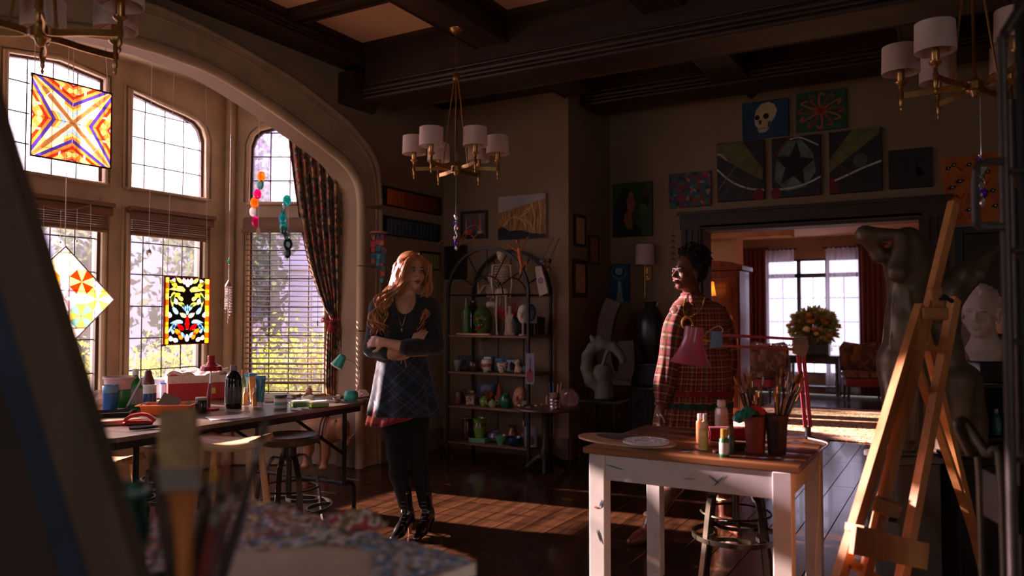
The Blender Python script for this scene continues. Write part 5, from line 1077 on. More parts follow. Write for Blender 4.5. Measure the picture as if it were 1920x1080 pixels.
p = sh(974, 720, 2, .14); t = T('terracotta_bust', 'terracotta head study lying back on the third shelf', 'sculpture', p, YAW); fig('head', [('e', (.01, .01, .115), (.062, .075, .075), (0, .2, 0), .02), ('e', (-.012, -.02, .075), (.05, .055, .06), None, .02), ('e', (-.03, -.075, .085), (.012, .02, .022), None, .012), ('x', (-.045, -.062, .105), (.016, .014, .010), None, .008), ('x', (-.005, -.07, .105), (.016, .014, .010), None, .008), ('e', (-.03, -.066, .05), (.02, .012, .006), None, .006), ('e', (-.03, -.066, .04), (.017, .012, .006), None, .006), ('e', (.06, -.01, .09), (.008, .016, .025), None, .006), ('c', (0, 0, 0), (0, 0, .06), .05, .045, .02)], CLAY, t, h=.0045)
card('small grey slate leaning by the clay head', 985, 2, 14, 16, [(110, 104, 100), (120, 114, 110)], .05)
# bottom shelf
pot('brown_jug', 'tall brown glazed jug at the left of the bottom shelf', 'jug', 876, 3, 21, 40, [(0, 0), (.8, 0), (.9, .03), (1, .4), (.96, .75), (.84, .9), (1, 1), (.9, 1), (.76, .9), (0, .85)], GZ((92, 34, 18)), .15, [('lip', GZ((170, 110, 70)), [(.98, .97), (1.03, .99), (1.02, 1.02), (.92, 1.01)])])
p = sh(899, 790, 3, .06); tag(G().bbox((0, 0, .022), (.17, .11, .044), .004).o('green_tile', GZ((90, 150, 110)), loc=p, rot=(0, 0, R(3))), 'flat green glazed tile under the green jug', 'tile')
pt2 = Vector(p) + Vector((0, 0, .0445)); vessel('green_jug', 'light green jug with a brown rim standing on the green tile', 'jug', 0, 0, 26, 36, [(0, 0), (.6, 0), (.66, .03), (.86, .35), (.9, .55), (.8, .75), (.95, .95), (1, 1), (.9, 1), (.72, .78), (0, .7)], GZ((110, 160, 60)), [('brown_band', GZ((120, 76, 44)), [(.865, .56), (.92, .57), (.82, .76), (.78, .76)])], place=pt2, k=proj(pt2)[2] / FPX)
pot('lilac_vase', 'squat grey-lilac vase on the bottom shelf', 'vase', 929, 3, 31, 22, [(0, 0), (.5, 0), (.8, .15), (1, .45), (.85, .75), (.4, .9), (.45, 1), (.35, 1), (0, .9)], GZ((110, 106, 130)), .16)
pot('amber_vase', 'amber brown vase with a collar on the bottom shelf', 'vase', 961, 3, 23, 32, [(0, 0), (.7, 0), (.75, .03), (1, .3), (.98, .5), (.6, .78), (.58, .85), (.85, .98), (.85, 1), (.72, 1), (.45, .84), (0, .8)], GZ((140, 66, 16)), .2)
pot('celadon_bowl', 'small celadon bowl at the front of the bottom shelf', 'bowl', 939, 3, 24, 18, BOWL, GZ((96, 160, 110)), .03)
pot('blue_bowl', 'wide dark blue bowl at the front of the bottom shelf', 'bowl', 965, 3, 32, 17, [(0, 0), (.5, 0), (.8, .2), (1, .6), (1, 1), (.93, 1), (.7, .4), (0, .2)], GZ((24, 44, 86)), .04)
card('grey card with a round vase drawing at the end of the bottom shelf', 995, 3, 26, 38, [(116, 120, 132), (130, 134, 146)], .06, extra=[((70, 44, 38), D(0, .32, .34, .22)), ((150, 70, 40), [(-.05, .5), (.05, .5), (.04, .95), (-.04, .95)])])
pot('tan_bottle', 'tan gourd bottle at the right end of the bottom shelf', 'bottle', 982, 3, 18, 40, [(0, 0), (.8, 0), (1, .2), (.9, .4), (.4, .52), (.5, .65), (.35, .8), (.2, 1), (0, 1)], GZ((170, 110, 60)), .28)
# ---- round pedestal table beside the shelf
p = FZ(1024, 886, 0); t = T('pedestal_table', 'small round pedestal table with three claw feet beside the shelf', 'table', (p.x, p.y, 0)); RTZ = .545
OLDW = wood((70, 48, 34), (100, 72, 52), .4, axis=0); RTC = Vector((p.x, p.y, RTZ))
G().lathe([(0, RTZ - .022), (.26, RTZ - .022), (.268, RTZ - .014), (.265, RTZ), (0, RTZ)], 40).o('tabletop', OLDW, t); G().lathe([(0, .12), (.05, .12), (.055, .17), (.035, .22), (.03, .40), (.04, .46), (.05, RTZ - .022), (0, RTZ - .022)], 18).o('pedestal', IRN, t)
for k in range(3): a = R(90 * 0 - 65 + 120 * k); G().tube(spl([(0, 0, .15), (math.cos(a) * .08, math.sin(a) * .08, .11), (math.cos(a) * .16, math.sin(a) * .16, .045), (math.cos(a) * .2, math.sin(a) * .2, .02)], 4), [.034, .034, .034, .033, .032, .031, .03, .029, .027, .025, .024, .022, .02], 8).o('foot', IRN, t)
def onR(u, v): return FZ(u, v, RTZ)
pc = onR(1040, 767); t = vessel('tin_can', 'ribbed tin can holding pencils on the round table', 'can', 0, 0, 22, 31, [(0, 0), (.96, 0), (1, .03), (1, .2), (.95, .23), (1, .26), (1, .4), (.95, .43), (1, .46), (1, .6), (.95, .63), (1, .66), (1, .97), (1.02, 1), (.93, 1), (.92, .06), (0, .05)], mat((176, 160, 156), .25, metal=.8), place=pc, k=proj(pc)[2] / FPX)
for i, (dx, dy, tx, c_) in enumerate(((-.02, 0, -.05, (90, 50, 90)), (-.01, .01, -.02, (40, 120, 190)), (.012, 0, .03, (210, 150, 90)), (.024, .01, .05, (214, 140, 70)))):
    tt = T('pencil', ('purple pencil', 'blue pencil', 'short wooden stick', 'orange-brown pencil')[i] + ' standing in the tin can on the round table', 'pencil', pc + Vector((dx, dy, .008)), 0, 'pencils in the tin can'); G().tube([(0, 0, 0), (tx * .6, 0, .19 + .012 * (i % 2))], .0042, 6).o('shaft', PL(c_), tt); G().lathe([(.0042, 0), (0, .014)], 6, (tx * .6, 0, .19 + .012 * (i % 2)), (tx * .6, 0, .19)).o('tip', PL((214, 180, 140)), tt)
bag('crumpled clear plastic bag on the round table', 1066, 764, 34, 34, z=RTZ, seed=9, place=onR(1066, 763))
for i, (u, v, s_) in enumerate(((978, 763, .03), (992, 765, .024), (1004, 762, .022), (1016, 760, .02))):
    q = onR(u, v); tt = T('sea_shell', 'pale sea shell on the round table, ' + ('leftmost', 'second from the left', 'third from the left', 'nearest the tin can'), 'shell', q, rnd(0, 3)) if False else T('sea_shell', 'pale sea shell on the round table, ' + ('leftmost', 'second from the left', 'third from the left', 'nearest the tin can')[i], 'shell', q, i * 1.3)
    G().tube([(-s_ * 1.5 + s_ * .5 * j * .55, s_ * .25 * math.sin(j * 1.3), s_ * .35 + .1 * s_ * math.cos(j)) for j in range(9)], [s_ * .1, s_ * .25, s_ * .36, s_ * .42, s_ * .44, s_ * .4, s_ * .32, s_ * .2, s_ * .05], 9).o('shell', mat((206, 164, 128), .5, var=.15, scale=40), tt)
vessel('paint_bottle', 'tiny red-capped bottle behind the tin can', 'bottle', 0, 0, 6, 20, BOT, PL((190, 150, 130)), [('cap', PL((150, 60, 50)), BCAP)], place=onR(1026, 758), k=proj(onR(1026, 758))[2] / FPX)
# wooden artist's figure, banner with a target, hanging charms at the shelf arch
p = Vector((-3.55, SY0 + .03, 1.88)); q = at(1000, 470, proj((-3.45, 5.96, 1.8))[2]); WF = mat((184, 104, 50), .5)
p = PY(978, 500, 5.86); t = T('wooden_figure', 'orange wooden figure with raised arms hung on the shelf arch', 'figurine', p, YAW); k = proj(p)[2] / FPX
def L2(u, v): return Vector(((u - 978) * k, 0, -(v - 500) * k))
fig('figure', [('c', L2(973, 466), L2(975, 482), .014, .018, .01), ('e', L2(970, 453), (.016, .016, .02), None, .006), ('c', L2(972, 472), L2(950, 456), .010, .006, .006), ('c', L2(974, 470), L2(990, 444), .010, .006, .006), ('c', L2(975, 482), L2(978, 500), .018, .014, .01), ('c', L2(978, 500), L2(976, 512), .011, .010, .006), ('c', L2(976, 512), L2(977, 512.5), .01, .01, .006), ('c', L2(980, 500), L2(987, 490), .010, .008, .006), ('c', L2(987, 490), L2(988, 506), .008, .006, .006)], WF, t, h=.004)
G().tube([L2(975, 466), L2(973, 452) + Vector((0, .09, .1))], .0012, 4).o('cord', mat((80, 60, 40)), t)
p = PY(1022, 553, 6.30); t = T('cloth_banner', 'white cloth banner with a blue and red target ring', 'banner', PY(1022, 553, 6.30), R(0)); k = proj(p)[2] / FPX; L3 = lambda u, v: Vector(((u - 1022) * k * 1.05, 0, -(v - 553) * k))
G().prism([(L3(u, v).x, L3(u, v).z) for u, v in ((1006, 500), (1019, 499), (1032, 549), (1015, 556), (1010, 530))], (0, -.04, 0), (1, 0, 0), (0, 0, 1), .004).o('cloth', cloth((206, 192, 176)), t, smooth=0)
for r_, c_ in ((.028, (130, 40, 40)), (.021, (206, 192, 176)), (.015, (60, 100, 170)), (.007, (220, 210, 200))): G().lathe([(0, 0), (r_, 0), (r_, .0012), (0, .0012)], 20, L3(1018, 526) + Vector((0, -.044 - .03 * (.03 - r_), 0)), (0, -1, 0)).o('ring', mat(c_, .8), t)
G().tube([L3(1012, 500) + Vector((0, -.04, 0)), L3(1018, 488)], .002, 4).o('string', mat((90, 70, 50)), t)
for i, (u, v, r_, c_, lb) in enumerate(((1018, 490, .032, [(200, 60, 80), (60, 140, 150), (220, 180, 60), (60, 70, 160)], 'multicoloured glass ball charm hung by the shelf corner'), (1030, 489, .022, [(50, 70, 50), (70, 90, 60), (40, 50, 40)], 'dark green charm hung beside the coloured ball'), (1029, 504, .02, [(130, 84, 60), (60, 60, 60), (160, 110, 80)], 'small brown ring charm lowest of the hanging charms'))):
    p = PY(u, v, 6.22); t = T('hanging_charm', lb, 'ornament', p, 0, 'charms hung by the shelf corner'); G().ball((0, 0, 0), r_, 14, 9).o('ball', ramp_mat(c_, 'voronoi', 40, .2), t); z1 = PY(u, 445, 6.22).z - p.z; G().tube([(0, 0, r_ * .8), (.01, .18, z1)], .002, 4).lathe([(0, -.004), (.006, -.004), (.006, .004), (0, .004)], 6, (.01, .185, z1)).o('chain', mat((70, 60, 46), .4, metal=.6), t)
p = PY(868, 455, 5.93); t = T('dry_twigs', 'dry curling twigs stuck at the left of the shelf arch', 'twigs', p, 0); k = proj(p)[2] / FPX
for P in ([(0, 0), (-20, -8), (-40, -4), (-54, 8)], [(0, 0), (14, -14), (30, -8), (36, 6)], [(-6, 8), (2, -10), (22, -2), (50, -22)], [(-4, 4), (10, -22), (34, -30), (60, -10)]): G().tube(spl([(x * k, -.02 - abs(x) * .001, -y * k) for x, y in P], 5), [.0035] * (len(P) * 5 - 5) + [.0012], 5).o('twig', mat((150, 112, 70), .8), t)
# ---------------------------------------------------------------- pictures on the walls
def hung(name, label, plane, q0, q1, m, th=.025, frame=None, fw=.03, shapes=(), tilt=0.0, mats=None):
    """q0 = top-left pixel, q1 = bottom-right pixel, on plane ('x',value) or ('y',value)"""
    f = (lambda u, v: PX(u, v, plane[1])) if plane[0] == 'x' else (lambda u, v: PY(u, v, plane[1]))
    a, b_ = f(*q0), f(*q1); ex = Vector((0, 1, 0)) if plane[0] == 'x' else Vector((1, 0, 0)); w = abs((b_ - a).dot(ex)); h = a.z - b_.z
    c = (a + b_) / 2; rz = R(90) if plane[0] == 'x' else 0
    t = T(name, label, 'picture', (c.x, c.y, b_.z), rz)
    G().bbox((0, -th / 2, h / 2), (w, th, h), .003).o('canvas', m, t)
    yo = -th - .0004
    for i, (c_, P) in enumerate(shapes):
        mm = c_ if not isinstance(c_, tuple) else mat(c_, .7, var=.2, scale=25)
        G().prism([((x - .5) * w, y * h) for x, y in P], (0, yo - .0004 * i, 0), (1, 0, 0), (0, 0, 1), .0004).o('painted_shape', mm, t, smooth=0)
    if frame:
        for s in (-1, 1):
            G().bbox((s * (w / 2 + fw / 2), -th * .7, h / 2), (fw, th * 1.6, h + 2 * fw), .005).o('frame_side', frame, t); G().bbox((0, -th * .7, h / 2 + s * (h / 2 + fw / 2)), (w, th * 1.6, fw), .005).o('frame_rail', frame, t)
    if tilt: t.rotation_euler[1] = tilt
    return t
DKF = mat((30, 22, 16), .45, coat=.2); PAPER = mat((196, 176, 140), .8, var=.1, scale=20); EL = D
def line(p, q, w): 
    d = Vector((q[0] - p[0], q[1] - p[1])); n = Vector((-d.y, d.x)).normalized() * w; return [(p[0] + n.x, p[1] + n.y), (p[0] - n.x, p[1] - n.y), (q[0] - n.x, q[1] - n.y), (q[0] + n.x, q[1] + n.y)]
def band(pts, w):
    S_ = spl([(x, y, 0) for x, y in pts], 6); up = []; dn = []
    for i, p in enumerate(S_):
        d = S_[min(i + 1, len(S_) - 1)] - S_[max(i - 1, 0)]; n = Vector((-d.y, d.x, 0)).normalized() * w; up.append((p.x + n.x, p.y + n.y)); dn.append((p.x - n.x, p.y - n.y))
    return up + dn[::-1]
BK = ('y', YB - .002); DR = ('y', YD - .002); RT = ('x', XJ + .002); LW = ('x', XL + .002)
# shelf wall
STR = mat((190, 140, 86), .8, c2=(120, 84, 52), scale=6, stretch=(9, 1, 1.2), bump=.1)
hung('wheat_painting', 'large canvas of bent straw under a grey sky above the shelf', BK, (937, 370), (1026, 446), mat((172, 166, 160), .8, var=.12, scale=4), .03, shapes=[(STR, [(0, 0), (1, 0), (1, .88), (0, .62)]), ((206, 162, 106), band([(.1, .30), (.3, .5), (.52, .42), (.6, .22)], .014)), ((206, 162, 106), band([(.45, .5), (.62, .6), (.68, .72), (.55, .6)], .013)), ((206, 162, 106), band([(.55, .45), (.66, .36), (.74, .2)], .013)), ((216, 172, 116), band([(.75, .2), (.78, .5), (.7, .8)], .008)), ((216, 172, 116), band([(.88, .2), (.9, .5), (.86, .86)], .008)), ((24, 28, 38), [(0, 0), (1, 0), (1, .08), (.7, .12), (.5, .2), (.25, .2), (.1, .3), (0, .26)])])
hung('still_life_painting', 'small framed still life of three bottles above the shelf', BK, (870, 402), (911, 442), mat((70, 76, 90), .6, c2=(120, 110, 104), scale=3), .02, mat((56, 36, 20), .4), .025, [((190, 140, 110), [(.1, .1), (.2, .1), (.18, .45), (.16, .9), (.13, .9), (.12, .45)]), ((150, 60, 40), [(.42, .1), (.58, .1), (.56, .4), (.52, .9), (.47, .9), (.44, .4)]), ((206, 120, 60), [(.72, .1), (.86, .1), (.84, .4), (.81, .95), (.77, .95), (.74, .4)]), ((196, 70, 30), EL(.3, .2, .12, .13)), ((50, 80, 120), EL(.6, .17, .12, .11)), ((210, 196, 180), EL(.75, .15, .1, .09)), ((50, 40, 34), [(0, 0), (1, 0), (1, .1), (0, .1)])])
hung('dark_painting', 'dark green framed picture left of the shelf arch', BK, (839, 466), (873, 520), ramp_mat([(18, 26, 18), (30, 40, 22), (44, 40, 26), (14, 18, 16)], 'noise', 30, .6), .02, mat((20, 16, 12), .4), .02)
hung('framed_print', 'upper framed paper print on the short return wall', RT, (1077, 406), (1094, 459), PAPER, .015, DKF, .025)
hung('framed_print', 'red-edged framed paper print on the short return wall', RT, (1104, 444), (1119, 494), mat((170, 120, 96), .8), .015, mat((66, 22, 18), .4), .022)
hung('framed_print', 'lower wide-framed paper print on the short return wall', RT, (1076, 494), (1095, 550), PAPER, .015, DKF, .04)
# doorway wall
hung('portrait_painting', 'painted portrait of a dark-haired sitter in profile on green', DR, (1150, 347), (1225, 442), mat((36, 60, 26), .7, c2=(60, 84, 34), scale=4), .03, shapes=[((16, 12, 12), [(.02, 0), (.05, .5), (.18, .82), (.32, .92), (.46, .86), (.46, .62), (.4, .4), (.36, .12), (.3, 0)]), ((150, 92, 62), [(.44, .84), (.52, .82), (.56, .70), (.62, .60), (.56, .56), (.57, .48), (.5, .45), (.40, .46), (.36, .66)]), ((140, 84, 56), [(.34, .46), (.5, .46), (.5, .25), (.56, .16), (.4, .14), (.28, .3)]), ((14, 16, 22), [(.04, 0), (.76, 0), (.7, .14), (.56, .26), (.5, .12), (.42, .10), (.3, .24), (.1, .3)]), ((100, 26, 26), EL(.84, .72, .10, .09, 9)), ((30, 20, 18), EL(.86, .66, .09, .10, 11)), ((60, 100, 50), EL(.78, .5, .1, .12, 7))])
hung('pattern_painting', 'small busy multicoloured pattern canvas left of the black triptych', DR, (1256, 328), (1335, 386), ramp_mat([(150, 46, 40), (40, 90, 90), (30, 50, 40), (170, 120, 90), (60, 70, 110), (40, 110, 80), (120, 40, 60)], 'voronoi', 30, .7), .03)
SPL = ramp_mat([(16, 12, 16), (24, 18, 22), (14, 14, 14), (40, 20, 26), (18, 16, 20)], 'noise', 14, .5, dist=1.0); OLV = mat((84, 80, 36), .6, c2=(110, 104, 52), scale=12); WHT = (196, 186, 176)
hung('triptych_left', 'left canvas of the black star triptych with an olive wedge', DR, (1346, 272), (1435, 374), SPL, .035, shapes=[(OLV, [(0, .98), (.0, .80), (.95, .32), (.97, .5), (.55, 1)]), (WHT, band([(0, .83), (.1, .80), (.22, .70)], .012)), (WHT, band([(0, .56), (.3, .34), (.65, .2), (1, .15)], .016)), ((110, 24, 24), line((.45, .0), (.95, .65), .012)), ((110, 24, 24), EL(.88, .08, .12, .1)), ((150, 120, 60), line((.02, .2), (.5, .7), .006)), ((90, 100, 80), line((.3, .45), (.55, .3), .006)), ((90, 100, 80), line((.1, .1), (.4, .35), .006))])
STR5 = [(.47 + (.42 if i % 2 == 0 else .19) * math.sin(2 * math.pi * i / 10 + .12), .52 + (.40 if i % 2 == 0 else .18) * math.cos(2 * math.pi * i / 10 + .12)) for i in range(10)]
hung('triptych_middle', 'middle canvas of the triptych with a black star on teal', DR, (1448, 262), (1541, 366), SPL, .035, shapes=[(mat((110, 130, 120), .6, c2=(60, 80, 60), scale=9), [(.05, .3), (.1, .7), (.3, .92), (.6, .95), (.85, .7), (.9, .4), (.7, .15), (.3, .1)]), ((10, 8, 10), STR5), (WHT, band([(0, .15), (.3, .14), (.7, .2), (1, .3)], .014)), (WHT, band([(.38, .96), (.6, .97), (.95, .82)], .012)), ((120, 26, 26), line((.02, .7), (.4, 1), .014)), ((110, 24, 24), EL(.08, .08, .1, .1))])
hung('triptych_right', 'right canvas of the black triptych with an olive diagonal', DR, (1555, 250), (1655, 358), SPL, .035, shapes=[(OLV, [(0, .35), (0, .55), (.45, 1), (.97, 1), (.95, .9)]), (WHT, band([(0, .18), (.3, .27), (.65, .38), (1, .47)], .016)), ((110, 24, 24), [(0, .02), (.2, .02), (.1, .22), (0, .28)]), ((120, 30, 26), line((.05, .6), (.6, .1), .008)), ((70, 84, 74), EL(.6, .5, .14, .12, 9))])
BON = mat((206, 186, 140), .7, var=.12, scale=10)
hung('skull_painting', 'canvas of a human skull on deep blue', DR, (1393, 196), (1480, 254), mat((14, 40, 66), .7, c2=(40, 86, 120), scale=2), .03, shapes=[(BON, [(.27, .55), (.30, .76), (.42, .92), (.58, .96), (.7, .88), (.76, .70), (.70, .50), (.62, .40), (.58, .22), (.50, .14), (.36, .14), (.33, .3), (.28, .36)]), ((30, 24, 20), EL(.33, .56, .055, .075)), ((30, 24, 20), EL(.52, .58, .065, .08)), ((50, 36, 26), [(.37, .48), (.43, .48), (.41, .36), (.36, .38)]), ((120, 96, 66), line((.35, .25), (.53, .26), .012)), ((80, 60, 40), [(.56, .4), (.62, .46), (.6, .3), (.55, .2)])])
mo = [(mat((34, 70, 50), .7, c2=(50, 92, 66), scale=20), [(0, 0), (1, 0), (1, 1), (0, 1)])]
for k in range(12):
    a = 2 * math.pi * k / 12; mo.append((((150, 66, 34), (176, 96, 50))[k % 2], band([(.5 + .05 * math.cos(a), .5 + .05 * math.sin(a)), (.5 + .25 * math.cos(a + .12), .5 + .25 * math.sin(a + .12)), (.5 + .45 * math.cos(a), .5 + .45 * math.sin(a)), (.5 + .36 * math.cos(a - .25), .5 + .38 * math.sin(a - .25))], .022)))
mo.append(((140, 40, 24), EL(.5, .5, .07, .09)))
hung('mandala_painting', 'orange flower mandala canvas on green', DR, (1493, 178), (1588, 240), mat((60, 70, 40), .7), .03, shapes=mo)
hung('number_painting', 'very dark canvas with a red to green sheen right of the triptych', DR, (1666, 284), (1748, 350), mat((34, 14, 14), .6, c2=(18, 30, 20), scale=2), .03, shapes=[((14, 14, 16), band([(.26, .7), (.4, .78), (.5, .66), (.38, .52), (.5, .4), (.42, .26), (.24, .32)], .03)), ((14, 14, 16), band([(.8, .76), (.66, .6), (.62, .36), (.74, .26), (.84, .38), (.74, .5), (.64, .44)], .03))])
ORG = mat((166, 76, 26), .7, c2=(190, 112, 40), scale=7)
ey_ = [(ORG, [(0, 0), (1, 0), (1, 1), (0, 1)])]
for cx, cy, w_ in ((.12, .84, .06), (.22, .88, .05), (.48, .86, .06), (.16, .55, .09), (.30, .63, .09), (.72, .42, .06), (.84, .44, .06), (.42, .2, .08), (.86, .22, .07), (.62, .7, .05), (.2, .25, .06), (.78, .72, .06), (.9, .85, .05)):
    ey_.append(((20, 14, 14), [(cx - w_, cy - .01), (cx - w_ * .2, cy + .035), (cx + w_, cy + .02), (cx + w_ * .3, cy - .03)])); ey_.append(((190, 190, 196), EL(cx + w_ * .1, cy + .004, w_ * .25, .012, 8)))
for cx, cy in ((.35, .82), (.1, .4), (.3, .4), (.55, .3), (.75, .58), (.66, .9), (.5, .1), (.25, .12)): ey_.append(((140, 46, 18), band([(cx - .08, cy + .03), (cx, cy - .03), (cx + .06, cy + .04)], .012)))
hung('eye_painting', 'orange canvas scattered with black eyes, hung askew', DR, (1771, 296), (1884, 416), mat((150, 70, 26), .7), .03, shapes=ey_, tilt=R(-3))
hung('dark_framed_mirror', 'dark framed picture behind the raised statue arm', DR, (1806, 440), (1900, 560), mat((36, 28, 22), .25, c2=(60, 48, 36), scale=3), .03, mat((26, 24, 24), .4), .06)
hung('moon_painting', 'blue painting of a moon over a moonlit sea', DR, (1145, 496), (1182, 566), mat((20, 74, 104), .7, c2=(34, 100, 130), scale=4), .02, shapes=[((60, 130, 156), EL(.48, .78, .42, .2)), ((14, 60, 90), EL(.45, .8, .3, .14)), ((150, 180, 186), EL(.46, .81, .2, .1)), ((20, 90, 130), [(0, 0), (1, 0), (1, .57), (0, .57)]), ((140, 176, 186), [(.42, .54), (.56, .54), (.6, .3), (.68, 0), (.3, 0), (.4, .3)])])
# swatch rails on the arched wall
def rail(label, q0, q1, cols, n):
    a, b_ = PX(*q0, XL + .002), PX(*q1, XL + .002); w = b_.y - a.y; t = T('swatch_rail', label, 'wall rail', ((XL + .002), (a.y + b_.y) / 2, min(a.z, b_.z)), R(90), 'colour swatch rails'); h = .16
    G().bbox((0, -.008, h / 2), (w, .016, h + .02), .002).o('back_board', mat((16, 16, 20), .5), t)
    for k in range(n):
        f = k / (n - 1); c_ = [cols[0][i] + (cols[1][i] - cols[0][i]) * f for i in range(3)]; G().bbox((-w / 2 + w * (.07 + .86 * (k + .5) / n), -.02, h / 2 - .005), (w * .86 / n * .92, .012, h * .9), .003).o('swatch', mat(tuple(int(x) for x in c_), .5), t)
rail('rail of orange to red swatches on the arched wall', (714, 382), (826, 402), ((196, 92, 24), (92, 22, 12)), 14)
rail('rail of slate to teal swatches below the orange one', (714, 438), (824, 452), ((74, 84, 96), (10, 46, 60)), 14)
rail('short rail of pale yellow-green swatches behind the long-haired woman', (786, 500), (824, 506), ((150, 140, 80), (120, 126, 70)), 6)
# coloured glass wind chime on the arched wall
p = PX(709, 438, XL + .12); t = T('glass_wind_chime', 'wooden disc wind chime with red, orange and teal glass beside the arch', 'wind chime', p, YAW)
G().lathe([(0, 0), (.075, 0), (.08, .008), (.075, .016), (0, .016)], 20).o('disc', wood((176, 104, 62), (200, 130, 84), .5, axis=0), t); G().tube([(0, 0, .01), (-.03, .10, .12)], .002, 4).o('hanger', mat((60, 50, 40)), t)
random.seed(9); cc = [(190, 30, 24), (200, 90, 24), (150, 120, 40), (30, 110, 120), (60, 40, 110), (180, 40, 50), (40, 90, 70)]
for k in range(8):
    a = k * .785; r_ = .06 if k % 2 else .035; x, y = math.cos(a) * r_, math.sin(a) * r_ * .6; n = random.randint(5, 8); g0 = G().tube([(x, y, 0), (x, y, -.06 * n)], .001, 4).o('strand', mat((120, 110, 100)), t)
    for j in range(n): z = -.03 - j * .055; q_ = rnd(.55, 1.25); G().prism([(-.019 * q_, -.024), (.019 * q_, -.02), (.022 * q_, .02), (-.016 * q_, .024 * q_)], (x + rnd(-.008, .008), y, z + rnd(-.012, .012)), (1, 0, 0), (0, 0, 1), .004).o('glass_piece', PL(random.choice(cc if j < n - 2 else [(40, 150, 160), (180, 50, 30), (30, 60, 90)])), g0, smooth=0)
# wall sconce and moon chain on the doorway wall
p = PY(1216, 540, YD); k = proj(p)[2] / FPX; t = T('wall_sconce', 'brass wall lamp with a pale drum shade beside the moon painting', 'wall lamp', p, 0)
zz = lambda v: -(v - 540) * k
G().bbox((0, -.012, zz(513)), (.09, .022, .14), .004).o('wall_plate', BRASS, t); G().bbox((0, -.03, zz(512)), (.022, .022, .11), .004).o('bracket', BRASS, t); G().cyl((-.0, -.10, zz(556)), (-.0, -.10, zz(500)), .011, n=10).o('stem', BRASS, t); G().cyl((0, -.02, zz(515)), (0, -.10, zz(515)), .009, n=8).o('arm', BRASS, t)
G().lathe([(.098, zz(497)), (.092, zz(460)), (.089, zz(460)), (.095, zz(497)), (.098, zz(497))], 30, (0, -.10, 0), caps=False).o('shade', SHADE, t); G().lathe([(0, zz(562)), (.008, zz(559)), (.012, zz(556)), (0, zz(553))], 10, (0, -.10, 0)).o('finial', BRASS, t)
p = PY(1262, 492, YD - .02); t = T('moon_chain', 'hanging chain of small moon phases beside the doorway', 'ornament', p, 0); k = proj(p)[2] / FPX; H = (492 - 420) * k; G().tube([(0, 0, 0), (0, .016, H)], .0015, 4).o('cord', mat((90, 76, 56)), t)
for j in range(5):
    z = .02 + j * .058; P = arc((0, 0, z - .01), .024, 20, 160, 8); g = G().tube(P, [.002, .004, .006, .007, .008, .007, .006, .004, .002], 6); g.o('moon', mat((96, 84, 58), .35, metal=.7), t)
# ---------------------------------------------------------------- white-painted work table
WX0, WX1, WY0, WY1 = -1.385, -.555, 3.06, 3.83
wc = Vector(((WX0 + WX1) / 2, (WY0 + WY1) / 2, 0)); ww_, wd_ = WX1 - WX0, WY1 - WY0
WPAINT = mat((204, 192, 186), .55, var=.08, scale=8, bump=.05); WTOP = wood((96, 60, 34), (150, 98, 58), .35, axis=0, scale=6, bump=.15)
wt = T('white_table', 'white-painted work table with a worn brown plank top', 'table', wc)
for i in range(5):
    y = -wd_ / 2 + wd_ * (i + .5) / 5; G().bbox((0, y, TZ - .013), (ww_ + .06, wd_ / 5 - .003, .026), .003).o('top_plank', wood(((96, 60, 34), (104, 66, 38), (90, 56, 34), (110, 70, 42), (86, 56, 38))[i], (150, 98, 58), .35, axis=0, scale=6, bump=.15), wt)
lw = .07
for sx in (-1, 1):
    for sy in (-1, 1): G().bbox((sx * (ww_ / 2 - lw / 2), sy * (wd_ / 2 - lw / 2), (TZ - .026) / 2), (lw, lw, TZ - .026), .003).o('leg', WPAINT, wt)
for s in (-1, 1):
    G().bbox((0, s * (wd_ / 2 - .022), TZ - .08), (ww_ - 2 * lw, .022, .105), .002).o('apron', WPAINT, wt); G().bbox((s * (ww_ / 2 - .022), 0, TZ - .08), (.022, wd_ - 2 * lw, .105), .002).o('apron', WPAINT, wt)
random.seed(21)
def sm(c_, P, yo): G().prism(P, (0, yo, 0), (1, 0, 0), (0, 0, 1), .0006).o('paint_smear', mat(c_, .6), wt, smooth=0)
for (x, z, L, a, c_) in ((-.30, .675, .05, -.2, (96, 130, 150)), (.14, .665, .035, .8, (90, 130, 140)), (.12, .668, .03, -.6, (90, 130, 140)), (-.382, .50, .012, .1, (150, 70, 40)), (-.36, .52, .02, 1.2, (60, 80, 100)), (-.37, .38, .03, 1.9, (40, 40, 44)), (.02, .66, .03, .1, (170, 120, 130))):
    sm(c_, [(x + math.cos(a) * L * t - math.sin(a) * w, z + math.sin(a) * L * t + math.cos(a) * w) for t, w in ((-1, 0), (-.3, .004), (.5, .003), (1, 0), (.4, -.003), (-.5, -.003))], -wd_ / 2 - (.0008 if z < .6 else -.0102))
G().tube([(ww_ / 2 + .032, y, TZ - .006) for y in (-wd_ / 2, 0, wd_ / 2)], .005, 6).o('metal_edge', mat((120, 104, 90), .35, metal=.8), wt)
def daubs(n, cols, cz, fx, seed):
    rs = random.Random(seed); 
    for i in range(n):
        x, y = fx(rs); s = rs.uniform(.006, .022); tuple_ = [(x + s * rs.uniform(.5, 1.3) * math.cos(a), y + s * .5 * rs.uniform(.5, 1.2) * math.sin(a)) for a in (0, 1, 2, 3.1, 4.2, 5.2)]
        G().prism(tuple_, (0, 0, cz), (1, 0, 0), (0, 1, 0), .0006 + .0001 * (i % 5)).o('paint_spot', mat(cols[i % len(cols)], .5), wt, smooth=0)
daubs(46, [(60, 84, 120), (30, 26, 24), (150, 150, 150), (120, 44, 40), (70, 60, 50), (90, 110, 130)], TZ, lambda r: (r.uniform(-.38, .38), r.uniform(-.34, .36)), 4)
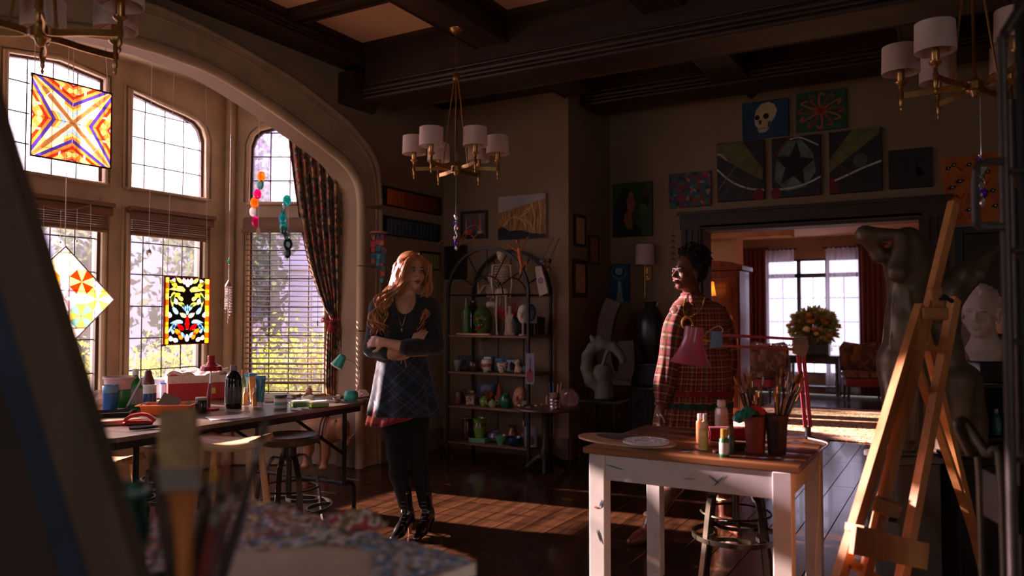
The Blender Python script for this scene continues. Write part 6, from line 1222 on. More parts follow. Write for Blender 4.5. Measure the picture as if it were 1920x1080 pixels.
# palettes
def oval(cx, cy, rx, ry, n=36): return [(cx + rx * math.cos(2 * math.pi * i / n), cy + ry * math.sin(2 * math.pi * i / n)) for i in range(n)]
pp = FZ(1180, 828, TZ); t = T('wooden_palette', 'oval wooden palette overhanging the white table corner', 'palette', pp, R(-12))
G().prism(oval(-.02, 0, .245, .14), (0, 0, .001), (1, 0, 0), (0, 1, 0), .008).o('board', wood((206, 160, 120), (226, 182, 140), .5, axis=0), t, smooth=0)
G().prism(oval(-.05, .04, .15, .08, 20), (0, 0, .0092), (1, 0, 0), (0, 1, 0), .0008).o('paint_patch', mat((70, 66, 70), .4, c2=(120, 116, 120)), t, smooth=0); G().prism(oval(.06, -.07, .12, .03, 20), (0, 0, .0095), (1, 0, 0), (0, 1, 0), .0008).o('paint_patch', mat((180, 70, 60), .4, c2=(206, 140, 110)), t, smooth=0)
pq = FZ(1211, 831, TZ + .0115); t = T('flower_palette', 'round white plastic paint palette lying on the wooden one', 'palette', pq, 0)
RP = .1; WPL = PL((222, 212, 208), .3)
G().lathe([(0, 0), (RP * .95, 0), (RP, .004), (RP, .013), (RP * .97, .014), (RP * .94, .008), (0, .006)], 40).o('dish', WPL, t)
for j in range(10): a = R(36 * j); G().lathe([(.017, .0062), (.0205, .013), (.0225, .0132), (.0235, .0065)], 16, (math.cos(a) * .070, math.sin(a) * .070, 0), caps=False).o('well', WPL, t)
G().lathe([(.032, .0062), (.036, .013), (.038, .0132), (.039, .0065)], 24, caps=False).o('well', WPL, t)
# bottles
def onW(u, v): return FZ(u, v, TZ)
def wbottle(label, u, v, w, h, c_, cap, lb=None, name='paint_bottle', prof=None, cp=None):
    parts = [('cap', PL(cap), cp or [(0, .80), (.62, .80), (.66, .82), (.62, 1), (0, 1)])]
    if lb: parts.append(('label', PL(lb), [(1.005, .1), (1.02, .11), (1.02, .5), (1.005, .51)]))
    vessel(name, label, 'bottle', u, v, w, h, prof or [(0, 0), (.94, 0), (1, .02), (1, .68), (.9, .74), (.55, .78), (.5, .82), (0, .82)], PL(c_), parts, place=onW(u, v), k=proj(onW(u, v))[2] / FPX)
wbottle('orange paint bottle with a white cap behind the yellow bottles', 1312, 829, 13, 53, (226, 140, 84), (236, 220, 210)); wbottle('rear yellow paint bottle with a pale cap', 1322, 832, 13, 56, (236, 190, 110), (240, 222, 206)); wbottle('front yellow paint bottle nearest the white palette', 1319, 843, 17, 51, (240, 206, 120), (236, 206, 170), (226, 190, 110))
wbottle('tall translucent white bottle behind the red roll', 1353, 806, 24, 56, (226, 206, 190), (240, 228, 220), (214, 190, 172), prof=[(0, 0), (.96, 0), (1, .02), (1, .62), (.88, .72), (.5, .77), (.5, .82), (0, .82)])
wbottle('green paint bottle with an ochre cap', 1358, 856, 18, 52, (40, 110, 40), (190, 140, 60), (190, 196, 180), cp=[(0, .68), (.7, .68), (.74, .7), (.7, 1), (0, 1)], prof=[(0, 0), (.95, 0), (1, .03), (1, .62), (.7, .69), (0, .69)]); wbottle('dark green paint bottle with a brown cap behind the green one', 1371, 851, 14, 52, (34, 60, 50), (96, 74, 40), cp=[(0, .68), (.7, .68), (.74, .7), (.7, 1), (0, 1)], prof=[(0, 0), (.95, 0), (1, .03), (1, .62), (.7, .69), (0, .69)])
p = onW(1364, 826); t = T('red_roll', 'red cylinder roll lying behind the paint bottles', 'roll', p, YAW); G().cyl((-.085, 0, .032), (.085, 0, .032), .032, n=24).o('roll', cloth((170, 30, 34)), t); G().lathe([(.02, 0), (.028, 0), (.028, .004), (.02, .004)], 20, (-.086, 0, .032), (-1, 0, 0)).o('end_rim', cloth((120, 20, 26)), t)
for i, (u, v, L, c_, r_) in enumerate(((1376, 846, .09, (40, 36, 34), 30), (1388, 838, .08, (60, 50, 40), 60), (1382, 832, .10, (150, 120, 90), 12), (1343, 848, .05, (206, 160, 130), 80))):
    tag(G().tube([(-L / 2, 0, .007), (L / 2, 0, .007)], [.0065, .006], 7).o('charcoal_stick', mat(c_, .8), loc=onW(u, v), rot=(0, 0, R(r_))), ('black charcoal stick beside the green bottles', 'dark charcoal stick behind the terracotta pot', 'tan stick behind the charcoal', 'short pinkish crayon left of the green bottle')[i], 'charcoal')
# brush pots
def brushpot(label, u, v, w, h, m, rimc):
    return vessel('brush_pot', label, 'pot', u, v, w, h, [(0, 0), (.76, 0), (.78, .02), (.95, .86), (1, .87), (1.02, .99), (1, 1), (.92, 1), (.88, .86), (.72, .06), (0, .05)], m, [('rim', rimc, [(.955, .85), (1.01, .86), (1.03, .99), (1.0, 1)])], place=onW(u, v), k=proj(onW(u, v))[2] / FPX)
brushpot('terracotta brush pot at the left with red and teal pompoms', 1417, 848, 42, 68, mat((150, 60, 48), .6, var=.2, scale=9), mat((130, 56, 46), .6)); brushpot('dark paint-crusted brush pot at the right', 1457, 851, 42, 74, mat((52, 26, 24), .6, var=.5, scale=12, bump=.2), mat((70, 40, 34), .6))
def wbrush(label, pot, tip, d0, d1, c_, bl, i):
    a = at(*pot, d0); b_ = at(*tip, d1); t = T('paint_brush', label, 'brush', a, 0, 'brushes in the two pots'); v = b_ - a; L = v.length; q = v.normalized(); f = .16 if i % 3 else .12
    G().tube([q * 0, q * L * .4, q * L * (1 - f - .09)], [.002, .0042, .0032], 7).o('handle', PL(c_, .25), t); G().cyl(q * L * (1 - f - .09), q * L * (1 - f), .0038, n=8).o('ferrule', mat((206, 196, 184), .2, metal=.9), t); G().tube([q * L * (1 - f), q * L * (1 - f * .5), q * L], [.0036, .006, .002], 7).o('bristles', mat(bl, .9, var=.2, scale=60), t)
def potmid(u, v): return onW(u, v), proj(onW(u, v))[2]
tipsL = [(1376, 705), (1380, 715), (1384, 702), (1390, 707), (1396, 700), (1401, 697), (1386, 722), (1406, 706), (1411, 698), (1413, 722), (1423, 720), (1418, 735), (1393, 718), (1434, 683)]
tipsR = [(1459, 691), (1465, 689), (1456, 702), (1477, 690), (1486, 694), (1452, 730), (1493, 702), (1498, 700), (1504, 695), (1508, 708), (1505, 722), (1499, 712), (1490, 716)]
hc = [(110, 40, 40), (170, 130, 90), (60, 40, 30), (140, 110, 60), (80, 70, 60), (196, 160, 120), (40, 40, 80), (120, 130, 60)]
bc = [(176, 116, 50), (130, 90, 50), (90, 60, 36), (196, 140, 70)]
ordn = ['first', 'second', 'third', 'fourth', 'fifth', 'sixth', 'seventh', 'eighth', 'ninth', 'tenth', 'eleventh', 'twelfth', 'thirteenth', 'fourteenth']
for tips, (pu, pv), nm, dd in ((tipsL, (1417, 838), 'terracotta', proj(onW(1417, 848))[2]), (tipsR, (1457, 840), 'dark', proj(onW(1457, 851))[2])):
    for i, tp in enumerate(sorted(tips)):
        fx = (tp[0] - pu) / 60; wbrush('paint brush in the %s pot, %s from the left by its tip' % (nm, ordn[i]), (pu - fx * 9, pv), tp, dd + .006 * ((i % 3) - 1), dd + .05 * ((i % 5) - 2) / 2, hc[(i * 5) % 8], bc[i % 4], i)
tag(G().bbox((0, 0, .06), (.03, .006, .20), .003).o('wooden_spatula', wood((196, 160, 116), (214, 182, 140), .5, axis=2), loc=onW(1450, 840) + Vector((0, .0, .06)), rot=(R(-8), R(24), YAW)), 'broad pale wooden spatula leaning in the dark brush pot', 'spatula')
# pompoms
d0 = proj(onW(1417, 848))[2]; t = T('pompom_bunch', 'teal pompom bunch spilling over the terracotta pot', 'pompoms', at(1395, 782, d0 - .05), 0); b0 = at(1395, 782, d0 - .05)
for u, v, r_ in ((1381, 784, .016), (1384, 776, .014), (1391, 778, .016), (1396, 772, .015), (1402, 768, .015), (1405, 775, .014), (1400, 780, .013), (1386, 788, .013), (1410, 772, .013)):
    g = G(); n, m = 12, 8; rs = random.Random(int(u)); V = []
    g.ball((0, 0, 0), r_, n, m); g.v = [tuple(c * rs.uniform(.85, 1.12) for c in v_) for v_ in g.v]; c0 = at(u, v, d0 - .05 + rs.uniform(-.015, .01)) - b0; g.v = [(a + c0.x, b + c0.y, c + c0.z) for a, b, c in g.v]; g.o('pompom', cloth((20, 120, 116)), t)
t = T('red_tassel', 'red woollen tassel lying across the terracotta pot rim', 'tassel', at(1424, 772, d0 - .04), 0); b0 = at(1424, 772, d0 - .04)
G().tube([at(1408, 762, d0 - .04) - b0, at(1418, 764, d0 - .045) - b0, at(1430, 770, d0 - .04) - b0, at(1438, 777, d0 - .02) - b0], [.006, .010, .011, .004], 10).o('wool', cloth((196, 40, 30)), t); G().ball(at(1415, 755, d0 - .03) - b0, .010, 10, 8).o('bead', PL((226, 186, 150)), t)
# pink spring-arm lamp clamped to the far right edge
PINK = mat((188, 84, 104), .35, var=.05, coat=.3); dl = 3.42; base = at(1486, 790, dl + .28); base = Vector((WX1 - .06, WY1 - .02, TZ))
inv2 = Matrix.Rotation(-YAW, 3, 'Z'); t = T('spring_arm_lamp', 'pink spring-arm lamp reaching over the white table', 'lamp', base, YAW); LL = lambda u, v, d: inv2 @ (at(u, v, d) - base)
ELB = LL(1500, 648, dl); JN = LL(1338, 640, dl - .10)
G().bbox((0, 0, -.004), (.05, .06, .024), .004).lathe([(0, 0), (.014, 0), (.014, .05), (0, .05)], 12).o('clamp', mat((70, 60, 60), .4, metal=.6), t)
foot = Vector((0, 0, .05))
for s in (-.012, .012): G().tube([foot + Vector((s, 0, 0)), ELB + Vector((s, 0, 0))], 1, sec=rect(.016, .008), up=(0, 1, 0)).o('lower_arm', PINK, t, smooth=0)
G().tube([ELB + Vector((0, 0, .028)), JN + Vector((.02, 0, .028))], 1, sec=rect(.008, .012)).o('upper_arm', PINK, t, smooth=0); G().tube([ELB + Vector((0, 0, -.018)), JN + Vector((.02, 0, -.018))], 1, sec=rect(.008, .012)).o('upper_arm', PINK, t, smooth=0)
SPG = mat((176, 170, 160), .3, metal=.8)
G().tube([(ELB.lerp(JN, .02 + .5 * i / 60)) + Vector((0, .006 * math.cos(i * 1.6), .004 * math.sin(i * 1.6))) for i in range(61)], .0022, 5).o('spring', SPG, t)
G().prism([(-.03, -.035), (.02, -.05), (.035, .0), (.025, .04), (-.03, .035)], ELB + Vector((0, .012, 0)), (1, 0, 0), (0, 0, 1), .024).o('elbow_plate', mat((150, 142, 136), .3, metal=.8), t, smooth=0); G().prism([(-.02, -.035), (.035, -.03), (.035, .035), (-.01, .04)], JN + Vector((0, .01, .005)), (1, 0, 0), (0, 0, 1), .02).o('head_plate', mat((96, 110, 120), .35, metal=.7), t, smooth=0)
HT = LL(1302, 612, dl - .12); HB = LL(1294, 682, dl - .12); ax = HB - HT; Lh = ax.length
G().lathe([(0, 0), (.036, 0), (.04, .004), (.042, Lh * .35), (.05, Lh * .55), (.066, Lh * .78), (.086, Lh), (.084, Lh), (.064, Lh * .78), (.046, Lh * .5), (0, Lh * .4)], 34, HT, ax).o('lamp_shade', PINK, t)
G().lathe([(.083, Lh - .002), (.0635, Lh * .785), (.0465, Lh * .52), (.0, Lh * .42)], 34, HT, ax, caps=False).o('shade_lining', mat((236, 220, 206), .6), t)
G().tube([HT.lerp(HB, .35) + Vector((.04, 0, 0)), JN], .006, 8).ball(JN.lerp(HT.lerp(HB, .35), .4), .011, 10, 6).o('swivel', mat((206, 160, 90), .35, metal=.7), t)
G().tube(spl([HT.lerp(HB, .3) + Vector((.04, 0, 0)), JN + Vector((-.02, 0, .045)), JN + Vector((.02, 0, .065)), JN + Vector((.04, 0, .05)), JN + Vector((.03, 0, .03))], 6), .0028, 6).o('lamp_cord', PL((200, 190, 170)), t)
p = Vector((WX1 + .02, WY1 - .03, 0)); t = T('power_cord', 'pale power cord running down the right table leg', 'cord', (WX1 + .045, WY0 + .3, 0), 0)
G().tube(spl([(-.10, .42, TZ + .003), (.0, .30, TZ + .004), (.0, .1, TZ - .0), (.01, .0, TZ - .03), (.012, -.05, .55), (.0, -.06, .3), (.015, -.08, .1), (.02, -.05, .006), (.1, .1, .005)], 7), .004, 7).o('cord', PL((190, 176, 166)), t)
tag(G().bbox((0, 0, .003), (.075, .035, .006), .002).o('floor_socket', mat((176, 140, 84), .3, metal=.8), loc=FZ(1064, 937, 0), rot=(0, 0, R(0))), 'brass floor socket plate in the floorboards', 'socket')
# ---------------------------------------------------------------- easel
EW = wood((206, 134, 72), (228, 164, 98), .45, axis=2)
def stick(a, b, w, d, up): return G().tube([a, b], 1, sec=rect(w, d), up=up)
def toz(a, b, z=0.0):
    a, b = Vector(a), Vector(b); return a + (b - a) * ((z - a.z) / (b.z - a.z))
eL0, eL1 = at(1590, 1030, 2.62), at(1727, 575, 2.95); eM0, eM1 = at(1641, 1000, 2.66), at(1788, 382, 3.12); eR0, eR1 = at(1703, 1020, 2.80), at(1790, 560, 3.06); eB0, eB1 = at(1728, 600, 2.99), at(1829, 1010, 3.5)
base = toz(eL0, eL1).lerp(toz(eR0, eR1), .5); nrm = (eR0 - eL0).cross(eL1 - eL0).normalized()
es = T('easel', 'tall wooden studio easel standing empty at the right', 'easel', base); q = lambda p: Vector(p) - base
stick(q(toz(eL0, eL1)), q(eL1), .046, .030, nrm).o('front_leg', EW, es, smooth=0); stick(q(toz(eR0, eR1)), q(eR1), .046, .030, nrm).o('front_leg', EW, es, smooth=0)
stick(q(toz(eM0, eM1, .28)), q(eM1), .044, .026, nrm).o('mast', EW, es, smooth=0); stick(q(eB0), q(toz(eB0, eB1)), .036, .028, nrm).o('rear_leg', EW, es, smooth=0)
def on(a, b, v_): 
    lo, hi = 0.0, 1.0
    for _ in range(30):
        m = (lo + hi) / 2
        if proj(a.lerp(b, m))[1] > v_: lo = m
        else: hi = m
    return a.lerp(b, lo)
xa, xb = on(eL0, eL1, 650), on(eR0, eR1, 655)
stick(q(xa) - nrm * .0, q(xb), .02, .05, nrm).o('upper_crossbar', EW, es, smooth=0); stick(q(on(toz(eL0, eL1), eL1, 1050)), q(on(toz(eR0, eR1), eR1, 1110)), .02, .06, nrm).o('lower_crossbar', EW, es, smooth=0)
nf = nrm if nrm.dot(CAM - base) > 0 else -nrm
t0, t1 = on(eL0, eL1, 985) + nf * .03 - (eR0 - eL0).normalized() * .05, on(eR0, eR1, 1035) + nf * .03
stick(q(t0), q(t1), .024, .07, nrm).o('tray_back', EW, es, smooth=0); stick(q(t0) + nf * .035 - Vector((0, 0, .03)) - (eR0 - eL0).normalized() * .06, q(t1) + nf * .035 - Vector((0, 0, .03)), .09, .018, nrm).o('tray', EW, es, smooth=0)
cm = on(eM0, eM1, 588); G().bbox(q(cm) + nf * .02, (.10, .05, .05), .006, (0, 0, YAW)).o('clamp_block', EW, es); cm2 = on(eM0, eM1, 562); G().bbox(q(cm2) + nf * .02, (.045, .03, .09), .005, (R(-12), 0, YAW)).o('clamp_slide', EW, es)
G().tube([q(cm2) + nf * .03, q(cm2) + nf * .06], .006, 8).bbox(q(cm2) + nf * .065, (.05, .012, .016), .004, (0, R(30), YAW)).o('wing_nut', mat((30, 28, 26), .4), es)
cl = on(eM0, eM1, 950); G().bbox(q(cl) + nf * .02, (.09, .03, .055), .005, (0, R(20), YAW)).o('tray_bracket', wood((170, 140, 120), (200, 150, 96), .5), es); G().tube([q(cl) + nf * .03 + Vector((0, 0, -.04)), q(cl) + nf * .06 + Vector((0, 0, -.04))], .009, 8).o('tray_knob', mat((40, 34, 30), .4), es)
stick(q(on(eB0, eB1, 720)), q(on(eM0, eM1, 680)), .018, .03, nrm).o('stay', EW, es, smooth=0)
# ---------------------------------------------------------------- pedestals and bronze statues
BRZ = mat((104, 90, 70), .42, metal=.25, var=.25, scale=9, bump=.12); DS = 3.9; KS = DS / FPX
pb = at(1700, 850, DS); PZ = pb.z
def pedestal(label, u, w, d, c_, dz=0.0, z1=None, dd=DS):
    p = at(u, 850, dd); z1 = z1 or PZ; t = T('pedestal', label, 'pedestal', (p.x, p.y, 0), YAW + R(8)); G().bbox((0, 0, (z1 - .03) / 2), (w, d, z1 - .03), .006).o('block', mat(c_, .7, var=.12), t); G().bbox((0, 0, z1 - .016), (w + .02, d + .02, .032), .005).o('top_slab', mat(tuple(int(x * 1.15) for x in c_), .7), t)
pedestal('grey pedestal under the hooded bronze statue', 1692, .23, .26, (96, 92, 84)); pedestal('black pedestal under the twisting bronze statue', 1803, .27, .30, (24, 22, 21))
st = T('bronze_statue', 'bronze draped statue hiding its face in its raised arms', 'statue', (pb.x, pb.y, PZ), YAW); s = lambda u, v, y=0.0: ((u - 1700) * KS, y, -(v - 850) * KS)
pr = [('e', s(1712, 458, .0), (.07, .08, .085), None, .03), ('e', s(1700, 445, -.02), (.06, .06, .05), None, .03)]
pr += chain([s(1722, 498, .02), s(1668, 512, -.10), s(1684, 448, -.08)], [.05, .042, .032], .02) + chain([s(1735, 490, .04), s(1650, 478, -.02)], [.05, .04], .03) + chain([s(1650, 478, -.02), s(1622, 440, -.04), s(1682, 442, -.07)], [.03, .042, .028], .02)
pr += [('c', s(1712, 490), s(1700, 600), .105, .075, .05), ('c', s(1700, 600), s(1690, 690), .085, .09, .05), ('e', s(1722, 505, .02), (.13, .09, .08), None, .05), ('c', s(1690, 680), s(1692, 800), .105, .08, .05), ('c', s(1712, 700), s(1718, 800), .09, .06, .05), ('c', s(1718, 800), s(1720, 838), .05, .035, .03), ('c', s(1690, 800), s(1690, 842), .07, .06, .03), ('c', s(1722, 838, -.02), s(1704, 845, -.10), .03, .016, .02), ('e', s(1690, 620, -.06), (.055, .04, .09), None, .04), ('e', s(1706, 632, .06), (.08, .06, .08), None, .05)]
for k in range(10):
    x0 = 1664 + k * 7; yy = -.108 + .06 * abs(k - 4.5) / 4.5; pr += chain([s(1695 + (k - 5) * 4, 545, yy + .02), s(x0 + 2, 640, yy), s(x0 + 4 + 3 * math.sin(k * 2), 740, yy), s(x0 + 6, 822, yy + .03)], [.006, .013, .015, .013], .007)
fig('figure', pr, BRZ, st, h=.008); G().bbox((-.01, 0, .012), (.19, .2, .024), .006).o('plinth', BRZ, st)
p2_ = at(1800, 850, DS); st = T('bronze_statue', 'dark bronze nude statue twisting with an arm raised to the right', 'statue', (p2_.x, p2_.y, PZ), YAW); s = lambda u, v, y=0.0: ((u - 1800) * KS, y, -(v - 850) * KS)
pr = chain([s(1782, 548), s(1806, 512, -.03), s(1866, 466, -.05)], [.06, .044, .012], .03) + chain([s(1800, 550), s(1834, 514, -.05), s(1868, 468, -.05)], [.045, .03, .012], .02) + [('e', s(1822, 505, .02), (.045, .04, .03), (0, .5, 0), .02), ('c', s(1784, 548), s(1770, 610), .07, .075, .05), ('c', s(1770, 610), s(1774, 660), .075, .065, .05), ('e', s(1764, 620, -.05), (.05, .05, .06), None, .04), ('c', s(1776, 660), s(1788, 720), .075, .09, .05), ('c', s(1788, 715, -.04), s(1782, 790, -.06), .085, .055, .04), ('c', s(1782, 790, -.06), s(1790, 842, -.02), .052, .04, .03), ('c', s(1812, 715, .02), s(1826, 790), .09, .06, .04), ('c', s(1826, 790), s(1822, 842), .06, .05, .03), ('c', s(1800, 770, .03), s(1806, 845, .03), .09, .12, .05), ('e', s(1780, 648, .03), (.07, .06, .09), None, .05)]
for k in range(6): pr += chain([s(1800 + k * 6, 700, -.07 + .01 * k), s(1794 + k * 9, 780, -.09 + .012 * k), s(1786 + k * 10, 842, -.08 + .01 * k)], [.008, .014, .016], .014)
fig('figure', pr, BRZ, st, h=.008); G().bbox((.005, 0, .01), (.25, .24, .02), .006).o('plinth', BRZ, st)
# ---------------------------------------------------------------- plaster bust, its stand, low bookcase
DB = 4.2; KB = DB / FPX; bb = at(1845, 672, DB); PLAS = mat((214, 196, 178), .7, var=.06, scale=12)
st = T('plaster_bust', 'white plaster bust of a curly-haired head facing left', 'bust', bb, YAW); s = lambda u, v, y=0.0: ((u - 1845) * KB, y, -(v - 672) * KB)
pr, hf, hE = head(s(1840, 588), R(-42), 1.16)
pr += [('c', s(1847, 605, .02), s(1852, 645, .02), .058, .066, .03), ('e', s(1852, 655, .02), (.10, .085, .05), None, .03), ('c', s(1852, 652, .02), s(1852, 672, .02), .08, .075, .02)]
rs = random.Random(8)
for k in range(110):
    a, b_ = rs.uniform(0, 6.28), rs.uniform(-.35, 1.5); d = Vector((math.cos(a) * math.cos(b_), math.sin(a) * math.cos(b_), math.sin(b_)))
    if d.y < -.2 and d.z < .55: continue
    pr.append(('e', hf(d.x * .078, .014 + d.y * .098, .036 + d.z * .09), (.02, .02, .015), (rs.uniform(0, 3), rs.uniform(0, 3), 0), .006))
fig('bust', pr, PLAS, st, h=.0055)
bx = T('bust_stand', 'black box stand under the plaster bust', 'stand', at(1847, 716, DB), YAW); G().bbox((0, 0, .054), (.145, .15, .108), .003).o('box', mat((20, 18, 18), .5), bx); G().bbox((0, 0, .111), (.15, .155, .006), .002).o('lid', mat((30, 27, 26), .5), bx)
zb = at(1847, 716, DB).z; bc_ = at(1866, 800, DB + .06); bk = T('low_bookcase', 'low black bookcase filled with art supplies behind the easel', 'bookcase', (bc_.x, bc_.y, 0), YAW); DBK = mat((26, 22, 20), .5)
G().bbox((0, 0, zb - .013), (.46, .34, .024), .003).o('top', DBK, bk)
for x in (-.22, .22): G().bbox((x, 0, (zb - .026) / 2), (.02, .34, zb - .026), .002).o('side', DBK, bk)
lv = [.04, zb * .36, zb * .69]
for z in lv: G().bbox((0, 0, z), (.42, .33, .018), .002).o('shelf_board', DBK, bk)
G().box((0, .165, zb / 2), (.42, .01, zb - .03)).o('back', DBK, bk)
rs = random.Random(4); cols = [(60, 130, 170), (190, 190, 186), (40, 70, 110), (160, 70, 40), (60, 120, 110), (120, 100, 80)]; nm = 0
for li, z in enumerate(lv[1:]):
    for j in range(6):
        x = -.17 + j * .068; hgt = rs.uniform(.09, .15); pw_ = Matrix.Rotation(YAW, 3, 'Z') @ Vector((x, -.08 + .02 * rs.random(), 0)) + Vector((bc_.x, bc_.y, z + .0095)); c_ = cols[(j + 2 * li) % 6]
        vessel('supply_bottle', '%s bottle, %s from the left on the %s shelf of the black bookcase' % (('blue', 'white', 'navy', 'rust', 'teal', 'tan')[(j + 2 * li) % 6], ordn[j], ('lower', 'upper')[li]), 'bottle', 0, 0, .05, hgt, BOT, PL(c_), [('cap', PL((200, 196, 190)), BCAP)], 'bottles in the black bookcase', place=pw_, k=1.0)
o = T('carton', 'tan cardboard carton standing behind the plaster bust', 'box', at(1888, 626, 4.8), YAW); G().bbox((0, 0, .06), (.12, .12, .12), .003).o('carton_body', mat((206, 156, 104), .8), o); G().box((0, -.0608, .07), (.05, .001, .04)).o('carton_label', mat((230, 200, 160), .8), o)
z_ = at(1888, 626, 4.8); sd_ = T('carton_stand', 'dark side table under the tan carton', 'table', (z_.x, z_.y, 0), YAW); G().bbox((0, 0, z_.z - .013), (.26, .24, .024), .003).o('tabletop', DBK, sd_)
for sx in (-1, 1):
    for sy in (-1, 1): G().cyl((sx * .11, sy * .1, 0), (sx * .11, sy * .1, z_.z - .026), .012, n=8).o('leg', DBK, sd_)
# ---------------------------------------------------------------- steel rack at the right edge, tubular chair
RK = mat((66, 58, 52), .45, metal=.5); DR_ = 1.75
rb = at(1888, 540, DR_); rk = T('steel_rack', 'tall steel tube rack cut by the right edge', 'rack', (rb.x, rb.y, 0), YAW - R(36))
RKZ = YAW - R(36)
lk = lambda u, v, d=DR_: Matrix.Rotation(-RKZ, 3, 'Z') @ (at(u, v, d) - Vector((rb.x, rb.y, 0)))
G().tube([(0.0, 0, 0), (0, 0, lk(1885, 62).z)], .011, 10).o('post', RK, rk); G().tube([(.42, 0, 0), (.42, 0, 2.2)], .011, 10).o('post', RK, rk); G().tube([(.42, .4, 0), (.42, .4, 2.2)], .011, 10).o('post', RK, rk); G().tube([(0.0, .4, 0), (0, .4, 1.9)], .011, 10).o('post', RK, rk)
G().tube([lk(1883, 64), lk(1925, -2)], .012, 10).o('diagonal_brace', RK, rk)
G().tube(spl([lk(1882, 302), lk(1850, 304), lk(1834, 312), lk(1830, 340), lk(1830, 395), lk(1836, 424), lk(1882, 426)], 5), .009, 8).o('side_hoop', RK, rk)
G().bbox((.03, .2, 1.05), (.012, .38, 2.1), .002).o('side_panel', mat((18, 16, 15), .6), rk)
for v in (320, 470, 640, 860): G().bbox((.21, .2, lk(1888, v).z), (.40, .40, .014), .003).o('rack_shelf', mat((40, 36, 34), .5), rk)
for i, (v, c_, h_) in enumerate(((320, (150, 146, 136), .14), (470, (170, 120, 96), .15), (640, (120, 90, 60), .12), (860, (60, 60, 70), .15))):
    zt = lk(1888, v).z + .0075; pw_ = Matrix.Rotation(RKZ, 3, 'Z') @ Vector((.22, .2, 0)) + Vector((rb.x, rb.y, zt)); o = T('storage_carton', ('grey', 'pinkish tan', 'brown', 'dark blue-grey')[i] + ' carton on the steel rack', 'box', pw_, RKZ, 'cartons on the steel rack'); G().bbox((0, 0, h_ / 2), (.30, .30, h_), .004).o('carton_body', mat(c_, .8), o); G().bbox((0, 0, h_ + .006), (.31, .31, .012), .003).o('carton_lid', mat(tuple(int(x * .85) for x in c_), .8), o)
DCH = 2.05; cb = at(1835, 1000, DCH); ch = T('tubular_chair', 'grey tubular metal chair with a panel back at the right edge', 'chair', (cb.x, cb.y, 0), YAW); lc = lambda u, v, d=DCH: Matrix.Rotation(-YAW, 3, 'Z') @ (at(u, v, d) - Vector((cb.x, cb.y, 0)))
CH = mat((120, 108, 92), .35, metal=.6)
a0, a1 = lc(1842, 1080), lc(1883, 1080, 1.95); a0.z = a1.z = 0
G().tube(spl([a0, lc(1840, 900), lc(1820, 850), lc(1796, 800), lc(1800, 792), lc(1812, 794), lc(1850, 850, 2.0), lc(1880, 905, 1.97), a1], 5), .0125, 10).o('back_frame', CH, ch)
G().prism([(0, 0), (.09, 0), (.09, .12), (0, .12)], lc(1848, 965, 2.02), (lc(1884, 985, 1.98) - lc(1848, 965, 2.02)).normalized(), (0, 0, 1), .012).o('back_panel', mat((150, 136, 124), .6), ch, smooth=0)
sz = .45; G().bbox((.12, .2, sz - .015), (.36, .36, .03), .01).o('seat', mat((60, 50, 44), .6), ch)
for x, y in ((-.02, .36), (.28, .36)): G().tube([(x, y, sz - .03), (x, y + .03, 0)], .0115, 8).o('leg', CH, ch)
G().tube([(a0.x, a0.y, .44), (-.02, .36, sz - .025)], .0115, 8).o('seat_rail', CH, ch); G().tube([(a1.x, a1.y, .44), (.28, .36, sz - .025)], .0115, 8).o('seat_rail', CH, ch)
pw_ = at(1872, 1082, 1.86); vessel('steel_cup', 'polished steel cup on the chair by the right edge', 'cup', 0, 0, .05, .08, CUP, mat((200, 194, 190), .15, metal=.95), place=Matrix.Rotation(YAW, 3, 'Z') @ Vector((.06, .06, 0)) + Vector((cb.x, cb.y, sz + .0005)), k=1.0)
# ---------------------------------------------------------------- dark corner left of the doorway
STG = mat((96, 104, 92), .85, var=.2, scale=12, bump=.25); dp = at(1133, 746, 6.75)
s_ = T('iron_stand', 'black iron stand with crossed legs under the dragon sculpture', 'stand', (dp.x, dp.y, 0), 0); zt = dp.z - .002
G().bbox((0, 0, zt - .015), (.36, .36, .03), .004).o('top', IRN, s_)
for sx in (-1, 1):
    for sy in (-1, 1): G().cyl((sx * .16, sy * .16, 0), (sx * .16, sy * .16, zt - .03), .01, n=8).o('leg', IRN, s_)
for sy in (-1, 1): G().cyl((-.16, sy * .16, .04), (.16, sy * .16, zt - .05), .007, n=6).o('cross_brace', IRN, s_); G().cyl((.16, sy * .16, .04), (-.16, sy * .16, zt - .05), .007, n=6).o('cross_brace', IRN, s_)
dr = T('dragon_sculpture', 'grey-green stone dragon coiled around a ball', 'sculpture', dp, YAW); KD = 6.75 / FPX; s = lambda u, v, y=0.0: ((u - 1133) * KD, y, -(v - 746) * KD)
pts = [s(1128, 728, .0), s(1108, 712), s(1100, 690), s(1102, 668), s(1112, 652, -.02), s(1130, 646, -.04), s(1148, 650, -.06), s(1160, 662, -.08), s(1166, 676, -.09)]; rr_ = [.06, .055, .05, .048, .05, .048, .042, .036, .022]
pr = chain(pts, rr_, .02) + [('e', s(1130, 700), (.092, .092, .092), None, .006), ('c', s(1133, 722), s(1133, 744), .075, .085, .02), ('e', s(1166, 672, -.09), (.035, .03, .04), None, .015), ('c', s(1116, 645), s(1110, 632), .03, .02, .01), ('e', s(1122, 636, 0), (.05, .02, .03), (0, -.3, 0), .015), ('c', s(1140, 652, -.06), s(1128, 682, -.10), .02, .014, .01)]
for k in range(9): a = .45 + k * .27; pr.append(('c', (s(1135, 690)[0] - math.cos(a - 1.0) * .165, 0, s(1135, 690)[2] + math.sin(a - 1.0) * .20), (s(1135, 690)[0] - math.cos(a - 1.0) * .215, 0, s(1135, 690)[2] + math.sin(a - 1.0) * .25), .018, .004, .012))
fig('dragon', pr, STG, dr, h=.0075)
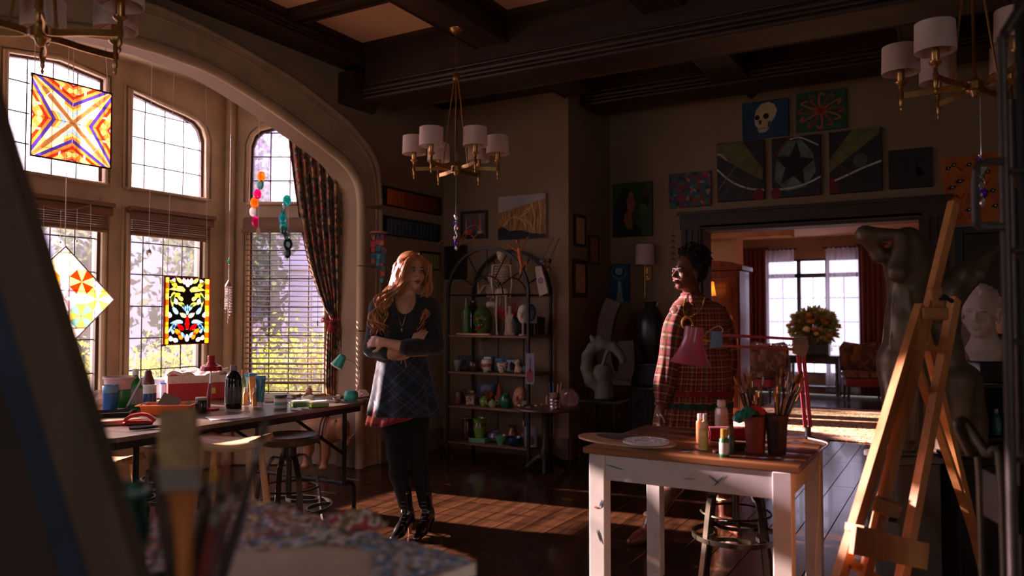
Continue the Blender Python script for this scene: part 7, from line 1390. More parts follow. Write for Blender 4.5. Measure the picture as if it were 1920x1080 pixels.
ap = at(1165, 722, 7.05); s_ = T('console_stand', 'black wire console table behind the dragon sculpture', 'table', (ap.x, ap.y, 0), 0); zt = ap.z; G().bbox((0, 0, zt - .012), (.62, .26, .024), .003).o('tabletop', IRN, s_)
for sx in (-1, 1):
    for sy in (-1, 1): G().cyl((sx * .29, sy * .11, 0), (sx * .29, sy * .11, zt - .024), .009, n=8).o('leg', IRN, s_)
    G().cyl((-.29, sx * .11, .05), (.29, sx * .11, zt - .06), .006, n=6).o('cross_brace', IRN, s_)
tag(G().bbox((0, 0, .022), (.22, .14, .044), .004).o('stone_block', mat((110, 100, 90), .9), loc=at(1167, 722, 7.02) + Vector((0, 0, .0005))), 'flat stone block on the console behind the dragon', 'block')
pr_ = T('curved_sculpture', 'tall dark curved slab sculpture behind the dragon', 'sculpture', (ap.x - .02, ap.y + .05, ap.z), 0); s = lambda u, v, y=0.0: Vector(((u - 1165) * 7.1 / FPX, y, -(v - 722) * 7.1 / FPX + .0))
CS = mat((92, 80, 68), .85, var=.12, scale=8)
G().tube(spl([s(1150, 565, .02), s(1140, 590, 0), s(1132, 630, 0), s(1130, 670, .02), s(1138, 705, .03), s(1155, 714, .03), s(1172, 706, .0), s(1178, 680, 0), s(1176, 640, 0)], 5), 1, sec=rect(.15, .05), up=(0, 1, 0)).o('slab', CS, pr_, smooth=50); G().bbox((-.05, .03, .012), (.24, .16, .024), .004).o('foot', CS, pr_)
up_ = at(1222, 680, 7.15); sb = T('plinth_block', 'dark square plinth under the black urn', 'plinth', (up_.x, up_.y, 0), 0); G().bbox((0, 0, up_.z / 2), (.30, .26, up_.z), .006).o('block', mat((30, 26, 24), .6), sb); G().bbox((0, 0, up_.z - .01), (.33, .29, .02), .004).o('cap', mat((44, 32, 26), .5), sb)
vessel('black_urn', 'tall black urn standing on the dark plinth behind the walking woman', 'urn', 0, 0, 56, 114, [(0, 0), (.5, 0), (.55, .03), (.9, .3), (1, .55), (.9, .75), (.5, .88), (.42, .93), (.55, 1), (.45, 1), (0, .92)], mat((32, 34, 32), .35, var=.2), place=up_ + Vector((0, 0, .0005)), k=7.15 / FPX)
# carved animal under the window table, pale boxes behind
dgp = FZ(632, 884, 0); ds = proj(dgp)[2] / FPX; an = T('carved_animal', 'carved wooden hoofed animal standing under the window table', 'sculpture', dgp, YAW); s = lambda u, v, y=0.0: ((u - 632) * ds, y, -(v - 878) * ds)
pr = [('c', s(590, 798, .05), s(622, 802, 0), .11, .10, .05), ('e', s(588, 800, .06), (.12, .10, .11), None, .05), ('c', s(622, 800), s(640, 792, -.02), .085, .065, .04), ('e', s(642, 796, -.03), (.06, .055, .07), None, .03), ('c', s(644, 806, -.04), s(654, 822, -.05), .045, .03, .03), ('e', s(630, 785, -.07), (.016, .012, .034), (0, .2, 0), .01), ('c', s(650, 822, -.05), s(667, 806, -.06), .014, .007, .01)]
for (u, v, y) in ((611, 870, -.05), (600, 868, .08), (575, 868, -.02), (570, 866, .14)):
    pr += chain([s(u + 2, 815, y), s(u + 3, 842, y), s(u, v - 10, y)], [.055, .03, .028], .03) + [('e', s(u - 1, v - 2, y - .01), (.04, .045, .025), None, .015)]
pr += chain([s(576, 790, .1), s(566, 820, .12), s(566, 850, .13)], [.02, .014, .02], .015)
fig('animal', pr, wood((150, 100, 64), (186, 132, 90), .55, axis=2), an, h=.009)
for (u, lb) in ((604, 0), (610, 1)): G().tube([Vector(s(u + 3 * math.sin(a), 800, 0)) + Vector((0, -.118 * math.cos(a), .118 * math.sin(a))) for a in [i * .3927 for i in range(16)]], .008, 6, closed=True).o('strap', mat((60, 40, 26), .6), an)
o = T('white_canister', 'tall off-white canister behind the carved animal', 'canister', FZ(650, 872, 0), 0); G().lathe([(0, 0), (.05, 0), (.05, .17), (.045, .19), (0, .19)], 18).o('body', PL((214, 206, 190)), o); G().lathe([(0, .19), (.047, .19), (.047, .205), (0, .205)], 18).o('lid', PL((190, 180, 166)), o)
# ---------------------------------------------------------------- furniture of the next room
def onF(u, v): return FZ(u, v, 0)
rg = T('persian_rug', 'red and cream patterned rug in the next room', 'rug', (-.75, 10.25, 0))
RUG = ramp_mat([(196, 170, 140), (120, 40, 34), (206, 186, 156), (80, 60, 50), (150, 56, 44), (214, 196, 170)], 'noise', 9, .95, dist=2.0)
G().bbox((0, 0, .006), (3.4, 3.0, .011), .004).o('field', RUG, rg)
for s_, w_ in ((1, .0), (-1, .0)): G().box((0, s_ * 1.35, .0125), (3.3, .16, .002)).o('border', cloth((140, 30, 34)), rg, smooth=0); G().box((0, s_ * 1.12, .0125), (2.9, .06, .002)).o('border', cloth((150, 46, 44)), rg, smooth=0)
for s_ in (1, -1): G().box((s_ * 1.58, 0, .0126), (.14, 2.6, .002)).o('border', cloth((140, 30, 34)), rg, smooth=0)
# window with sheer and red curtains
W = bpy.data.objects.new('window_6', None); COL.objects.link(W); W['kind'] = 'structure'; W['label'] = 'leaded window behind the sheer curtains in the next room'
WD = mat((70, 66, 66), .5); zs, zt = .32, 2.26; xs_ = [FX0, FX0 + .53, FX0 + .98, FX1]
for x in xs_: G().box((x, FY + .05, (zs + zt) / 2), (.06, .08, zt - zs)).o('mullion', WD, W, smooth=0)
for z in (zs, zt, 1.98): G().box(((FX0 + FX1) / 2, FY + .05, z), (FX1 - FX0, .08, .07)).o('rail', WD, W, smooth=0)
for k in range(3):
    x0, x1 = xs_[k], xs_[k + 1]; G().box(((x0 + x1) / 2, FY + .06, 1.29), (x1 - x0, .004, zt - zs)).o('pane', CLEAR, W, smooth=0); G().box(((x0 + x1) / 2, FY + .05, 1.16), (.012, .012, 1.64)).o('lead_bar', LEAD, W, smooth=0)
    for z in (.8, 1.2, 1.6): G().box(((x0 + x1) / 2, FY + .05, z), (x1 - x0, .012, .012)).o('lead_bar', LEAD, W, smooth=0)
def drape(name, label, u0, u1, y, zt_, zb_, m, n, flare=.0):
    a, b_ = PY(u0, 600, y).x, PY(u1, 600, y).x; t = T(name, label, 'curtain', ((a + b_) / 2, y, zb_)); w = b_ - a
    G().grid(lambda u, v: ((u - .5) * w * (1 + flare * (1 - v)), .045 * math.sin(u * n * 6.283) + .02 * math.sin(u * 13 + v * 3), v * (zt_ - zb_)), n * 8, 14).o('panel', m, t, smooth=180); G().cyl((-w / 2 - .05, 0, zt_ - zb_), (w / 2 + .05, 0, zt_ - zb_), .014, n=8).o('rod', DARKWOOD, t)
SHEER = cloth((244, 232, 236), .03, 120, thin=.95); REDC = cloth((116, 40, 26), .1)
drape('sheer_curtain', 'left white sheer curtain at the far window', 1434, 1490, FY - .16, 2.42, .06, SHEER, 7, .12); drape('sheer_curtain', 'right white sheer curtain at the far window', 1550, 1611, FY - .16, 2.42, .06, SHEER, 7, .12)
drape('red_drape', 'left rust-red drape at the far window', 1395, 1437, FY - .26, 2.44, .04, REDC, 5); drape('red_drape', 'right rust-red drape at the far window', 1612, 1660, FY - .26, 2.44, .04, REDC, 5)
# armchairs
CHK = ramp_mat([(84, 44, 28), (110, 66, 40), (70, 36, 26), (126, 80, 50)], 'voronoi', 16, .9)
def sidechair(label, p, rz):
    t = T('upholstered_chair', label, 'chair', (p.x, p.y, 0), rz, 'checked chairs flanking the console'); 
    G().bbox((0, 0, .40), (.58, .56, .12), .04).o('seat', CHK, t); G().bbox((0, 0, .29), (.56, .54, .12), .02).o('skirt', cloth((130, 24, 26)), t)
    G().prism([(-.29, .44), (.29, .44), (.31, .80), (.24, .90), (0, .86), (-.24, .90), (-.31, .80)], (0, .30, 0), (1, 0, 0), (0, 0, 1), .10).o('backrest', CHK, t, smooth=0)
    for sx in (-1, 1):
        for sy in (-1, 1): G().tube([(sx * .24, sy * .22, .24), (sx * .25, sy * .24, 0)], [.026, .016], 8).o('leg', DARKWOODZ, t)
sidechair('checked upholstered chair left of the far console', onF(1428, 752), R(-14)); sidechair('checked upholstered chair right of the far console, sunlit seat', onF(1620, 752), R(14))
cp_ = onF(1528, 742); ct = T('console_table', 'dark carved console table before the far window', 'table', (cp_.x, cp_.y, 0), 0); CZ = .66; CT = mat((42, 34, 36), .3, coat=.4)
G().bbox((0, 0, CZ - .015), (.84, .40, .03), .006).o('tabletop', CT, ct); G().bbox((0, 0, .16), (.76, .34, .02), .004).o('lower_shelf', CT, ct); G().bbox((0, -.17, .58), (.74, .02, .10), .004).o('apron', CT, ct)
for sx in (-1, 1):
    for sy in (-1, 1): G().lathe([(.026, 0), (.02, .1), (.03, .2), (.02, .3), (.028, .45), (.028, CZ - .03)], 10, (sx * .36, sy * .16, 0)).o('leg', CT, ct)
pl = T('planter', 'long dark planter on the far console', 'planter', (cp_.x, cp_.y, CZ), 0); G().bbox((0, 0, .1), (.46, .22, .2), .01).o('planter_box', mat((50, 46, 40), .5), pl)
fb = T('flower_arrangement', 'autumn flower arrangement of orange and cream blooms', 'flowers', (cp_.x, cp_.y, CZ + .2), 0); rs = np.random.RandomState(3)
a = rs.normal(size=(2600, 3)); a /= np.linalg.norm(a, axis=1)[:, None]; pts = a * rs.uniform(.05, 1, (2600, 1)) ** .5 * [.40, .26, .34] + [0, 0, .26]; pts[:, 2] = np.abs(pts[:, 2])
leaves('greenery', pts, .045, cloth((150, 140, 70), .3, 5, thin=.4), fb, 3)
g = G()
for k in range(24): q = pts[k * 30]; g.tube([(q[0] * .2, q[1] * .2, 0), tuple(q * 1.05)], .004, 4)
g.o('stems', mat((70, 80, 40)), fb)
for k in range(60):
    q = pts[k * 40] * [1.02, 1.05, 1.03]; r_ = rs.uniform(.035, .06); c_ = [(226, 130, 60), (240, 220, 160), (196, 76, 50), (246, 200, 130)][k % 4]; g = G(); g.ball(tuple(q), (r_, r_, r_ * .7), 9, 6); g.v = [tuple(np.array(v) + rs.uniform(-.006, .006, 3)) for v in g.v]; g.o('bloom', cloth(c_), fb, smooth=0)
# wardrobe and glowing lamp
wr = T('wardrobe', 'dark red-brown wardrobe with a curved cornice in the next room', 'wardrobe', (-2.72, 9.85, 0), 0); WR = wood((74, 26, 14), (110, 44, 24), .3, axis=2, coat=.3)
G().bbox((0, 0, .94), (.80, .5, 1.86), .01).o('carcass', WR, wr); G().prism([(-.44, 0), (.44, 0), (.44, .05), (.3, .1), (0, .13), (-.3, .1), (-.44, .05)], (0, -.28, 1.87), (1, 0, 0), (0, 0, 1), -.56).o('cornice', WR, wr, smooth=0)
for s_ in (-1, 1): d_ = G().bbox((s_ * .195, -.262, .95), (.375, .022, 1.68), .006).o('door', WR, wr); G().bbox((s_ * .195, -.276, 1.35), (.25, .012, .6), .006).bbox((s_ * .195, -.276, .5), (.25, .012, .6), .006).o('door_panel', WR, d_); G().ball((s_ * .03, -.285, .95), .014, 10, 6).o('knob', BRASS, d_)
lp = PY(1329, 545, 9.32); fl_ = T('floor_lamp', 'lit floor lamp with a glowing cream shade in the next room', 'lamp', (lp.x, lp.y, 0), 0); G().lathe([(0, 0), (.13, 0), (.13, .02), (.02, .04), (.012, .06), (.012, lp.z - .05), (0, lp.z - .05)], 16).o('stand', mat((60, 44, 30), .4), fl_)
G().lathe([(.085, lp.z - .06), (.058, lp.z + .11), (.056, lp.z + .11), (.083, lp.z - .06)], 24, caps=False).o('shade', cloth((250, 214, 160), .03, 100, thin=.5), fl_); G().ball((0, 0, lp.z + .02), .03, 12, 8).o('bulb', mat((255, 196, 120), .5, emit=26.0, var=.02), fl_)
# ---------------------------------------------------------------- foreground: leaning canvas, work table, jar of brushes, painted board
def slab(edge0, edge1, wpx, d, dd, m, name, par, base):
    """leaning board whose right edge runs from pixel edge0 to edge1"""
    a, b_ = at(*edge0, d), at(*edge1, d); w = wpx * d / FPX; ex = (CW @ Vector((1, 0, 0))) * -w; ln = (b_ - a); n = CW @ Vector((0, 0, -1)) * dd
    V = [a, a + ex, b_ + ex, b_]; V = [x - base for x in V]; V += [x + n for x in V]
    return G().add(V, [(0, 1, 2, 3), (7, 6, 5, 4), (0, 4, 5, 1), (1, 5, 6, 2), (2, 6, 7, 3), (3, 7, 4, 0)]).o(name, m, par, smooth=0)
ext = lambda v: 45 + (v - 400) * .308
d0 = .95; zf = None
base = at(ext(1700), 1700, d0); lc_ = T('leaning_canvas', 'large dark canvas leaning close to the camera at the left edge', 'canvas', (base.x, base.y, 0)); bz = Vector((base.x, base.y, 0))
def edge(off, v0, v1): return (ext(v0) - off, v0), (ext(v1) - off, v1)
vb = 2480
slab(*edge(0, 60, vb), 88, d0, .035, wood((72, 52, 37), (86, 63, 46), .8, axis=2), 'stretcher_edge', lc_, bz); slab(*edge(80, 60, vb), 60, d0 + .012, .03, mat((26, 36, 52), .8, c2=(40, 50, 66)), 'painted_border', lc_, bz); slab(*edge(130, 60, vb), 420, d0 + .02, .02, mat((48, 34, 26), .8, var=.3, scale=4), 'canvas_back', lc_, bz)
# work table close to the camera
FTZ = .90; c0 = FZ(892, 1052, FTZ); c1 = FZ(575, 960, FTZ); q0 = FZ(640, 1090, FTZ)
def onB(u, v, z=FTZ): return FZ(u, v, z)
tv = [onB(940, 1075), onB(560, 955), onB(150, 960), Vector((-.62, .22, FTZ)), Vector((.05, .55, FTZ))]
tc_ = Vector((-.38, .95, 0)); ftb = T('near_work_table', 'dark work table close below the camera', 'table', tc_)
tw, td = .86, .92; a_f = R(40)
b1, b2 = onB(892, 1050, FTZ - .001), onB(578, 962, FTZ - .001); dirx = (b2 - b1).normalized(); diry = Vector((dirx.y, -dirx.x, 0)); diry = diry if diry.dot(-b1) > 0 else -diry
O_ = b1 + Vector((0, 0, -.026)) - tc_
P4 = [(-.0, .012), (.78, .012), (.78, .62), (0, .62)]
g = G().prism([(x, y) for x, y in P4], O_ - Vector((0, 0, .03)), dirx, diry, .03 if dirx.cross(diry).z > 0 else -.03); g.o('tabletop', wood((60, 42, 30), (84, 60, 44), .5), ftb, smooth=0)
for x, y in ((.05, .06), (.73, .06), (.73, .57), (.05, .57)): q_ = O_ + dirx * x + diry * y; G().box((q_.x, q_.y, (FTZ - .058) / 2), (.05, .05, FTZ - .058)).o('leg', wood((60, 42, 30), (84, 60, 44), .5, axis=2), ftb, smooth=0)
sgn = 1 if dirx.cross(diry).z > 0 else -1
TOPZ = FTZ - .0265 if sgn > 0 else FTZ - .056
TOPZ = FTZ - .027
# canvas boards lying flat, with thick dabs of paint
IMP = [(120, 146, 190), (226, 214, 220), (230, 186, 100), (150, 130, 150), (180, 104, 90), (190, 214, 226), (240, 206, 180), (124, 122, 96)]
def flatboard(name, label, o, w, h, hole, z, seed, n):
    t = T(name, label, 'canvas', o); rs = random.Random(seed); up = Vector((0, 0, 1)); V = lambda x, y, zz=0.0: dirx * x + diry * y + up * zz
    P = [V(0, 0), V(w, 0), V(w, h), V(0, h)]; g = G(); g.add(P + [p + up * .022 for p in P], [(3, 2, 1, 0), (4, 5, 6, 7), (0, 1, 5, 4), (1, 2, 6, 5), (2, 3, 7, 6), (3, 0, 4, 7)]); g.o('canvas_board', mat((240, 216, 192), .8, var=.05, scale=20), t, smooth=0)
    for ci in range(8):
        g = G()
        for i in range(n):
            x, y = rs.uniform(.006, w - .02), rs.uniform(.006, h - .02); e = ((x - hole[0]) / hole[2]) ** 2 + ((y - hole[1]) / hole[3]) ** 2
            if e < 1: continue
            a = rs.uniform(0, 6.28); L, wd = rs.uniform(.008, .022), rs.uniform(.004, .009); c = V(x, y, .0222 + .0006 * ci + rs.uniform(0, .002)); ex = (dirx * math.cos(a) + diry * math.sin(a)) * L; ey = (diry * math.cos(a) - dirx * math.sin(a)) * wd
            g.add([c - ex, c - ex * .3 + ey, c + ex, c - ex * .2 - ey, c + up * rs.uniform(.001, .004)], [(0, 4, 1), (1, 4, 2), (2, 4, 3), (3, 4, 0)])
        o_ = g.o('paint_dabs', mat(IMP[(ci + seed) % 8], .45, var=.2, scale=60), t, smooth=0); o_['kind'] = 'stuff'
    return t
bo = Vector((b1.x, b1.y, TOPZ)) + dirx * .0 + diry * .0
flatboard('painted_board', 'small canvas board lying flat with thick blue and ochre dabs around a bare patch', bo, .36, .41, (.20, .30, .15, .22), 0, 2, 260)
flatboard('painted_board', 'rear canvas board in grey and orange daubs beside the brush jar', bo + dirx * .365, .34, .46, (.0, .0, .01, .01), 0, 5, 200)
rgp = FZ(672, 995, TOPZ + .0245); t = T('paint_rag', 'crumpled paint-stained rag on the painted board', 'rag', (rgp.x, rgp.y, TOPZ + .024), 0)
g = G(); rs = random.Random(6); n, m = 26, 14
for j in range(m + 1):
    th = math.pi * j / m
    for i in range(n):
        a = 6.2832 * i / n; f = 1 + .16 * math.sin(3 * a + 2 * th) + .12 * math.sin(8 * a - 3 * th) + rs.uniform(-.10, .10); x, y = .052 * math.sin(th) * math.cos(a) * f, .03 * math.sin(th) * math.sin(a) * f; p = (CW @ Vector((x, 0, 0))) + Vector((-math.sin(YAW), math.cos(YAW), 0)) * y; g.v.append((p.x, p.y, max(0, .017 * (1 - math.cos(th)) * f)))
g.f = [(j * n + i, j * n + (i + 1) % n, j * n + n + (i + 1) % n, j * n + n + i) for j in range(m) for i in range(n)]; g.o('cloth', ramp_mat([(190, 160, 140), (120, 100, 70), (206, 180, 160), (170, 60, 70), (90, 70, 56)], 'noise', 30, .9), t, smooth=180)
# jars on the near table
sp_ = b1 + dirx * .08 + diry * .50; JZ = TOPZ
jp = Vector((sp_.x, sp_.y, JZ)); vessel('brush_jar', 'dark paint-stained jar packed with brushes in the near foreground', 'jar', 0, 0, .13, .10, [(0, 0), (.9, 0), (1, .05), (1, .95), (1.04, 1), (.94, 1), (.92, .06), (0, .05)], mat((54, 40, 34), .4, var=.4, scale=20), place=jp, k=1.0)
def fbrush(label, top, bot, d, rh, hc_, bl, flat=None):
    a, b_ = at(*bot, d), at(*top, d); t = T('paint_brush', label, 'brush', a, 0, 'brushes in the near jar'); v = b_ - a; L = v.length; q = v.normalized()
    if flat:
        w = flat; up = CW @ Vector((0, 0, 1))
        G().tube([q * 0, q * L * .45, q * L * .62, q * L * .64], [.010, .012, .018, .022], 10).o('handle', PL(hc_), t); G().tube([q * L * .635, q * L * .735], 1, sec=rect(w, .018), up=up).o('ferrule', mat((190, 184, 176), .35, metal=.8), t, smooth=0); G().tube([q * L * .735, q * L * .85, q * L], [1, 1.06, .92], sec=rect(w * .98, .015), up=up).o('bristles', mat((150, 116, 80), .9, var=.25, scale=30), t, smooth=0)
    else:
        G().tube([q * 0, q * L * .5, q * L * .8], [rh * .6, rh, rh * .7], 8).o('handle', PL(hc_), t); G().cyl(q * L * .8, q * L * .9, rh * .85, n=8).o('ferrule', mat((170, 160, 150), .3, metal=.8), t); G().tube([q * L * .9, q * L * .95, q * L], [rh * .8, rh * 1.1, rh * .3], 8).o('bristles', mat(bl, .9), t)
fbrush('big flat brush standing upright in the near jar, orange handle', (334, 768), (352, 1180), .98, .01, (176, 104, 50), (150, 116, 80), flat=.047)
for i, (tu, tv_, bu, d, hc_, bl) in enumerate(((286, 842, 330, 1.02, (90, 66, 50), (110, 84, 60)), (402, 872, 365, 1.0, (60, 40, 30), (176, 120, 40)), (424, 862, 378, 1.03, (40, 60, 40), (150, 60, 50)), (446, 900, 372, .97, (90, 60, 60), (60, 50, 44)), (500, 785, 396, .95, (50, 44, 40), (70, 60, 54)), (470, 890, 390, 1.0, (80, 50, 40), (150, 110, 60)), (384, 905, 352, 1.06, (110, 90, 70), (90, 60, 60)), (410, 940, 360, .94, (110, 40, 36), (90, 80, 60)), (455, 960, 386, 1.04, (60, 60, 40), (120, 90, 50)), (310, 930, 340, 1.05, (120, 96, 76), (140, 110, 90)))):
    fbrush('thin paint brush in the near jar, %s' % ('leftmost pale one', 'ochre-tipped one right of the big brush', 'red-tipped one with a green handle', 'short dark-tipped one', 'long one leaning furthest right', 'brown one second furthest right', 'pale-handled one behind the big brush', 'red-handled one in front', 'olive-handled one', 'pale one between jar rim and big brush')[i], (tu, tv_), (bu, 1170), d, .0062, hc_, bl)
gj = at(252, 1010, 1.0); t = T('glass_jar', 'teal tinted glass jar tipped beside the foreground brushes', 'jar', (sp_.x - .10, sp_.y - .02, JZ), YAW); ga = inv @ (at(243, 918, 1.0) - Vector(t.location)); gb = Vector((0.0, 0, .035)); axg = ga - gb; Lg = axg.length
G().lathe([(0, 0), (.030, 0), (.034, .01), (.034, Lg * .75), (.024, Lg * .86), (.024, Lg), (.021, Lg), (.021, Lg * .86), (.031, Lg * .74), (.031, .012), (0, .01)], 24, gb, axg).o('glass', glass((150, 196, 190), .55), t); G().tube([gb + axg * 1.0 + Vector((math.cos(a) * .024, math.sin(a) * .024, 0)) for a in [i * .3142 for i in range(20)]], .003, 6, closed=True).o('rim', glass((220, 236, 230), .4), t); G().lathe([(0, .012), (.03, .012), (.03, Lg * .4), (0, Lg * .42)], 20, gb, axg).o('paint_water', mat((60, 70, 76), .2), t)
# ---------------------------------------------------------------- the two women
def plaid(cu, cv, su, sv, rot=0.0, rough=.9):
    m, nt, N, L, b = _new('plaid'); tc = N.new('ShaderNodeTexCoord'); mp = N.new('ShaderNodeMapping'); se = N.new('ShaderNodeSeparateXYZ'); L.new(tc.outputs['UV'], mp.inputs[0]); mp.inputs['Rotation'].default_value = (0, 0, rot); mp.inputs['Scale'].default_value = (su, sv, 1); L.new(mp.outputs[0], se.inputs[0]); outs = []
    for i, cs_ in enumerate((cu, cv)):
        fr = N.new('ShaderNodeMath'); fr.operation = 'FRACT'; L.new(se.outputs[i], fr.inputs[0]); cr = N.new('ShaderNodeValToRGB'); cr.color_ramp.interpolation = 'CONSTANT'; e = cr.color_ramp.elements; L.new(fr.outputs[0], cr.inputs[0])
        for j, (p, c) in enumerate(cs_):
            x = e[j] if j < 2 else e.new(p); x.position = p; x.color = (*lin(c), 1)
        outs.append(cr.outputs[0])
    mx = N.new('ShaderNodeMix'); mx.data_type = 'RGBA'; mx.inputs[0].default_value = .5; L.new(outs[0], mx.inputs[6]); L.new(outs[1], mx.inputs[7]); L.new(mx.outputs[2], b.inputs['Base Color']); b.inputs['Roughness'].default_value = rough; b.inputs['Sheen Weight'].default_value = .2
    return m
def face_parts(t, f, E, sc, iris, lip, brow):
    for s in (-1, 1):
        e = G().ball(f(s * .03, -.080, .0), (.0135 * sc, .0135 * sc, .0095 * sc), 12, 8, E).o('eye', mat((150, 138, 128), .3), t); G().ball(f(s * .03 + .002, -.0905, .0), (.0055 * sc,) * 3, 8, 6).o('iris', mat(iris, .1), e)
        G().tube([f(s * .014, -.090, .019), f(s * .03, -.090, .0245), f(s * .046, -.082, .019)], [.002, .0032, .0014], 6).o('eyebrow', mat(brow, .9), t); G().tube([f(s * .016, -.091, .006), f(s * .03, -.094, .0085), f(s * .044, -.085, .004)], .0018, 5).o('eyelid', mat(brow, .6), t)
    G().tube([f(-.021, -.088, -.0645), f(-.008, -.099, -.0605), f(0, -.0985, -.062), f(.008, -.099, -.0605), f(.021, -.088, -.0645)], [.001, .0042, .0036, .0042, .001], 8).tube([f(-.018, -.089, -.067), f(0, -.0985, -.0715), f(.018, -.089, -.067)], [.001, .0052, .001], 8).o('lips', mat(lip, .4), t)
def hand(w, d, n, tside, curl=.5, sc=1.0):
    w, d, n = Vector(w), Vector(d).normalized(), Vector(n).normalized(); n = (n - d * n.dot(d)).normalized(); t = d.cross(n) * tside; pr = [('c', tuple(w), tuple(w + d * .03 * sc), .022 * sc, .026 * sc, .01)]
    for i in range(4):
        b = w + d * (.085 - .004 * abs(i - 1)) * sc + t * (.03 - .0195 * i) * sc; pr.append(('c', tuple(w + d * .02 * sc + t * (.016 - .011 * i) * sc), tuple(b), .0135 * sc, .0105 * sc, .008)); p = b; a = curl * .6; ln = (.036, .040, .037, .029)[i] * sc
        for j, q in enumerate((1, .66, .5)):
            dd = d * math.cos(a) + n * math.sin(a); p2 = p + dd * ln * q; pr.append(('c', tuple(p), tuple(p2), (.0098 - .001 * j) * sc, (.0088 - .001 * j) * sc, .003)); p = p2; a += curl * .8
    b = w + d * .022 * sc + t * .026 * sc; p = b + (d * .6 + t * .7 + n * .25).normalized() * .038 * sc; p2 = p + (d * .85 + t * .25 + n * .35).normalized() * .032 * sc
    return pr + [('c', tuple(b), tuple(p), .0125 * sc, .0105 * sc, .008), ('c', tuple(p), tuple(p2), .0105 * sc, .008 * sc, .004)]
def shell(fn, nu, nv): return G().grid(lambda u, v: fn(2 * math.pi * u, v), nu, nv, True)
def interp(tab, v):
    for a, b in zip(tab, tab[1:]):
        if a[0] <= v <= b[0]: f = (v - a[0]) / (b[0] - a[0]); f = f * f * (3 - 2 * f) * .5 + f * .5; return [x + (y - x) * f for x, y in zip(a[1:], b[1:])]
    return list(tab[0][1:]) if v < tab[0][0] else list(tab[-1][1:])
# ---- woman with long wavy hair, arms folded
R1 = FZ(772, 1006, 0); D1 = proj(R1)[2]; K1 = D1 / FPX; V0 = proj(R1)[1]
w1 = T('person', 'person with long wavy hair, folded arms, dark top, plaid skirt and heeled boots', 'person', R1, YAW)
s = lambda u, v, y=0.0: ((u - 772) * K1, y, (V0 - v) * K1)
SKIN1 = mat((206, 150, 120), .5, var=.05, scale=14); hp, hf, hE = head(s(769, 508, .0), R(34), .96, R(2))
arm = hp + [('c', s(764, 540, .02), s(760, 575, .03), .048, .055, .03), ('c', s(728, 580, .03), s(792, 580, .03), .07, .07, .05), ('c', s(757, 590, .02), s(752, 660, .02), .105, .095, .05), ('c', s(752, 665, .02), s(752, 730, .02), .11, .13, .05)]
arm += chain([s(709, 577, .02), s(697, 652, .0), s(735, 661, -.10), s(776, 652, -.10)], [.045, .040, .033, .026], .02) + chain([s(803, 577, .02), s(812, 645, .0), s(765, 650, -.15), s(727, 641, -.14)], [.045, .040, .034, .026], .02)
arm += hand(s(727, 641, -.14), Vector((-1, .25, .08)), Vector((.1, .8, -.3)), 1, .85, .92) + hand(s(776, 652, -.10), Vector((.5, .2, 1)), Vector((.1, .9, .0)), -1, .5, .92)
lg = [([s(736, 760, .0), s(744, 850, -.02), s(747, 890, .0), s(757, 948, .02)], s(757, 948, .02)), ([s(777, 760, .03), s(783, 850, .0), s(787, 890, .03), s(794, 950, .05)], s(794, 950, .05))]
for P, a in lg: arm += chain(P, [.085, .052, .05, .032], .03)
fig('body', arm, SKIN1, w1, h=.006); face_parts(w1, hf, hE, .96, (70, 80, 60), (150, 70, 66), (90, 60, 40))
KNIT = cloth((32, 32, 35), .12, 130)
tp = [('c', s(752, 582, .025), s(752, 672, .02), .125, .105, .05), ('c', s(722, 580, .03), s(796, 580, .03), .078, .078, .05), ('e', s(738, 606, -.07), (.06, .05, .06), None, .04), ('e', s(776, 606, -.07), (.06, .05, .06), None, .04)]
tp += chain([s(707, 577, .02), s(696, 653, .0), s(728, 660, -.09)], [.062, .052, .046], .03) + chain([s(805, 577, .02), s(814, 648, .0), s(766, 650, -.148)], [.062, .053, .047], .03) + [('x', s(760, 560, -.06), (.062, .11, .095), None, .012), ('x', s(730, 659, -.092), (.001, .001, .001), None, .001)]
fig('dark_top', tp, KNIT, w1, h=.0065)
SK = plaid([(0, (22, 26, 34)), (.30, (60, 72, 92)), (.36, (26, 34, 44)), (.46, (84, 76, 86)), (.49, (24, 34, 40)), (.62, (50, 66, 84)), (.80, (20, 24, 30))], [(0, (22, 26, 34)), (.25, (66, 78, 96)), (.31, (24, 30, 40)), (.48, (90, 80, 88)), (.51, (24, 30, 40)), (.7, (44, 60, 78)), (.85, (20, 24, 32))], 7, 2.6, R(45))
def skirt_fn(tab, nf, amp):
    def f(a, v):
        vv = tab[0][0] + (tab[-1][0] - tab[0][0]) * v; cx, w, dpt = interp(tab, vv); k = 1 + amp * v * math.sin(a * nf + 1.2 * math.sin(2 * a)) ; p = s(cx, vv); return (p[0] + w * K1 * math.cos(a) * k, .02 + dpt * K1 * math.sin(a) * k, p[2])
    return f
shell(skirt_fn([(664, 752, 44, 33), (685, 753, 50, 38), (720, 755, 57, 46), (778, 757, 68, 58)], 11, .07), 132, 18).o('plaid_skirt', SK, w1, smooth=180, solid=.004)
uf = skirt_fn([(750, 750, 55, 48), (797, 746, 60, 50)], 13, .06)
shell(lambda a, v: (uf(a, v)[0], uf(a, v)[1], uf(a, v)[2] + .05 * max(0, math.cos(a) + .45)), 110, 6).o('red_underskirt', mat((150, 16, 36), .3, sheen=.3), w1, smooth=180, solid=.003)
G().tube([s(753 + 46 * math.cos(a), 667, .02 + .112 * math.sin(a)) for a in [i * .2094 for i in range(30)]], .005, 6, closed=True).tube(spl([s(762, 664, -.16), s(764, 674, -.15), s(766, 686, -.14)], 3), .003, 5).tube(spl([s(762, 664, -.16), s(759, 672, -.155), s(757, 680, -.15)], 3), .003, 5).o('waist_cord', cloth((170, 130, 84)), w1)
tg = []
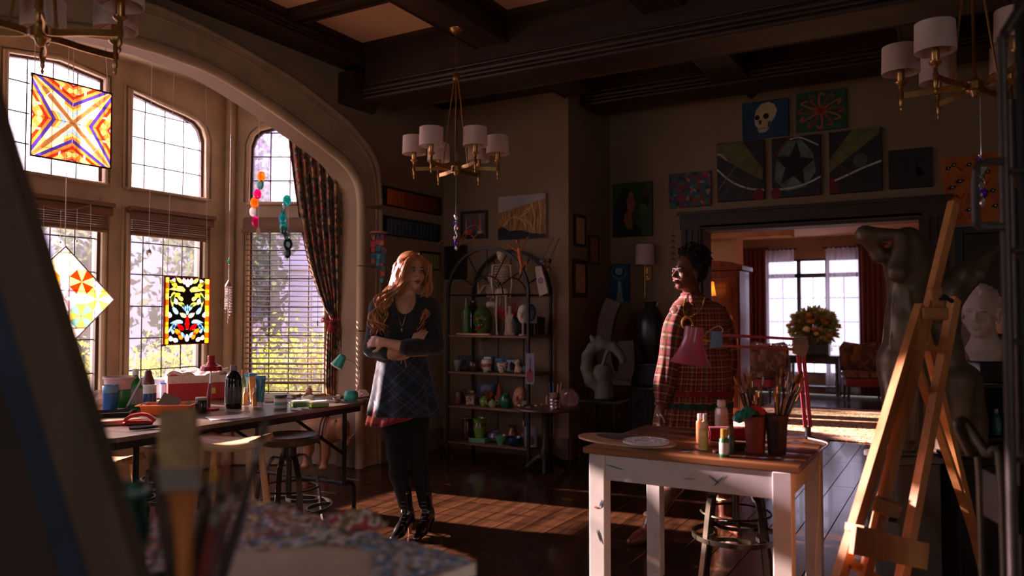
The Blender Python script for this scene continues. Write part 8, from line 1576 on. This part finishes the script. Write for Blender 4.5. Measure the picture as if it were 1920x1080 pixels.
for P, a in lg: tg += chain([P[0], P[1], P[2], P[3]], [.090, .0545, .0525, .0345], .03)
fig('tights', tg, mat((9, 8, 9), .9, var=.1, scale=60), w1, h=.0075)
BOOT = mat((16, 14, 14), .22, coat=.5)
for nm, (ax_, tx, hx) in enumerate((((757, 945, .02), (743, 1000, -.12), (766, 984, .05)), ((794, 948, .05), (786, 1002, -.10), (802, 984, .09)))):
    an = Vector(s(*ax_)); to = Vector(s(*tx)); he = Vector(s(*hx)); to.z = .018; he.z = .085
    b_ = fig('boot', [('c', tuple(an + Vector((0, 0, .06))), tuple(an.lerp(he, .6)), .043, .036, .02), ('e', tuple(he), (.032, .034, .035), None, .02), ('c', tuple(an.lerp(he, .7)), tuple(he.lerp(to, .6)), .034, .034, .03), ('c', tuple(he.lerp(to, .55)), tuple(to), .034, .022, .02)], BOOT, w1, h=.0055)
    G().tube([he + Vector((0, .012, -.01)), Vector((he.x, he.y + .018, .0))], [.018, .0085], 8).o('heel', mat((140, 84, 62), .4) if nm == 0 else BOOT, b_)
    for j in range(8): c = an.lerp(he.lerp(to, .45), j / 8) + Vector((0, -.037, .035 - .03 * j / 8)); G().tube([c + Vector((-.014, .004, 0)), c + Vector((0, -.004, .003)), c + Vector((.014, .004, 0))], .002, 5).o('lace', mat((150, 124, 92), .4), b_)
HAIR1 = mat((168, 112, 62), .38, var=.3, scale=30, stretch=(1, 1, .2), coat=.1)
rs = random.Random(12)
hr = fig('hair', [('e', hf(0, .022, .042), (.080, .092, .084), hE, .02), ('e', hf(0, .06, -.03), (.074, .06, .10), hE, .03), ('c', hf(-.07, .0, .05), hf(-.082, -.005, -.10), .022, .028, .02), ('c', hf(.072, .01, .05), hf(.08, .02, -.10), .018, .024, .02), ('c', hf(-.05, .04, -.04), s(726, 585, .02), .06, .05, .04), ('c', s(728, 575, .0), s(714, 612, -.03), .045, .03, .03), ('c', hf(.05, .05, -.04), s(792, 585, .08), .05, .04, .03), ('x', hf(0, -.10, -.02), (.052, .05, .085), hE, .015)], HAIR1, w1, h=.0065)
g = G()
for i in range(120):
    f = i / 120; side = -1 if i < 88 else 1; a = rs.uniform(-.4, 1.0)
    st_ = Vector(hf(side * rs.uniform(.005, .03), -.055 + .09 * a, .10 + rs.uniform(-.01, .012)))
    m1 = Vector(hf(side * (.074 + rs.uniform(0, .012)), -.055 + .11 * a, rs.uniform(.01, .05))); m2 = Vector(hf(side * (.086 + rs.uniform(0, .02)), -.04 + .11 * a, -.08))
    if side < 0: e1 = Vector(s(722 + rs.uniform(-14, 14), 566 + rs.uniform(-8, 8), rs.uniform(-.10, .06))); e2 = Vector(s(712 + rs.uniform(-16, 20), 594, rs.uniform(-.13, .02))); e3 = Vector(s(704 + rs.uniform(-8, 30), 622 + rs.uniform(-16, 8), rs.uniform(-.14, -.04)))
    else: e1 = Vector(s(794 + rs.uniform(-8, 8), 566, rs.uniform(-.02, .10))); e2 = Vector(s(795 + rs.uniform(-10, 10), 590, rs.uniform(-.08, .10))); e3 = Vector(s(782 + rs.uniform(-10, 16), 615 + rs.uniform(-10, 6), rs.uniform(-.13, .0)))
    P = spl([st_, m1, m2, e1, e2, e3], 6); ph = rs.uniform(0, 6.28)
    for j, p in enumerate(P): w = min(1, j / 10) * .009; p.x += w * math.sin(j * .85 + ph); p.y += w * math.cos(j * .75 + ph)
    n_ = len(P); g.tube(P, [.004 + .0045 * math.sin(math.pi * min(1, (j + 2) / n_)) if j < n_ - 1 else .0015 for j in range(n_)], 5)
lo = g.o('hair_locks', HAIR1, hr); lo['kind'] = 'stuff'
G().tube(spl([s(744, 568, -.055), s(750, 590, -.11), s(757, 612, -.125), s(764, 590, -.11), s(772, 568, -.055)], 5), .0014, 5).ball(s(757, 618, -.128), (.005, .004, .012), 8, 6).o('necklace', mat((190, 150, 90), .3, metal=.8), w1)
# ---- woman in the patterned dress, walking to the left
R2 = at(1300, 0, 4.70); R2.z = 0; K2 = 4.70 / FPX; V0b = proj(R2)[1]
w2 = T('person', 'person with pinned-up curls walking left in a red plaid dress with a gold pendant', 'person', R2, YAW)
s = lambda u, v, y=0.0: ((u - 1300) * K2, y, (V0b - v) * K2)
SKIN2 = mat((122, 74, 50), .42, var=.06, scale=14, coat=.1); hp, hf, hE = head(s(1286, 521, .0), R(-66), .98, R(-3))
arm = hp + [('c', s(1292, 548, .02), s(1298, 585, .03), .05, .055, .03), ('c', s(1275, 595, -.02), s(1336, 597, .06), .07, .07, .05), ('c', s(1303, 600, .02), s(1302, 700, .02), .11, .11, .05), ('c', s(1302, 700, .02), s(1302, 740, .02), .12, .14, .05)]
arm += chain([s(1262, 600, -.06), s(1244, 680, -.07), s(1226, 768, -.12)], [.05, .04, .026], .02) + chain([s(1350, 603, .08), s(1364, 685, .10), s(1342, 770, .04)], [.05, .04, .026], .02)
arm += hand(s(1226, 768, -.12), Vector((-.12, 0, -1)), Vector((.9, .1, -.1)), 1, .45, .95) + hand(s(1342, 770, .04), Vector((-.3, -.2, -1)), Vector((-.9, .1, 0)), -1, .5, .95)
arm += chain([s(1285, 755, -.03), s(1268, 868, -.10), s(1252, 905, -.09), s(1214, 968, -.10)], [.095, .058, .055, .034], .03) + chain([s(1315, 755, .04), s(1330, 868, .06), s(1342, 905, .10), s(1362, 955, .13)], [.095, .058, .054, .034], .03)
fig('body', arm, SKIN2, w2, h=.0065); face_parts(w2, hf, hE, .98, (40, 24, 16), (120, 60, 54), (24, 16, 14))
DRS = plaid([(0, (150, 52, 40)), (.16, (206, 140, 96)), (.24, (60, 26, 26)), (.34, (44, 84, 66)), (.46, (196, 110, 80)), (.58, (130, 34, 36)), (.74, (214, 156, 116)), (.84, (50, 30, 30)), (.92, (190, 100, 76))], [(0, (160, 60, 48)), (.2, (60, 30, 30)), (.3, (214, 150, 110)), (.45, (50, 90, 74)), (.55, (150, 40, 40)), (.7, (206, 130, 90)), (.85, (40, 26, 26))], 15, 13)
DRT = plaid([(0, (150, 52, 40)), (.2, (206, 140, 96)), (.4, (44, 84, 66)), (.6, (130, 34, 36)), (.8, (50, 30, 30))], [(0, (160, 60, 48)), (.2, (60, 30, 30)), (.4, (214, 150, 110)), (.6, (50, 90, 74)), (.8, (150, 40, 40))], 6, 11)
tab = [(560, 1293, 17, 17), (568, 1295, 22, 20), (578, 1300, 38, 30), (592, 1305, 50, 36), (620, 1304, 54, 40), (650, 1303, 55, 42), (660, 1303, 54, 42), (700, 1302, 60, 48), (750, 1298, 65, 54), (800, 1294, 68, 58), (835, 1293, 70, 60)]
def dress(a, v):
    vv = 560 + 275 * v; cx, w, d = interp(tab, vv); k = 1 + (.028 + .06 * max(0, v - .3)) * math.sin(a * 13 + math.sin(a * 3)) + (.03 if 735 < vv < 750 else 0); p = s(cx, vv); return (p[0] + w * K2 * math.cos(a) * k, .02 + d * K2 * math.sin(a) * k, p[2])
shell(dress, 130, 44).o('plaid_dress', DRS, w2, smooth=180, solid=.004)
def sleeve(P, rr2, nm):
    Q = spl([s(*p) for p in P], 6); n = len(Q)
    def f(a, v):
        i = v * (n - 1); j = min(int(i), n - 2); p = Q[j].lerp(Q[j + 1], i - j); t = (Q[j + 1] - Q[j]).normalized(); x = t.cross(Vector((0, 1, 0))).normalized(); y = t.cross(x); r = interp([(q / (len(rr2) - 1), rr2[q]) for q in range(len(rr2))], v)[0] * (1 + .06 * math.sin(a * 7 + v * 5)); return p + x * r * math.cos(a) + y * r * math.sin(a)
    shell(f, 56, 30).o('sleeve', DRT, w2, smooth=180, solid=.003); G().tube([f(i * .2618, .985) for i in range(24)], .008, 6, closed=True).o('cuff', cloth((130, 30, 36)), w2)
sleeve([(1272, 592, -.04), (1255, 625, -.07), (1246, 680, -.075), (1236, 725, -.09), (1227, 764, -.115)], [.06, .064, .06, .062, .03], 0); sleeve([(1340, 594, .06), (1358, 630, .09), (1366, 685, .105), (1355, 730, .07), (1343, 766, .045)], [.062, .066, .062, .062, .03], 1)
for v_, c_ in ((742, (150, 36, 36)), (765, (40, 80, 62))):
    pt_ = [Vector(dress(i * 2 * math.pi / 60, (v_ - 560) / 275)) for i in range(60)]; cn = Vector((sum(p.x for p in pt_) / 60, sum(p.y for p in pt_) / 60, pt_[0].z)); G().tube([cn + (p - cn) * 1.015 + Vector((0, 0, .006 * math.sin(i * 2.1))) for i, p in enumerate(pt_)], 1, sec=rect(.007, .034), closed=True).o('ruffle_band', cloth(c_), w2)
G().tube([s(1293 + 17.5 * math.cos(a), 562, .02 + .056 * math.sin(a)) for a in [i * .2618 for i in range(24)]], .007, 6, closed=True).o('collar', cloth((120, 40, 38)), w2)
GOLD = mat((226, 176, 90), .25, metal=.85)
pn = Vector(s(1274, 616, -.13)); L_ = spl([s(1277, 572, -.06), s(1270, 590, -.10), tuple(pn + Vector((0, 0, .03)))], 8); R_ = spl([s(1312, 570, -.06), s(1300, 592, -.11), tuple(pn + Vector((.004, 0, .03)))], 8)
g = G()
for q in L_ + R_: g.ball(tuple(q), .0065, 7, 5)
nk = g.o('necklace', GOLD, w2); G().tube([pn + Vector((math.cos(a) * .03, -.02, math.sin(a) * .036)) for a in [i * .3142 for i in range(20)]], .009, 8, closed=True).o('ring_pendant', GOLD, nk)
SHO = mat((116, 62, 46), .4, var=.35, scale=50)
for P in ((s(1214, 968, -.10), s(1205, 992, -.09), s(1170, 1008, -.16)), (s(1362, 955, .13), s(1366, 980, .16), s(1378, 992, .03))):
    a, b_, c = map(Vector, P); c.z = .02; b_.z = max(.05, b_.z * .8) if P[0][0] > 0 else .055
    sh_ = fig('shoe', [('c', tuple(a + Vector((0, 0, .03))), tuple(b_), .046, .042, .02), ('c', tuple(b_), tuple(b_.lerp(c, .6)), .042, .036, .02), ('c', tuple(b_.lerp(c, .5)), tuple(c), .036, .024, .02), ('c', tuple(b_), (b_.x + (b_.x - c.x) * .15, b_.y + .01, .028), .036, .026, .01)], SHO, w2, h=.006)
    G().tube([tuple(a + Vector((.05 * math.cos(q), .05 * math.sin(q), .03))) for q in [i * .3927 for i in range(16)]], .012, 6, closed=True).o('ankle_cuff', cloth((196, 160, 130)), sh_)
HAIR2 = mat((22, 15, 13), .6, var=.3, scale=40)
hr = fig('hair', [('e', hf(0, .03, .045), (.080, .088, .080), hE, .02), ('e', hf(0, .04, .105), (.07, .075, .055), hE, .03), ('e', hf(.0, .085, .01), (.06, .05, .07), hE, .03), ('c', hf(-.07, -.01, .03), hf(-.074, .0, -.06), .018, .012, .02), ('x', hf(0, -.115, -.02), (.06, .055, .085), hE, .012)], HAIR2, w2, h=.007)
g = G(); rs = random.Random(5)
for i in range(190):
    a, b_ = rs.uniform(0, 6.28), rs.uniform(.0, 1.45); d = Vector((math.cos(a) * math.cos(b_), math.sin(a) * math.cos(b_), math.sin(b_)))
    if d.y < -.35 and d.z < .55: continue
    p = Vector((d.x * .082, .035 + d.y * .09, .045 + d.z * .105)); up_ = rs.uniform(.02, .045); rr = rs.uniform(.006, .010); ph = rs.uniform(0, 6.28); x = d.orthogonal().normalized(); y = d.cross(x)
    g.tube([hf(*(p + d * up_ * j / 9 + (x * math.cos(ph + j * 1.1) + y * math.sin(ph + j * 1.1)) * rr - Vector((0, 0, .0008 * j * (1 if d.z < .5 else 0))))) for j in range(10)], [.0045] * 9 + [.002], 5)
for i in range(14):
    x0 = -.076 + rs.uniform(-.006, .006); y0 = rs.uniform(-.05, .03); L = rs.uniform(.06, .12); ph = rs.uniform(0, 6)
    g.tube([hf(x0 + .008 * math.cos(ph + j), y0 + .008 * math.sin(ph + j), .02 - L * j / 12) for j in range(13)], .0042, 5)
lo = g.o('curls', HAIR2, hr); lo['kind'] = 'stuff'
G().tube([hf(-.078, .01, -.05 - .0), hf(-.08, .01, -.075)], .0018, 5).ball(hf(-.08, .01, -.085), .008, 8, 6).o('earring', GOLD, w2)
